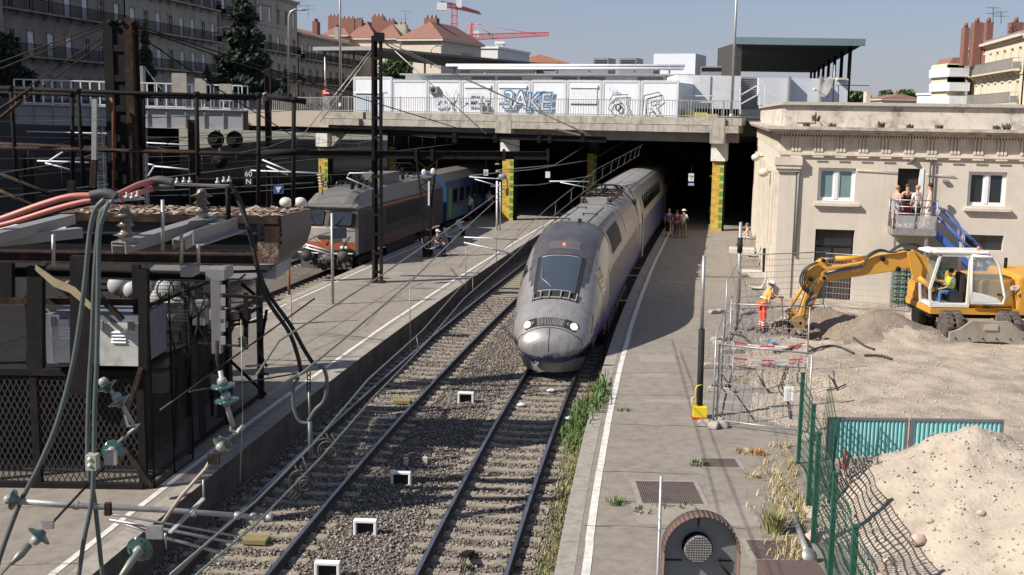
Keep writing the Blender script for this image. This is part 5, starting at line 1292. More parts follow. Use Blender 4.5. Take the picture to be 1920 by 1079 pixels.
# ================================================================== ELECTRIC LOCOMOTIVE AND BLUE COACHES
locogrey = mat('loco_grey', (.165, .155, .14), .5, .2, var=.15, dirt=.5, dirtcol=(.13, .10, .08)); locolite = mat('loco_pale', (.36, .335, .29), .5, .1, var=.1, dirt=.35, dirtcol=(.25, .2, .16))
locoor = mat('loco_orange', (.42, .11, .05), .5, .1, var=.15, dirt=.4, dirtcol=(.22, .10, .07)); locodk = mat('loco_dark', (.06, .055, .052), .7, .2, var=.3)
LY, LO = 51.0, -12.9
loco = thing('electric_locomotive', 'grimy grey and orange electric locomotive waiting left of the island platform', 'locomotive', tuple(path(0, LY, LO)[0]))
def lf(x_, y_, z_, b=None): p, x, f = path(max(y_, 0), LY, LO); return p + x * x_ + f * min(y_, 0) + V(0, 0, z_)
# body profile in (y, z) with a raked cab, swept across the width; side walls curve with the track
Ll = 17.0
def lsec(y_, top, hw, bot):
 return [(-hw, bot), (-hw, 2.9), (-hw * .97, 3.15), (-hw * .72, top - .12), (-hw * .5, top), (hw * .5, top), (hw * .72, top - .12), (hw * .97, 3.15), (hw, 2.9), (hw, bot)]
stn = [(.35, 2.25, 1.30, 1.0), (.30, 1.7, 1.30, 1.0)]
g = MB()
rows = []; yy = [.55, .95, 1.6, 3, 6, 9, 12, 15, 16.4, 17.0]; tops = [3.35, 3.62, 3.85, 3.95, 3.95, 3.95, 3.95, 3.95, 3.85, 3.4]
for y_, tp in zip(yy, tops):
 hw = 1.46 if .9 < y_ < 16.5 else 1.40; sc_ = [(a, min(z, tp)) for a, z in lsec(y_, tp, hw, 1.0)]; rows.append(g.pts([lf(a, y_, z) for a, z in sc_]))
for i in range(len(rows) - 1):
 for j in range(9):
  mi = 0 if j in (2, 3, 4, 5, 6) else (3 if j in (1, 7) else 3)
  g.face((rows[i] + j, rows[i] + j + 1, rows[i + 1] + j + 1, rows[i + 1] + j), mi)
g.face([rows[-1] + j for j in range(10)][::-1], 0)
# cab front: bands from the bottom up, raked windows
fr = [(1.0, .0, 3), (1.25, -.05, 2), (1.62, -.08, 1), (2.25, -.08, 1), (2.32, -.06, 0), (3.1, .30, 0), (3.22, .18, 1), (3.35, .55, 0)]
def frow(z, y_): hw = 1.36; return [lf(a, y_ + .12 * (abs(a) / hw) ** 2, z) for a in (-1.40, -.95, -.4, 0, .4, .95, 1.40)]
rr_ = [g.pts(frow(z, y_)) for z, y_, m in fr]
bandm = [3, 2, 1, 1, 0, 1, 0]
for i in range(len(rr_) - 1):
 for j in range(6): g.face((rr_[i] + j, rr_[i] + j + 1, rr_[i + 1] + j + 1, rr_[i + 1] + j), [3, 2, 1, 1, 3, 1, 0][i])
# cheeks join front to body
for sg, j in ((-1, 0), (1, 6)):
 for i in range(len(rr_) - 1):
  z0, z1 = fr[i][0], fr[i + 1][0]; k = g.pts([lf(sg * 1.40, .56, z0), lf(sg * 1.40, .56, z1)]); g.face((rr_[i] + j, rr_[i + 1] + j, k + 1, k), 0 if z0 > 2.2 else 1)
lb_ = g.build('body', [locogrey, locolite, locoor, locodk], loco)
for sg in (-1, 1):
 q = MB(); q.grid(lambda a, b_: lf(sg * .68 + (a - .5) * 1.05, -.01 + .27 * b_, 2.42 + .62 * b_) - V(0, .02, 0), 1, 1); o = q.build('cab_window', glassd, loco)
 w_ = MB()
 for a, b_ in (((0, 0), (1, 0)), ((1, 0), (1, 1)), ((1, 1), (0, 1)), ((0, 1), (0, 0))):
  w_.bar(lf(sg * .68 + (a[0] - .5) * 1.05, -.04 + .27 * a[1], 2.42 + .62 * a[1]), lf(sg * .68 + (b_[0] - .5) * 1.05, -.04 + .27 * b_[1], 2.42 + .62 * b_[1]), .05)
 w_.build('window_frame', black, o)
 MB().bar(lf(sg * .5, -.08, 2.4), lf(sg * .8, .1, 2.85), .02).build('wiper', black, o)
 hl = MB().lathe([(.0, 0), (.17, 0), (.17, .06), (.0, .06)], lf(sg * .92, -.1, 1.38), (0, -1, 0), 16).build('headlight', locodk, loco)
 for dx in (-.09, .12): MB().lathe([(.0, .0), (.085, .0), (.07, .05), (.0, .06)], lf(sg * .92 + dx, -.17, 1.38), (0, -1, 0), 14).build('lens', mat('lamp_lens', (.75, .74, .70), .15, bump=0), hl)
 b_ = MB().lathe([(.12, 0), (.1, .35), (.28, .36), (.28, .42), (.0, .43)], lf(sg * .88, -.0, .98), (0, -1, 0), 16).build('buffer', locodk, loco)
MB().bar(lf(-1.4, -.32, 1.14), lf(-.25, -.36, 1.12), .05).bar(lf(.35, -.36, 1.12), lf(1.4, -.32, 1.14), .05).build('front_handrail', whitepaint, loco)
MB().prism([(-.5, .15), (.5, .15), (0, -.25)], lf(0, -.1, 1.75), (1, 0, 0), (0, 0, 1), (0, -1, 0), .02).build('chevron', locoor, loco)
MB().box(-.35, .35, -.05, .0, 0, .14, Matrix.Translation(lf(0, -.09, 1.78))).build('number_plate', locodk, loco)
g = MB(); g.grid(lambda a, b_: lf(-1.25 + 2.5 * a, -.0 + .15 * b_, .35 + .6 * b_), 6, 2)
for x_ in (-.6, -.3, .05, .35, .6): g.tube([lf(x_, -.1, 1.0), lf(x_ + .05, -.3, .6), lf(x_ + .15, -.15, .45)], .03, 6)
g.build('coupling_gear', locodk, loco)
MB().ball(lf(.1, -.1, .85), .25, (1.6, .7, .8)).build('drawgear_box', locogrey, loco)
for sg in (-1, 1):
 def sp_(y0, y1, z0, z1, m, nm, off=1.475):
  q = MB(); n = max(1, int(y1 - y0)); q.grid(lambda a, b_: lf(sg * off, y0 + (y1 - y0) * a, z0 + (z1 - z0) * b_), n, 1); return q.build(nm, m, loco)
 sp_(1.6, 1.75 + .5, 1.1, 2.8, locodk, 'cab_door'); sp_(2.6, 14.6, 2.95, 3.08, locoor, 'orange_stripe', 1.462); sp_(2.6, 14.6, 1.0, 1.55, mat('loco_brown', (.12, .07, .05), .6, var=.2), 'lower_stripe')
 gr = sp_(5.0, 12.5, 2.0, 2.85, black, 'side_grille')
 q = MB()
 for k in range(9): q.bar(lf(sg * 1.48, 5.0, 2.03 + k * .1), lf(sg * 1.48, 12.5, 2.03 + k * .1), .03)
 q.build('louvre', locodk, gr)
for k, (y_, h_) in enumerate(((4.2, .75), (12.5, .75))):
 panto(loco, y_, h_, LY, LO, dirn=(1, -1)[k], zroof=4.0)
g = MB(); rr = random.Random(8)
for k in range(26):
 a = lf(rr.uniform(-.9, .9), rr.uniform(1.5, 15), 4.0); b_ = a + V(rr.uniform(-.5, .5), rr.uniform(-.8, .8), .1); g.tube([a, (a + b_) / 2 + V(0, 0, rr.uniform(.2, .5)), b_], .03, 5)
for k in range(12): g.lathe([(.08, 0), (.13, .05), (.07, .1), (.13, .15), (.07, .2), (.12, .25), (.0, .33)], lf(rr.choice((-.7, .7)), 1.8 + k * 1.1, 3.96), n=9)
g.build_split('roof_gear', darksteel, loco)
MB().cbox(lf(0, 8, 4.2), 1.6, 3.2, .5, rz=-HD(64)).build('roof_box', locogrey, loco)
bogie(loco, 3.2, LY, LO, .6); bogie(loco, 13.3, LY, LO, .6)
g = MB(); g.grid(lambda a, b_: lf(1.3, 5.5 + 5.5 * a, .35 + .6 * b_), 4, 1); g.grid(lambda a, b_: lf(-1.3, 5.5 + 5.5 * a, .35 + .6 * b_), 4, 1); g.build('underframe', locodk, loco)
coachblue = mat('coach_blue', (.02, .06, .15), .4, .1, var=.15, dirt=.3, dirtcol=(.05, .06, .1)); coachlite = mat('coach_sky_blue', (.06, .14, .22), .4, .1, var=.1)
for ci in range(2):
 y0 = 17.8 + ci * 25; t = thing('blue_coach', ['blue passenger coach coupled right behind the locomotive', 'second blue coach in the dark under the bridge'][ci], 'railway coach', tuple(lf(0, y0, 0)), group='coaches behind the locomotive')
 g = MB(); rows = []
 for y_ in np.linspace(y0, y0 + 24, 13): rows.append(g.pts([lf(a, float(y_), z) for a, z in ((-1.42, 1.0), (-1.44, 2.9), (-1.3, 3.4), (-.8, 3.85), (0, 4.0), (.8, 3.85), (1.3, 3.4), (1.44, 2.9), (1.44, 1.7), (1.42, 1.0))]))
 for a, b_ in zip(rows, rows[1:]):
  for j in range(9): g.face((a + j, a + j + 1, b_ + j + 1, b_ + j), [0, 0, 1, 1, 1, 1, 0, 0, 2][j])
 g.face([rows[0] + j for j in range(10)], 0); g.face([rows[-1] + j for j in range(10)][::-1], 0)
 g.build('body', [coachblue, locogrey, coachlite], t)
 for k in range(12):
  y_ = y0 + 1.6 + k * 1.85; q = MB(); q.grid(lambda a, b_: lf(1.452, y_ + 1.15 * a, 2.0 + .85 * b_), 1, 1); q.build('window', glassd, t)
 for y_ in (y0 + .4, y0 + 23): q = MB(); q.grid(lambda a, b_: lf(1.455, y_ + .7 * a, 1.1 + 1.9 * b_), 1, 1); q.build('door', mat('coach_door_green', (.10, .30, .12), .5), t)
 bogie(t, y0 + 3, LY, LO); bogie(t, y0 + 21, LY, LO)
# ================================================================== OVERHEAD LINE STRUCTURES
glassg = mat('green_insulator_glass', (.015, .06, .05), .08, var=.2, bump=0, spec=1.0, coat=1.0)
porc = mat('grey_porcelain', (.30, .30, .28), .35, bump=0); brownp = mat('brown_insulator', (.13, .09, .07), .35, var=.3, bump=0, dirt=.3, dirtcol=(.3, .27, .22))
cablegrey = mat('grey_green_cable', (.085, .105, .105), .45, var=.2, bump=0)
pinkc = mat('red_cable_sheath', (.42, .13, .105), .45, var=.12, scale=2, bump=0)
def spl(pts, n=8):
 """Catmull-Rom through the points"""
 P_ = [pts[0]] + list(pts) + [pts[-1]]; out = []
 for i in range(1, len(P_) - 2):
  for k in range(n):
   t = k / n; out.append(.5 * ((2 * P_[i]) + (P_[i + 1] - P_[i - 1]) * t + (2 * P_[i - 1] - 5 * P_[i] + 4 * P_[i + 1] - P_[i + 2]) * t * t + (3 * P_[i] - 3 * P_[i + 1] + P_[i + 2] - P_[i - 1]) * t ** 3))
 out.append(pts[-1]); return out
# ---- pipe truss gantry with the big rusty column
GY = 29.0
gt = thing('pipe_gantry', 'dark pipe truss gantry with many drop tubes crossing the left half of the view', 'gantry', tuple(P(222, 705, 0)))
g = MB()
g.tube([Q(-60, 163, GY), Q(240, 175, GY), Q(484, 182, GY)], .052, 8); g.build('top_pipe', darksteel, gt)
MB().tube([Q(-60, 172, GY + .6), Q(240, 181, GY + .6), Q(484, 186, GY + .6)], .042, 8).build('top_pipe', darksteel, gt)
MB().tube([Q(500, 181, GY), Q(574, 191, GY)], .07, 8).build('end_tube', darksteel, gt)
MB().tube([Q(-60, 268, GY + .6), Q(484, 290, GY + .6)], .05, 8).build('bottom_pipe', rusty, gt)
MB().tube([Q(-60, 275, GY), Q(370, 287, GY), Q(500, 291, GY)], .05, 8).build('bottom_pipe', rusty, gt)
MB().tube([Q(490, 288, GY), Q(575, 284, GY)], .09, 8).build('end_tube', darksteel, gt)
for (x0, y0, x1, y1, dy) in ((20, 165, 32, 345, 0), (135, 176, 137, 345, .6), (146, 170, 157, 350, 0), (268, 176, 270, 288, .6), (368, 176, 372, 330, 0), (485, 178, 484, 402, 0), (551, 186, 550, 384, 0)):
 g = MB().tube([Q(x0, y0, GY + dy), Q(x1, y1, GY + dy)], .055, 8).tube([Q(x0, y0 - 4, GY + dy), Q(x0, y0 + 6, GY + dy)], .085, 8); g.build('drop_tube', darksteel, gt)
for (a, b_) in (((0, 326), (120, 375)), ((0, 358), (95, 400)), ((0, 205), (60, 165)), ((0, 222), (40, 190))): MB().tube([Q(*a, GY - .4), Q(*b_, GY - .4)], .045, 6).build('brace', rusty, gt)
MB().tube([Q(500, 174, GY), Q(492, 178, GY), Q(500, 188, GY)], .03, 6).build('hook', greysteel, gt)
col = thing('gantry_column', 'massive twin beam rusty steel column rising highest on the left', 'column', (Q(222, 600, 29.6).x, 29.6, 0))
for (x0, x1) in ((197, 214), (236, 251)):
 a, b_ = Q(x0, 36, 29.6), Q(x1, 36, 29.6)
 g = MB(); g.box(a.x, b_.x, 29.4, 29.44, 0, a.z).box(a.x, b_.x, 29.9, 29.94, 0, a.z).box((a.x + b_.x) / 2 - .02, (a.x + b_.x) / 2 + .02, 29.44, 29.9, 0, a.z); g.build('upright', rusty if x0 > 200 else darksteel, col)
a, b_ = Q(215, 42, 29.5), Q(235, 42, 29.5)
g = MB(); z = .3
while z < a.z - .3: g.box(a.x - .02, b_.x + .02, 29.41, 29.44, z, z + .16); z += .75
g.build_split('batten_plate', darksteel, col); MB().box(a.x, b_.x, 29.45, 29.5, 0, a.z - .1).build('web_plate', darksteel, col)
g = MB()
for k in range(5): g.lathe([(.07, 0), (.07, .35)], Q(205 + k * 11, 42, 29.35 + .1 * (k % 2)), (0, 1, 0), 10)
g.build_split('pulley', darksteel, col)
MB().tube([Q(207, 184, 29.2), Q(212, 192, 29.2), Q(213, 360, 29.2)], .035, 8).build('rusty_conduit', mat('orange_rust', (.22, .09, .045), .85), col)
for (a, b_) in (((195, 45), (-40, 132)), ((196, 52), (-40, 145)), ((198, 66), (40, 172)), ((200, 76), (30, 198))): MB().tube([Q(*a, 29.5), Q(*b_, 33)], .018, 5).build('stay_rope', rusty, col)
for (a, ya, b_, yb) in (((250, 46), 29.4, (974, 276), 62), ((250, 50), 29.6, (620, 172), 46), ((250, 60), 29.4, (560, 262), 50)): MB().tube([Q(*a, ya), Q((a[0] + b_[0]) / 2, (a[1] + b_[1]) / 2 + 4, 2 / (1 / ya + 1 / yb)), Q(*b_, yb)], .022, 5).build('stay_rope', rusty, col)
lp = thing('grey_steel_post', 'pale grey steel post with rusty foot in front of the signal gantry', 'post', tuple(Q(177, 352, 28.6)))
MB().bar(Q(178, 186, 28.6), Q(177, 300, 28.6), .12, .1).build('post', greysteel, lp); MB().bar(Q(177, 300, 28.62), Q(174, 352, 28.62), .15, .12).build('foot', rusty, lp)
# ---- mast on the island platform with two beams
mp = P(708, 530, 0); ms_ = thing('catenary_mast', 'tall dark twin channel mast with rust worn base on the island platform', 'mast', tuple(mp))
MY = mp.y; zt_ = Q(712, 68, MY).z
for sx, rot in ((-.2, 0), (.2, 0)):
 x = mp.x + sx; g = MB()
 for z0, z1, mi in ((0, 1.4, 1), (1.4, zt_, 0)):
  g.mi = mi; k = -1 if sx < 0 else 1
  g.box(x - .015, x + .015, MY - .14, MY + .14, z0, z1).box(min(x, x - k * .1) - .0, max(x, x - k * .1), MY - .155, MY - .14, z0, z1).box(min(x, x - k * .1), max(x, x - k * .1), MY + .14, MY + .155, z0, z1)
 g.build('channel', [darksteel, rusty], ms_)
g = MB()
for k in range(12): g.box(mp.x - .18, mp.x + .18, MY - .16, MY - .145, .4 + k * .8, .52 + k * .8)
g.build_split('tie_plate', darksteel, ms_); MB().box(mp.x - .19, mp.x + .02, MY - .05, MY, .1, zt_ - .2).build('web_plate', darksteel, ms_); MB().box(mp.x - .3, mp.x + .3, MY - .25, MY + .25, 0, .06).build('base_plate', rusty, ms_)
MB().bar(Q(711, 62, MY), Q(711, 78, MY), .4).build('cap', darksteel, ms_)
def ibeam(mb, a, b_, h_, w_=.14):
 a, b_ = Vector(a), Vector(b_); mb.bar(a + V(0, 0, h_ / 2), b_ + V(0, 0, h_ / 2), w_, .03, up=(0, 0, 1)); mb.bar(a - V(0, 0, h_ / 2), b_ - V(0, 0, h_ / 2), w_, .03, up=(0, 0, 1)); mb.bar(a, b_, .03, h_ - .03)
 return mb
ibeam(MB(), Q(555, 243, MY + .4), Q(1137, 262, MY + .4), .22, .16).build('upper_beam', darksteel, ms_)
ibeam(MB(), Q(480, 289, MY - .3), Q(1028, 292, MY - .3), .30, .2).build('lower_beam', darksteel, ms_)
for px in (700, 780, 810, 945, 1027): MB().bar(Q(px, 280, MY - .32), Q(px, 302, MY - .32), .12, .3).build('beam_clamp', darksteel, ms_)
for px in (852, 928, 1010, 1030, 1092): MB().bar(Q(px, 250, MY + .4), Q(px, 268, MY + .4), .16, .12).build('beam_clamp', darksteel, ms_)
for (a, b_, dy) in (((702, 86), (566, 256), 0), ((704, 90), (600, 230), 0), ((723, 80), (912, 252), 0), ((723, 78), (1113, 258), 12), ((724, 84), (1100, 250), 12)): MB().tube([Q(*a, MY), Q(*b_, MY + dy)], .02, 5).build('stay_rope', greysteel, ms_)
MB().tube([Q(1040, 242, MY + 5), Q(1113, 260, MY + 12)], .05, 6).build('turnbuckle', greysteel, ms_)
# distant rusty masts in the left dark zone
for px, w_, y0, y1, Y, lab in ((506, .28, 140, 400, 58, 'rust brown mast below the left end of the bridge'), (59, .45, 290, 378, 44, 'short dark square post in the shade at the far left'), (364, .32, 225, 352, 46, 'rusty steel mast left of the 60 N board')):
 a, b_ = Q(px, y1, Y), Q(px, y0, Y); t = thing('rusty_mast', lab, 'mast', (a.x, Y, 0), group='rusty masts among the left tracks')
 MB().box(a.x - w_ / 2, a.x - w_ / 2 + .04, Y - .15, Y + .15, 0, b_.z).box(a.x + w_ / 2 - .04, a.x + w_ / 2, Y - .15, Y + .15, 0, b_.z).box(a.x - w_ / 2 + .04, a.x + w_ / 2 - .04, Y - .02, Y + .02, 0, b_.z).build('mast', rusty, t)
 MB().box(a.x - w_, a.x + w_, Y - .3, Y + .3, BZ - .1, .0).build('footing', concrete, t)
# lattice post on the island platform
lp0 = P(800, 482, 0); lt = thing('lattice_post', 'black lattice post spreading into a V at the top, beside the island benches', 'post', tuple(lp0)); LYY = lp0.y
g = MB(); g.bar(Q(790, 368, LYY), lp0 + V(-.15, 0, 0), .09).bar(Q(810, 368, LYY), lp0 + V(.15, 0, 0), .09)
for k in range(6): a = Q(792 + (k % 2) * 16, 372 + k * 17, LYY); b_ = Q(808 - (k % 2) * 16, 389 + k * 17, LYY); g.bar(a, b_, .05)
g.build('shaft', darksteel, lt)
g = MB(); g.bar(Q(780, 298, LYY), Q(790, 370, LYY), .08).bar(Q(820, 298, LYY), Q(810, 370, LYY), .08)
for a, b_ in (((781, 302), (818, 330)), ((819, 302), (782, 330)), ((784, 330), (815, 352)), ((816, 330), (785, 352)), ((787, 352), (812, 370))): g.bar(Q(*a, LYY), Q(*b_, LYY), .05)
g.build('lattice_head', darksteel, lt)
MB().box(lp0.x - .14, lp0.x + .14, LYY - .14, LYY + .14, 0, 1.0).build('rusty_foot', rusty, lt)
for px, py in ((795, 324), (812, 322)): MB().ball(Q(px, py, LYY - .2), .13, (1, .5, 1.3)).build('loudspeaker', mat('cream_plastic', (.62, .58, .5), .4), lt)
MB().box(*sorted((Q(803, 340, LYY).x, Q(806, 340, LYY).x)), LYY - .15, LYY - .1, Q(803, 385, LYY).z, Q(803, 340, LYY).z).build('light_strip', whitepaint, lt)
# signal gantry, pale grey, standing in the sun beyond
SGY = 58.0; sg = thing('signal_gantry', 'light grey steel signal gantry with railed walkway and two posts at the back left', 'gantry', (Q(262, 400, SGY).x, SGY, 0))
a, b_ = Q(38, 197, SGY), Q(460, 209, SGY)
ibeam(MB(), a + V(0, -.6, -.45), b_ + V(0, -.6, -.45), .95, .3).build('main_beam', mat('signal_grey', (.33, .33, .33), .6, .2, var=.1), sg)
g = MB()
for k in range(13): p = a.lerp(b_, k / 12); g.bar(p + V(0, -.63, -.03), p + V(0, -.63, -.9), .06, .12)
g.build_split('stiffener', greypaint, sg); ibeam(MB(), a + V(0, .6, -.45), b_ + V(0, .6, -.45), .95, .3).build('main_beam', greypaint, sg)
MB().bar(a + V(0, 0, .03), b_ + V(0, 0, .03), 1.3, .05, up=(0, 0, 1)).build('walkway', whitepaint, sg)
for dy in (-.6, .6):
 g = MB()
 for k in range(25): p = a.lerp(b_, k / 24) + V(0, dy, 0); g.bar(p, p + V(0, 0, 1.25), .05)
 for z in (.6, 1.25, .12): g.bar(a + V(0, dy, z), b_ + V(0, dy, z), .05)
 g.build('railing', whitepaint if dy < 0 else greysteel, sg)
for px0, px1, yt in ((253, 270, 124), (181, 193, 200)):
 q0, q1 = Q(px0, yt, SGY), Q(px1, yt, SGY); g = MB().box(q0.x, q1.x, SGY - .2, SGY + .2, BZ, q0.z); g.build('post', greypaint, sg)
 g = MB()
 for k in range(20): g.bar(V(q0.x, SGY - .25, .2 + k * .32), V(q1.x, SGY - .25, .2 + k * .32), .03)
 g.bar(V(q0.x, SGY - .25, 0), V(q0.x, SGY - .25, 6.6), .035).bar(V(q1.x, SGY - .25, 0), V(q1.x, SGY - .25, 6.6), .035).build('ladder', whitepaint, sg)
for px, pw, y0, y1 in ((338, 26, 138, 180), (378, 20, 148, 182), (425, 22, 158, 190)):
 q0, q1 = Q(px - pw / 2, y1, SGY - .7), Q(px + pw / 2, y0, SGY - .7); MB().box(q0.x, q1.x, SGY - .9, SGY - .75, q0.z, q1.z).build('signal_back_board', mat('beige_board', (.35, .31, .26), .7), sg)
for px, py in ((405, 262), (440, 262), (412, 300)):
 q = Q(px, py, SGY - .5); o = MB().lathe([(.0, 0), (.42, 0), (.42, .06), (.0, .06)], q, (0, -1, 0), 20).build('signal_disc', darksteel, sg); MB().bar(q, q + V(0, 0, 1.5), .07).build('hanger', greysteel, o)
 MB().lathe([(.0, 0), (.12, 0), (.12, .15), (.1, .15), (.0, .1)], q - V(0, .06, 0), (0, -1, 0), 12).build('lens_hood', black, o)
MB().tube([Q(270, 126, SGY), Q(303, 168, SGY)], .04, 6).build('brace', greysteel, sg)
# speed and direction boards in the tunnel mouth
def board(px, py, w_, h_, Y, txt, bgm, fgm, lab, size, name='trackside_sign', z0=None):
 q = Q(px, py, Y); t = thing(name, lab, 'sign', tuple(q), group='small signs hanging near the bridge')
 MB().box(q.x - w_ / 2, q.x + w_ / 2, Y, Y + .05, q.z - h_ / 2, q.z + h_ / 2).build('board', bgm, t)
 MB().bar(q + V(0, .03, h_ / 2), q + V(0, .03, h_ / 2 + .7), .04).build('hanger', darksteel, t)
 if txt: text_mesh(txt, size, fgm, wallM(q - V(0, .006, 0), (1, 0, 0), (0, 0, 1)), t)
 return t
board(466, 334, .32, .75, 46, '60\nN', black, whitepaint, 'narrow black board reading 60 above N in the dark left of the locomotive', .30)
board(522, 355, .45, .42, 52, '', mat('sign_blue', (.04, .08, .25), .5), whitepaint, 'small blue sign with a white triangle left of the locomotive', .3)
q = Q(522, 356, 51.98); MB().prism([(-.14, .12), (.14, .12), (0, -.14)], q, (1, 0, 0), (0, 0, 1), (0, -1, 0), .01).single('white_triangle_plate', whitepaint, 'white downward triangle on the small blue sign', 'marking')
board(911, 324, .3, .4, 76, '31', whitepaint, black, 'small white platform sign left of the middle tiled column', .22); board(1027, 328, .3, .4, 74, '', whitepaint, black, 'small white sign right of the middle tiled column', .2)
board(1296, 333, .34, .5, 73, 'Voie\n2', whitepaint, black, 'white hanging clock shaped sign above the right platform in the dark', .15); board(1296, 346, .36, .16, 73, '', mat('sign_lit_blue', (.35, .45, .7), .5), black, 'small bluish sign directly under the white hanging sign', .1)
t = board(1335, 331, .6, .14, 80, '', black, black, 'dark departure board with orange text left of the right column', .1, name='departure_board')
text_mesh('17:25', .14, mat('led_orange', (.9, .3, .05), .5, emis=((1, .3, .05), 1.0)), wallM(Q(1335, 331, 79.98), (1, 0, 0), (0, 0, 1)), t)

# ---- overhead wires: contact wire, messenger, droppers
def oline(lab, low, high, zl, nd, r=.0065, m=wirem):
 """low/high: sight points of the two wires met with level planes zl, zl+d"""
 t = thing('overhead_line', lab, 'overhead line', tuple(P(*low[0], zl)), group='overhead wires above the tracks')
 A = [P(x, y, zl) for x, y in low]; Bh = [P(x, y, zl + dz) for x, y, dz in high]
 MB().tube(A, r, 5).build('contact_wire', m, t); MB().tube(Bh, r, 5).build('messenger_wire', m, t)
 def samp(L, f):
  d = [0]
  for a, b_ in zip(L, L[1:]): d.append(d[-1] + (b_ - a).length)
  s = f * d[-1]
  for i in range(len(L) - 1):
   if s <= d[i + 1] + 1e-6: return L[i].lerp(L[i + 1], (s - d[i]) / (d[i + 1] - d[i]))
  return L[-1]
 for k in range(nd):
  f = (k + .5) / nd; MB().tube([samp(A, f), samp(Bh, f)], r * .7, 4).build('dropper', m, t)
 return t
oline('overhead wires dropping steeply from the bridge over the train to the left track', [(330, 1110), (478, 985), (602, 858), (700, 745), (802, 640), (870, 560), (962, 480), (1032, 410), (1122, 338), (1200, 290)],
      [(318, 1079, .12), (480, 940, .12), (590, 830, .12), (690, 712, .12), (792, 620, .14), (862, 540, .16), (950, 462, .2), (1025, 392, .25), (1118, 318, .4), (1205, 272, .5)], 4.95, 16)
oline('parallel thick wires running from the middle column down over the island platform', [(480, 705), (523, 640), (700, 527), (830, 437), (947, 353)], [(560, 705, 0), (640, 640, 0), (765, 533, 0), (860, 440, 0), (946, 361, 0)], 4.95, 0, .011)
for i, (a, b_) in enumerate((([(880, 330), (1000, 318), (1110, 300), (1190, 255)], 'curved wire sweeping right from the middle column under the bridge'), ([(920, 350), (1010, 347), (1110, 330), (1200, 276)], 'lower curved wire from the middle column over the train roof'), ([(930, 320), (1040, 310), (1100, 272)], 'short curved wire under the bridge right of the middle column'))):
 MB().tube([Q(x, y, 70 + k * 3) for k, (x, y) in enumerate(a)], .03, 5).single('feeder_wire', wirem, b_, 'wire', 'curved wires under the bridge')
for i, (o_, n) in enumerate(((-13.0, 'over the locomotive track'), (-17.3, 'over the second shaded track'), (-21.4, 'over the farthest left track'))):
 t = thing('overhead_line', 'straight overhead wires ' + n, 'overhead line', (XC(30) + o_, 30, 4.95), group='overhead wires above the tracks')
 YY = [20, 35, 50, 65, 80, 95]
 MB().tube([(XC(y) + o_ + (.2 if k % 2 else -.2), y, 4.95) for k, y in enumerate(YY)], .012, 5).build('contact_wire', wiredk if i else wirem, t)
 L = []
 for k in range(len(YY) - 1):
  for f in (0, .25, .5, .75): y = YY[k] + 15 * f; L.append((XC(y) + o_, y, 6.1 - 2.4 * f * (1 - f)))
 MB().tube(L, .012, 5).build('messenger_wire', wiredk if i else wirem, t)
 for y in np.arange(22, 94, 3.0): f = ((y - 20) % 15) / 15; MB().tube([(XC(y) + o_, y, 4.96), (XC(y) + o_, y, 6.1 - 2.4 * f * (1 - f))], .008, 4).build('dropper', wiredk, t)
def disc_string(mb_parent, a, d, n, r=.127, pitch=.15):
 a = Vector(a); d = Vector(d).normalized()
 for k in range(n):
  c_ = a + d * (k * pitch)
  o = MB().lathe([(.03, -.05), (.05, -.02), (r * .6, -.008), (r * .95, .012), (r, .024), (r * .8, .030), (.05, .034), (.03, .05)], c_, d, 22).build('glass_disc', glassg, mb_parent)
  MB().lathe([(.02, .03), (.052, .035), (.052, .085), (.035, .11), (.02, .115)], c_, d, 14).build('disc_cap', porc, o)
# registration arms near the loco and over the island (pale thin brackets)
def cantilever(lab, tube1, Y, z=0):
 t = thing('cantilever_arm', lab, 'cantilever', tuple(Q(*tube1[0][0], Y)), group='pale cantilever arms')
 for L in tube1: MB().tube([Q(x, y, Y) for x, y in L], .03, 6).build('arm_tube', whitepaint, t)
 return t
cantilever('bent pale cantilever arm over the locomotive roof beside the mast', [[(700, 325), (655, 325), (650, 333), (700, 355)]], 46.5)
cantilever('pale cantilever arms low over the island platform beside the benches', [[(870, 445), (972, 450)], [(870, 455), (960, 476)]], 50)
cantilever('pale cantilever arm left of the middle tiled column', [[(880, 332), (950, 337)], [(890, 336), (930, 348)]], 66)
cantilever('long pale cantilever arm right of the middle tiled column', [[(1030, 340), (1105, 341)], [(1050, 342), (1100, 352)]], 66)
cantilever('pale arms crossing in the shade left of the big column', [[(70, 302), (166, 305)], [(85, 306), (130, 318)], [(118, 285), (92, 302)]], 40)
cantilever('pale arms right of the big column near the red cable', [[(278, 308), (290, 310), (278, 330)], [(290, 312), (353, 318)]], 40)
cantilever('pair of long pale tubes across the shade under the signal gantry', [[(50, 247), (170, 250), (270, 252)], [(275, 268), (368, 273)]], 50)
cantilever('pale crossed arms over the dark tracks near the 60 N board', [[(470, 320), (600, 325)], [(492, 300), (545, 322)], [(500, 312), (540, 328)]], 44)
cantilever('bright double tubes beside the locomotive buffers', [[(572, 458), (622, 472)], [(572, 464), (620, 477)]], 46)
for lab, px, y0, y1, Y in (('string of grey insulators hanging before the left tiled column', 601, 330, 352, 46), ('string of insulators beside the middle tiled column', 932, 296, 350, 64)):
 t = thing('insulator_string', lab, 'insulator', tuple(Q(px, y0, Y)), group='hanging insulators near the bridge')
 a, b_ = Q(px, y0, Y), Q(px + 4, y1, Y); n = 5; MB().tube([a + V(0, 0, .4), b_ - V(0, 0, .3)], .02, 5).build('rod', darksteel, t)
 for k in range(n): MB().lathe([(.03, 0), (.15, .02), (.16, .05), (.03, .09)], a.lerp(b_, k / (n - 1)), n=12).build('shed_disc', porc, t)
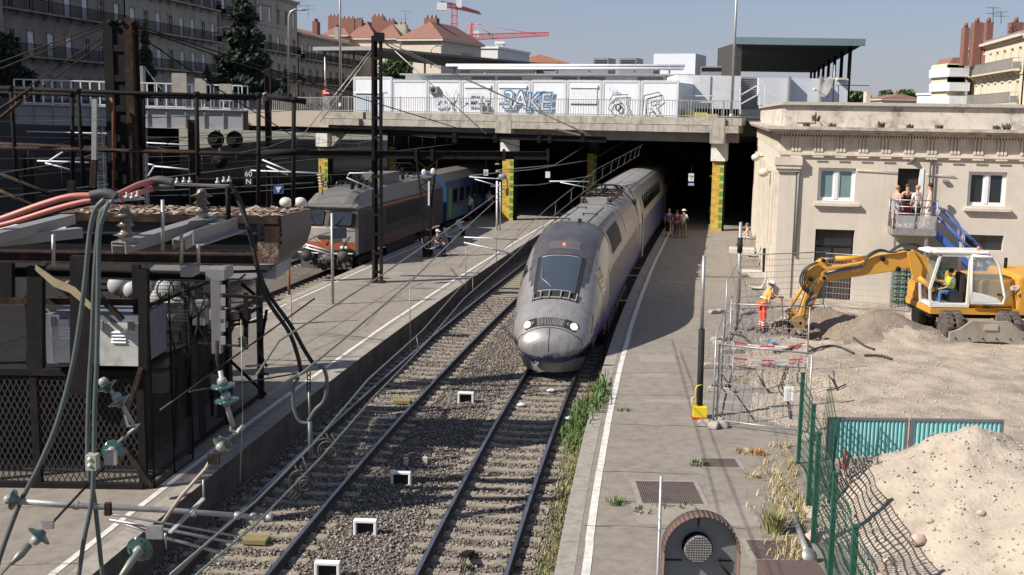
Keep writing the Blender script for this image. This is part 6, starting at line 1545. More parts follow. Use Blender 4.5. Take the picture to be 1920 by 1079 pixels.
# steel post cluster at the middle column
t = thing('equipment_post', 'white painted slim post pair beside the middle tiled column', 'post', (Q(932, 420, 70).x, 70, 0))
MB().tube([V(Q(932, 415, 70).x, 70, 0), Q(932, 340, 70)], .06, 8).tube([V(Q(938, 415, 70).x, 70.1, 0), Q(938, 342, 70)], .04, 8).build('post', whitepaint, t)
MB().ball(Q(942, 332, 70), .28, (1, .6, .7)).build('box', greypaint, t)

# ================================================================== FOREGROUND EQUIPMENT ON THE LEFT
# ---- steel substation frame standing on the island platform
ss_ = thing('substation_cage', 'black steel substation frame with mesh sides, louvred cabinets and fenced base on the island platform', 'substation', (-8.5, 24, 0))
def beam(a, b_, w_, h_=None, nm='beam', m=darksteel): return MB().bar(a, b_, w_, h_).build(nm, m, ss_)
XR0, XR1, Y0_, Y1_ = -6.95, -6.25, 21.0, 28.0
xe = lambda Y: XR0 + (XR1 - XR0) * (Y - Y0_) / (Y1_ - Y0_)
for Y in (21, 23.3, 25.6, 28): beam((xe(Y), Y, 0), (xe(Y), Y, 4.3), .14, nm='corner_post')
for x, Y in ((-8.95, 21), (-10.95, 21), (-12.6, 21), (-9.2, 28), (-12, 28)): beam((x, Y, 0), (x, Y, 3.7), .14, nm='corner_post')
g1 = MB(); dm = meshmat('expanded_metal', (.035, .032, .03), 9, 4.5, .22, diamond=True, rough=.7); sm2 = meshmat('fine_screen', (.05, .048, .045), 22, 22, .2, rough=.6)
for z0, z1 in ((.05, 2.15),):
 g1.quad((-13.5, 20.95, z0), (xe(21), 20.95, z0), (xe(21), 20.95, z1), (-13.5, 20.95, z1), uv=True)
g1.build('front_mesh', dm, ss_)
g1 = MB()
for z0, z1 in ((.12, 2.3), (2.4, 3.4)): g1.quad((xe(21), 21, z0), (xe(28), 28, z0), (xe(28), 28, z1), (xe(21), 21, z1), uv=True)
g1.build('side_mesh', sm2, ss_)
for z in (.1, 2.32, 3.45): beam((xe(21), 21, z), (xe(28), 28, z), .07, nm='side_rail')
for z in (.05, 2.25, 3.6): beam((-13.5, 20.97, z), (xe(21), 20.97, z), .12, nm='front_rail', m=rusty if z > 3 else darksteel)
MB().box(-13.5, -6.9, 21.1, 27.9, 2.2, 2.28).build('floor_grating', darksteel, ss_)
MB().box(-13.5, -6.95, 27.9, 28, .0, 4).build('rear_panel', concrete_dk, ss_)
MB().box(-12.8, -7.4, 22.6, 27.5, 0.0, 2.15).build('dark_plant', mat('plant_black', (.02, .019, .018), .8), ss_)
cab_m = mat('grimy_cabinet', (.50, .50, .47), .6, var=.2, scale=4, dirt=.55, dirtcol=(.22, .21, .19), dscale=3)
cb = thing('louvred_cabinet', 'pair of grimy white louvred cabinet doors in the middle of the steel frame', 'cabinet', tuple(Q(175, 682, 20.8)))
for i, (x0, x1, yt, yb) in enumerate(((100, 152, 600, 680), (188, 262, 607, 686))):
 a, b_ = Q(x0, yb, 20.7), Q(x1, yt, 20.7); o = MB().box(a.x, b_.x, 20.7, 20.74, a.z, b_.z).build('door', cab_m, cb)
 g = MB(); c0 = a.x + (b_.x - a.x) * (.25 if i == 0 else .3)
 for k in range(4): z = b_.z - .18 - k * .062; g.prism([(0, 0), (-.03, -.0), (0, .04)], (c0, 20.7, z), (0, 1, 0), (0, 0, 1), (1, 0, 0), .27)
 g.build('louvres', whitepaint, o)
 MB().box(a.x + .02, a.x + .1, 20.62, 20.699, b_.z - .12, b_.z + .05).build('hinge', greypaint, o); MB().box(b_.x - .2, b_.x - .1, 20.62, 20.699, b_.z - .12, b_.z + .05).build('hinge', greypaint, o)
a, b_ = Q(88, 682, 20.76), Q(266, 592, 20.76); MB().box(a.x, b_.x, 20.76, 22.2, a.z, b_.z).build('body', mat('cab_shell', (.16, .17, .20), .6), cb)
# transformer drums with wire guards behind
tr = thing('transformer_unit', 'white drum shaped transformers behind wire guards inside the steel frame', 'transformer', tuple(Q(280, 590, 23.5)))
for px, py, r in ((222, 535, .22), (318, 545, .30), (330, 585, .30), (248, 545, .18), (300, 560, .2)): MB().lathe([(.0, 0), (r, 0), (r, .5), (r * .8, .55), (.0, .55)], Q(px, py, 23.2), (-.2, 1, 0), 22).build('drum', mat('drum_white', (.42, .41, .39), .5, var=.15, dirt=.3, dirtcol=(.25, .22, .2)), tr)
q0, q1 = Q(215, 572, 23), Q(262, 520, 23); MB().box(q0.x, q1.x, 23.6, 23.8, q0.z, q1.z).build('white_panel', cab_m, tr)
q0, q1 = Q(285, 600, 23), Q(355, 525, 23); MB().quad((q0.x, 22.9, q0.z), (q1.x, 22.9, q0.z), (q1.x, 22.9, q1.z), (q0.x, 22.9, q1.z), uv=True).build('wire_guard', meshmat('guard_grid', (.1, .1, .1), 22, 14, .18), tr)
g = MB()
for x in (310, 332): g.tube([Q(x, 545 + 20 * math.sin(a), 22.85) + V(.17 * math.cos(a), 0, 0) for a in np.linspace(0, 6.3, 18)], .015, 5)
g.build('guard_rings', darksteel, tr)
# rounded sheet steel bay with rusty roof
HBY0, HBY1 = 24.4, 26.4
hb = thing('rounded_steel_bay', 'rounded sheet steel bay with rust eaten roof jutting over the island platform', 'steel structure', (-6, 25.4, 3.5))
prof = [(-4.95, 4.9), (-4.93, 4.35), (-5.02, 4.0), (-5.25, 3.72), (-5.6, 3.55), (-6.1, 3.5)]
g = MB(); g.smooth = True
def pf(a, b_):
 L = prof; t_ = a * (len(L) - 1); i = min(int(t_), len(L) - 2); f = t_ - i; x = L[i][0] + (L[i + 1][0] - L[i][0]) * f; z = L[i][1] + (L[i + 1][1] - L[i][1]) * f
 return V(x + .27 * b_ * (1 - max(0, (4.2 - z)) * .5), HBY0 + 2 * b_, z + (.0 if z > 4.5 else .12 * b_))
g.grid(pf, 20, 8); g.build('curved_cladding', mat('stained_sheet', (.065, .057, .06), .45, .2, var=.2, scale=2, dirt=.7, dirtcol=(.09, .045, .028), streak=True, dscale=3), hb)
MB().quad((-9.7, 24.4, 4.92), (-4.94, 24.4, 4.92), (-4.68, 26.4, 4.92), (-9.7, 26.4, 4.92)).build('rusted_roof', mat('flaking_rust', (.10, .06, .042), .95, var=.8, scale=16, bump=1.0, bscale=30, dirt=1.0, dirtcol=(.34, .26, .19), dscale=7), hb)
rq = random.Random(4); gl = [MB(), MB()]
for k in range(700):
 x, y = rq.uniform(-9.6, -5.0), rq.uniform(24.4, 26.35); a = rq.uniform(0, 3); s_ = rq.uniform(.03, .10); u = V(math.cos(a), math.sin(a), rq.uniform(-.25, .35)) * s_; v = V(-math.sin(a), math.cos(a), rq.uniform(-.25, .35)) * s_ * .6
 c_ = V(x + .1 * (y - 24.4), y, 4.94); gl[k % 2].quad(c_ - u - v, c_ + u - v, c_ + u + v, c_ - u + v)
gl[0].build('rust_flakes', mat('pale_flake', (.34, .27, .2), .9), hb, kind='stuff'); gl[1].build('rust_flakes', mat('dark_flake', (.09, .05, .035), .9), hb, kind='stuff')
beam2 = lambda a, b_, w_, h_, nm, m: MB().bar(a, b_, w_, h_).build(nm, m, hb)
beam2((-9.7, 24.38, 4.83), (-5.0, 24.38, 4.83), .1, .14, 'roof_beam', rusty); MB().box(-9.6, -5.5, 24.5, 24.6, 4.3, 4.78).build('front_plate', mat('blue_black_plate', (.03, .034, .045), .5), hb)
MB().box(-5.72, -5.0, 24.33, 24.4, 3.9, 4.35).build('gusset_plate', mat('flaking_rust', (0, 0, 0)), hb); MB().box(-5.3, -4.98, 24.36, 24.42, 4.35, 4.88).build('stiffener', rusty, hb)
MB().box(-8.2, -5.1, 24.5, 26.2, 3.55, 3.85).build('pale_inner_trough', mat('trough_grey', (.30, .31, .31), .6, dirt=.4, dirtcol=(.2, .1, .06), dscale=6), hb)
for Y in (24.6, 26.2): beam2((-6.8, Y, 0), (-6.8, Y, 3.6), .14, .14, 'support_post', darksteel)
# dark cross beams
for i, (x0, y0, x1, y1, Y, h_) in enumerate(((-40, 452, 482, 455, 21.5, .32), (-40, 480, 480, 487, 20.4, .18), (-40, 508, 410, 520, 21.2, .14))):
 ibeam(MB(), Q(x0, y0, Y), Q(x1, y1, Y), h_, .2).build('cross_beam', [darksteel, rusty, darksteel][i], ss_)
for px, y0, y1, Y, w_ in ((68, 500, 690, 20.5, .28), (152, 480, 740, 20.2, .34), (270, 505, 700, 20.4, .16), (10, 470, 560, 21, .3), (135, 340, 390, 22, .12)):
 MB().bar(Q(px, y0, Y), Q(px, y1, Y), w_, .16).build('stanchion', darksteel, ss_)
MB().bar(Q(405, 500, 20), Q(408, 662, 20), .17, .15).build('grey_channel_post', mat('grey_channel', (.17, .165, .165), .6, .2, dirt=.2), ss_)
g = MB()
for k in range(5): q = Q(418, 540 + k * 24, 19.9); g.box(q.x - .03, q.x + .05, 19.85, 19.9, q.z - .09, q.z + .05)
g.build_split('bracket_plate', greypaint, ss_)
for (a, b_) in (((68, 500), (150, 570)), ((190, 560), (230, 600)), ((265, 690), (230, 800)), ((235, 840), (285, 910))): MB().bar(Q(*a, 20.3), Q(*b_, 20.3), .12, .08).build('diagonal_brace', rusty, ss_)
# crowded ironwork, pipes and cables inside the frame
rq = random.Random(21)
for k in range(60):
 px, py = rq.uniform(40, 490), rq.uniform(500, 700); Yk = rq.uniform(21.6, 26.5); L = rq.uniform(40, 190)
 if k % 3 == 0: a, b_ = Q(px, py, Yk), Q(px + rq.uniform(-4, 4), py + L, Yk)
 elif k % 3 == 1: a, b_ = Q(px, py, Yk), Q(min(px + L, 500), py + rq.uniform(-12, 12), Yk + rq.uniform(0, 1.5))
 else: a, b_ = Q(px, py, Yk), Q(min(px + L * .6, 500), py + rq.choice((-1, 1)) * L * .5, Yk)
 if min(a.z, b_.z) < .1: continue
 MB().bar(a, b_, rq.choice((.04, .06, .1)), rq.choice((.04, .06))).build('iron_bar', rq.choice((darksteel, darksteel, rusty, greypaint)), ss_)
for k in range(18):
 px, py = rq.uniform(60, 480), rq.uniform(520, 640); Yk = rq.uniform(21.2, 24.5); L = [Q(px, py, Yk), Q(px + rq.uniform(-30, 30), py + 60, Yk), Q(px + rq.uniform(-20, 40), py + 130, Yk)]
 MB().tube(spl(L, 5), .02, 5).build('loose_cable', black, ss_)
for k in range(7):
 px, py = rq.uniform(270, 480), rq.uniform(560, 720); Yk = rq.uniform(22.5, 25.5); q = Q(px, py, Yk); o = MB().cbox(q, rq.uniform(.2, .5), .3, rq.uniform(.2, .5)).build('apparatus_box', rq.choice((greypaint, darksteel, mat('pale_grey_box', (.33, .33, .32), .7, dirt=.4))), ss_)
for px, py in ((440, 600), (455, 650), (130, 545), (400, 720)): MB().lathe([(.06, 0), (.1, .03), (.05, .06), (.1, .09), (.05, .12), (.1, .15), (.04, .2)], Q(px, py, 22.4), n=12).build('small_insulator', brownp, ss_)
# more thin span wires over the shaded left tracks
for k in range(16):
 y0 = 215 + k * 12 + rq.uniform(-5, 5); y1 = y0 + rq.uniform(-25, 20); x1 = rq.choice((480, 590, 700, 560)); Ya, Yb = rq.uniform(40, 55), rq.uniform(50, 62); a, b_ = Q(-60, y0, Ya), Q(x1, y1, Yb); mdp = a.lerp(b_, .5) - V(0, 0, rq.uniform(.05, .35))
 MB().tube(spl([a, mdp, b_], 6), .014, 4).single('span_wire', wirem if k % 2 else wiredk, 'thin span wire over the shaded tracks, number %s counting down the left edge' % ['one', 'two', 'three', 'four', 'five', 'six', 'seven', 'eight', 'nine', 'ten', 'eleven', 'twelve', 'thirteen', 'fourteen', 'fifteen', 'sixteen'][k], 'wire', 'thin span wires over the left tracks')
# zigzag yellow caution bracket
MB().prism([(0, 0), (.35, -.25), (.7, -.4), (1.0, -.72), (.95, -.8), (.6, -.5), (.3, -.38), (.0, -.1)], Q(66, 497, 20.1), (1, 0, 0), (0, 0, 1), (0, 1, 0), .04).single('toothed_bracket', mat('tan_metal', (.36, .29, .18), .6), 'tan toothed steel bracket sloping across the upper left of the frame', 'bracket')
# white van roof / carriage seen behind, left
MB().box(Q(-60, 400, 34).x, Q(150, 400, 34).x, 34, 36.5, 2.6, 3.4).single('white_container', whitepaint, 'white roofed container behind the red cables at the left edge', 'container')
for px in (536, 563): MB().ball(Q(px, 380, 38), .22, (1, 1, .8)).single('globe_lamp', mat('opal_globe', (0, 0, 0)), 'cream globe lamp %s behind the rusted roof' % ('on the left' if px < 550 else 'on the right, touching the locomotive'), 'lamp', 'globe lamps beside the locomotive')
# hanging mesh guard near the line
hg = thing('hanging_mesh_guard', 'fine mesh guard panel with thin rods beside the white platform line', 'mesh panel', tuple(P(292, 915, 0)))
a, b_ = P(290, 915, .0), P(362, 862, .0); MB().quad(a, b_, b_ + V(0, 0, .95), a + V(0, 0, .95), uv=True).build('mesh', sm2, hg)
g = MB()
for f in (0, .5, 1): p = a.lerp(b_, f); g.tube([p, p + V(0, 0, 3.6)], .02, 5)
g.tube([a, b_], .02, 5).build('rods', darksteel, hg)

# ---- near gantry head: channels, post insulators, bus bars, red cables (about 12 m away)
NY = 12.5
nh = thing('insulated_switch_head', 'pale steel channels with stacked brown insulators carrying bus bars at the upper left', 'switchgear', tuple(Q(240, 470, NY)))
def chan(a, b_, Ya, Yb, w_=.16, h_=.1, m=greypaint, nm='channel_beam'):
 p, q = Q(*a, Ya), Q(*b_, Yb); d = (q - p).normalized(); s = d.cross(V(0, 0, 1)).normalized(); g = MB()
 g.bar(p, q, w_, .012, up=(0, 0, 1)); g.bar(p + s * (w_ / 2 - .006) - V(0, 0, h_ / 2 + .007), q + s * (w_ / 2 - .006) - V(0, 0, h_ / 2 + .007), .012, h_, up=(0, 0, 1)); g.bar(p - s * (w_ / 2 - .006) - V(0, 0, h_ / 2 + .007), q - s * (w_ / 2 - .006) - V(0, 0, h_ / 2 + .007), .012, h_, up=(0, 0, 1)); return g.build(nm, m, nh)
pc = mat('primer_grey_steel', (.235, .23, .225), .55, .2, var=.2, dirt=.25, dirtcol=(.2, .15, .11))
chan((222, 455), (395, 405), 11.8, 13.6, .17, .11, pc); chan((335, 450), (420, 412), 12.4, 13.6, .15, .10, pc); chan((-30, 442), (128, 403), 11.6, 13.4, .17, .1, pc); chan((-20, 445), (150, 428), 12.2, 12.9, .15, .1, pc)
g = MB(); p, q = Q(362, 446, 12.0), Q(445, 420, 13.2); g.bar(p, q, .012, .15, up=(0, 0, 1)); g.bar(p + V(.05, 0, -.075), q + V(.05, 0, -.075), .12, .012, up=(0, 0, 1)); g.build('angle_bracket', pc, nh)
for px, py in ((389, 431), (394, 429), (414, 422), (418, 420)): MB().lathe([(.0, 0), (.012, 0), (.012, .01), (.0, .01)], Q(px, py, 12.1 + (px - 362) / 83 * 1.2 - .02), (0, -1, 0), 8).build('bolt_hole', whitepaint, nh)
MB().box(Q(385, 500, 12).x, Q(420, 500, 12).x, 12, 12.4, Q(0, 520, 12).z, Q(0, 500, 12).z).build('bracket_end', pc, nh)
MB().box(Q(338, 500, 12.2).x, Q(360, 500, 12.2).x, 12.2, 12.5, Q(350, 520, 12.2).z, Q(350, 500, 12.2).z).build('bracket_end', pc, nh)
def post_ins(px, ptop, pbot, Y, nsh, r=.125):
 a, b_ = Q(px, pbot, Y), Q(px, ptop, Y); H_ = b_.z - a.z; pr = [(.07, 0), (.07, H_ * .12)]
 for k in range(nsh): z = H_ * (.14 + .78 * k / nsh); d = H_ * .78 / nsh; pr += [(.06, z), (r * (1 if k % 2 == 0 else .72), z + d * .22), (r * .5, z + d * .5), (.05, z + d * .92)]
 pr += [(.045, H_ * .95), (.0, H_)]
 MB().lathe(pr, a, n=24).build('post_insulator', brownp, nh)
 MB().lathe([(.0, 0), (.075, 0), (.07, .1), (.0, .1)], a - V(0, 0, .02), n=16).build('insulator_foot', porc, nh)
 MB().box(a.x - .12, a.x + .12, a.y - .09, a.y + .09, a.z - .035, a.z - .02).build('base_plate', greysteel, nh)
post_ins(236, 385, 454, 11.9, 3, .13); post_ins(379, 353, 406, 13.4, 3, .135)
# bus bars and clamps
g = MB(); g.bar(Q(322, 346, 13.2), Q(436, 349, 13.4), .09, .025, up=(0, 0, 1)); g.build('bus_bar', greysteel, nh)
g = MB(); g.bar(Q(190, 378, 11.9), Q(268, 372, 12.2), .10, .025, up=(0, 0, 1)); g.build('bus_bar', greysteel, nh)
g = MB()
for px, py in ((210, 372), (222, 374), (238, 370), (248, 371), (258, 368), (332, 342), (345, 341), (356, 341), (408, 342), (420, 340), (430, 339)): g.lathe([(.0, 0), (.028, 0), (.028, .03), (.012, .03), (.012, .07), (.0, .07)], Q(px, py + 3, 12 if px < 300 else 13.2), n=6)
g.build_split('clamp_bolt', greysteel, nh)
MB().lathe([(.0, 0), (.03, 0), (.03, .4)], Q(427, 350, 13.3), (0, 0, -1), 8).build('stub', darksteel, nh)
for px, y0, y1 in ((372, 470, 500), (340, 470, 500), (305, 405, 470), (100, 470, 500)): MB().tube([Q(px, y0 - 30, 12.3), Q(px, y1, 12.3)], .02, 6).build('threaded_rod', greysteel, nh)
rc = thing('red_power_cable', 'thick faded red insulated cables looping over the insulators at the left', 'power cable', tuple(Q(150, 380, 12)))
def cab_(par, pts, Y, r, m, nm='cable'):
 L = spl([Q(p[0], p[1], (p[2] if len(p) > 2 else Y)) for p in pts]); g = MB(); g.smooth = True; g.tube(L, r, 10); return g.build(nm, m, par)
cab_(rc, [(-40, 425), (10, 408), (80, 383), (130, 369), (172, 367)], 12, .034, pinkc); cab_(rc, [(-40, 432), (20, 418), (100, 393), (150, 380), (176, 376)], 12.1, .030, pinkc)
cab_(rc, [(215, 368, 12), (240, 356, 12.3), (262, 346, 12.6), (285, 340, 13)], 12.5, .032, pinkc); cab_(rc, [(225, 376, 12), (255, 364, 12.3), (285, 354, 13)], 12.5, .032, pinkc)
slv = mat('taped_sleeve', (.06, .06, .055), .7, bump=.2)
cab_(rc, [(170, 367), (190, 363), (205, 364), (218, 370)], 11.98, .05, slv, 'sleeve'); cab_(rc, [(172, 377), (190, 376), (212, 374)], 12.05, .04, slv, 'sleeve')
cab_(rc, [(283, 341), (300, 338), (325, 343)], 13, .05, slv, 'sleeve'); cab_(rc, [(284, 355), (300, 350), (325, 348)], 13, .04, slv, 'sleeve')
gc = thing('grey_drop_cables', 'long grey rubber cables hanging from the switch head to the bottom left corner', 'power cable', tuple(Q(170, 870, 11.5)))
cab_(gc, [(196, 374), (178, 395), (168, 440), (160, 520), (150, 600), (135, 690), (108, 790), (75, 870), (35, 950), (0, 1045), (-8, 1085)], 11.6, .025, cablegrey)
cab_(gc, [(212, 376), (190, 400), (182, 450), (176, 540), (172, 640), (166, 750), (165, 870), (176, 930), (183, 990), (192, 1079), (196, 1110)], 11.8, .024, cablegrey)
cab_(gc, [(205, 380), (196, 400), (186, 440), (184, 540), (182, 660), (178, 760), (176, 870), (172, 940), (158, 1010), (147, 1085)], 11.5, .024, cablegrey)
MB().box(Q(161, 870, 11.4).x, Q(181, 870, 11.4).x, 11.38, 11.5, Q(170, 882, 11.4).z, Q(170, 854, 11.4).z).build('cable_clamp', mat('olive_clamp', (.30, .33, .24), .5), gc)
for y in (861, 873): MB().lathe([(.0, 0), (.022, 0), (.018, .015), (.0, .018)], Q(168, y, 11.38), (0, -1, 0), 10).build('clamp_screw', whitepaint, gc)
bc = thing('black_drop_cables', 'black cables falling from behind the bay to the ring clamp over the platform edge', 'power cable', tuple(Q(590, 690, 13)))
cab_(bc, [(432, 345, 13.3), (445, 372, 13.3), (470, 440, 13.2), (482, 500, 13.2), (500, 560, 13.2), (540, 620, 13.1), (556, 660, 13), (565, 698, 13)], 13.2, .024, black)
cab_(bc, [(436, 350, 13.4), (455, 390, 13.3), (478, 480, 13.3), (500, 545, 13.3), (545, 610, 13.2), (570, 655, 13.1), (592, 690, 13)], 13.2, .024, black)
ring = cab_(bc, [(592, 688, 13), (606, 690, 13), (613, 715, 13), (608, 750, 13), (590, 770, 13), (578, 790, 13)], 13, .022, cablegrey, 'loop'); cab_(bc, [(560, 708, 13), (550, 730, 13), (551, 765, 13), (562, 790, 13), (580, 794, 13)], 13, .02, cablegrey, 'loop')
cab_(bc, [(500, 745, 13), (545, 712, 13), (580, 692, 13), (596, 688, 13)], 13, .026, wirem, 'clamp_rod')
g = MB()
for k in range(5): q = Q(579, 700 + k * 8, 13); g.tube([q + V(.02 * math.cos(a), .0, .028 * math.sin(a)) for a in np.linspace(0, 6.3, 9)], .007, 4)
g.build('chain', darksteel, bc); MB().tube([Q(579, 735, 13), Q(581, 790, 13)], .012, 6).build('rod', wirem, bc); MB().tube([Q(581, 790, 13), Q(583, 855, 13)], .028, 8).build('rod_sleeve', cablegrey, bc)
for (px, py) in ((610, 842), (562, 902)):
 g = MB(); c_ = Q(px, py, 12.5)
 for k in range(4): r = .12 - .02 * k; g.tube([c_ + V(.03 * k + r * math.cos(a), -.05 * k, r * math.sin(a)) for a in np.linspace(0, 6.3, 16)], .013, 5)
 for k in range(3): g.tube([c_ + V(-.05 + .06 * k, 0, .18), c_ + V(.02 + .07 * k, .05, -.02), c_ + V(-.15 + .05 * k, 0, -.22)], .012, 5)
 g.single('coiled_jumper_wire', wiredk, 'tangled coil of black jumper wire %s over the left track' % ('just right of the ring clamp' if px > 600 else 'below left of the other coil'), 'wire coil', 'wire coils on the overhead line')
# ---- cantilever with glass insulators low in the corner
ca = thing('tubular_cantilever', 'long pale tubular cantilever with glass end insulator crossing the lower left', 'cantilever', tuple(Q(25, 938, 11.5)))
MB().tube([Q(30, 940, 11.5), Q(140, 948, 11.7), Q(330, 958, 12), Q(510, 972, 12.3)], [.033, .033, .03, .028], 10).build('main_tube', greysteel, ca)
for px, py in ((138, 948), (198, 952), (358, 962), (440, 967), (470, 969), (500, 971)): MB().lathe([(.04, 0), (.045, .01), (.045, .05), (.04, .06)], Q(px, py, 11.5 + px / 510 * .8), (1, 0, -.06), 12).build('collar', greysteel, ca)
MB().tube([Q(205, 975, 11.7), Q(320, 995, 11.9), Q(442, 1019, 12)], .018, 8).build('lower_tube', greysteel, ca); MB().tube([Q(195, 962, 11.8), Q(230, 968, 11.8), Q(330, 985, 12), Q(445, 1006, 12.2)], .014, 8).build('lower_tube', greysteel, ca)
MB().tube([Q(425, 1040, 12), Q(322, 1012, 12), Q(218, 978, 11.8)], .02, 8).build('steady_arm', greysteel, ca)
MB().bar(Q(318, 1000, 11.6), Q(382, 935, 12), .05, .02).build('flat_link', greysteel, ca); MB().tube([Q(382, 935, 12), Q(381, 900, 12)], .012, 6).build('hook_rod', greysteel, ca)
MB().tube([Q(310, 1000, 11.5), Q(312, 1030, 11.5)], [.014, .006], 6).build('pin', greysteel, ca)
disc_string(ca, Q(28, 938, 11.5), (-1, 0, .1), 1, .11)
MB().box(Q(195, 950, 11.6).x, Q(206, 950, 11.6).x, 11.6, 11.66, Q(200, 968, 11.6).z, Q(200, 945, 11.6).z).build('hook', rusty, ca)
tie = thing('insulated_tie_rod', 'rusty tie rod with big green glass disc and grip at the bottom left', 'tie rod', tuple(Q(70, 1010, 11.3)))
MB().tube([Q(94, 985, 11.4), Q(205, 865, 12)], .014, 8).build('rod', rusty, tie); disc_string(tie, Q(76, 1003, 11.3), (-.55, -.3, -.65), 1, .135)
MB().tube([Q(55, 1022, 11.1), Q(38, 1040, 11), Q(20, 1058, 10.9)], [.035, .045, .02], 8).build('wedge_grip', wirem, tie); MB().tube([Q(22, 1056, 10.9), Q(-20, 1100, 10.7)], .012, 6).build('wire', wirem, tie)
MB().cbox(Q(90, 984, 11.35), .12, .03, .09).build('clevis', greysteel, tie)
disc_string(tie, Q(213, 846, 12.1), (.1, -.9, .25), 1, .125); MB().cbox(Q(208, 858, 11.9), .13, .05, .16).build('clevis', greysteel, tie)
# other strings
t2 = thing('insulator_string', 'two glass discs on a slanting rod in front of the cage, left of centre', 'insulator', tuple(Q(195, 730, 11.8)), group='glass insulator strings in the foreground')
disc_string(t2, Q(200, 727, 11.8), (-.45, .1, .75), 1, .125); disc_string(t2, Q(225, 755, 11.8), (-.45, .1, .75), 1, .125); MB().tube([Q(192, 712, 11.8), Q(232, 765, 11.8), Q(252, 800, 11.8)], .025, 8).build('link', porc, t2)
MB().tube([Q(232, 768, 11.8), Q(240, 800, 11.8), Q(262, 795, 11.8), Q(245, 810, 11.8), Q(222, 830, 11.9)], .02, 6).build('shackle', greysteel, t2)
t3 = thing('insulator_string', 'two upright glass discs hanging under the grey channel post', 'insulator', tuple(Q(425, 740, 11.8)), group='glass insulator strings in the foreground')
disc_string(t3, Q(418, 727, 11.8), (-.08, -.1, 1), 1, .13, .2); disc_string(t3, Q(425, 754, 11.8), (-.08, -.1, 1), 1, .13, .2); MB().tube([Q(413, 695, 11.8), Q(425, 760, 11.8), Q(437, 800, 11.8)], .028, 8).build('link', porc, t3)
MB().tube([Q(413, 700, 11.8), Q(407, 672, 11.8), Q(407, 640, 11.9)], .02, 6).build('eye_rod', rusty, t3); MB().tube([Q(437, 790, 11.8), Q(432, 806, 11.8), Q(446, 812, 11.8), Q(455, 798, 11.8)], .02, 6).build('shackle', greysteel, t3)
t4 = thing('insulator_string', 'single green glass disc with pale cap at the end of the long slanting rod', 'insulator', tuple(Q(415, 835, 11.9)), group='glass insulator strings in the foreground')
disc_string(t4, Q(420, 830, 12.0), (-.35, -.8, -.5), 1, .12); MB().tube([Q(400, 855, 11.8), Q(385, 880, 11.8), Q(340, 930, 11.7), Q(305, 980, 11.5)], .02, 8).build('long_rod', mat('tan_rod', (.33, .28, .21), .6), t4)
MB().cbox(Q(401, 860, 11.75), .12, .05, .12).build('clevis', rusty, t4); MB().tube([Q(440, 815, 12), Q(450, 805, 12), Q(458, 800, 12)], .025, 6).build('eye', greysteel, t4)
t5 = thing('insulator_string', 'green glass disc seen end on at the bottom, with grip and clamp plates', 'insulator', tuple(Q(264, 1030, 11.2)), group='glass insulator strings in the foreground')
disc_string(t5, Q(264, 1028, 11.3), (-.1, -.95, -.15), 1, .14); MB().cbox(Q(290, 998, 11.4), .17, .05, .14).build('clamp_plate', greysteel, t5); MB().tube([Q(262, 1032, 11.1), Q(245, 1055, 11), Q(225, 1085, 10.8)], [.03, .04, .03], 8).build('wedge_grip', wirem, t5)
for k, (pts, lab) in enumerate((([(452, 600), (455, 780), (450, 905)], 'thin vertical hanging wire left of the ring clamp'), ([(768, 535), (770, 662)], 'thin vertical dropper over the platform edge'), ([(874, 455), (873, 548)], 'thin vertical dropper beside the benches'), ([(930, 420), (931, 500)], 'thin vertical dropper left of the train'))):
 MB().tube([Q(x, y, 13 if k == 0 else 30 + k * 4) for x, y in pts], .006 if k == 0 else .012, 5).single('dropper_wire', wirem, lab, 'wire', 'thin hanging droppers')
# black horizontal wire of the near span crossing the platform
for k, (a, b_) in enumerate((((300, 770), (590, 560)), ((355, 735), (560, 700)))): MB().tube([Q(*a, 20.2), Q(*b_, 24)], .018, 6).single('guy_wire', wiredk, ['dark guy wire rising right from the cage', 'short dark wire low beside the cage'][k], 'wire', 'dark guy wires at the cage')
# yellow drip tray between the rails
for px, py, w_, lab in ((480, 1012, .44, 'yellow brown rectangular track box nearest the camera'), (655, 790, .0, ''), (755, 752, .45, 'yellow brown track box farther along the left track')):
 if w_:
  p = P(px, py, RZ - .1); MB().cbox(p, w_, w_ * .7, .08, rz=-.08).single('track_balise', mat('balise_yellow', (.24, .19, .08), .7, dirt=.4), lab, 'track box', 'yellow boxes between the rails')
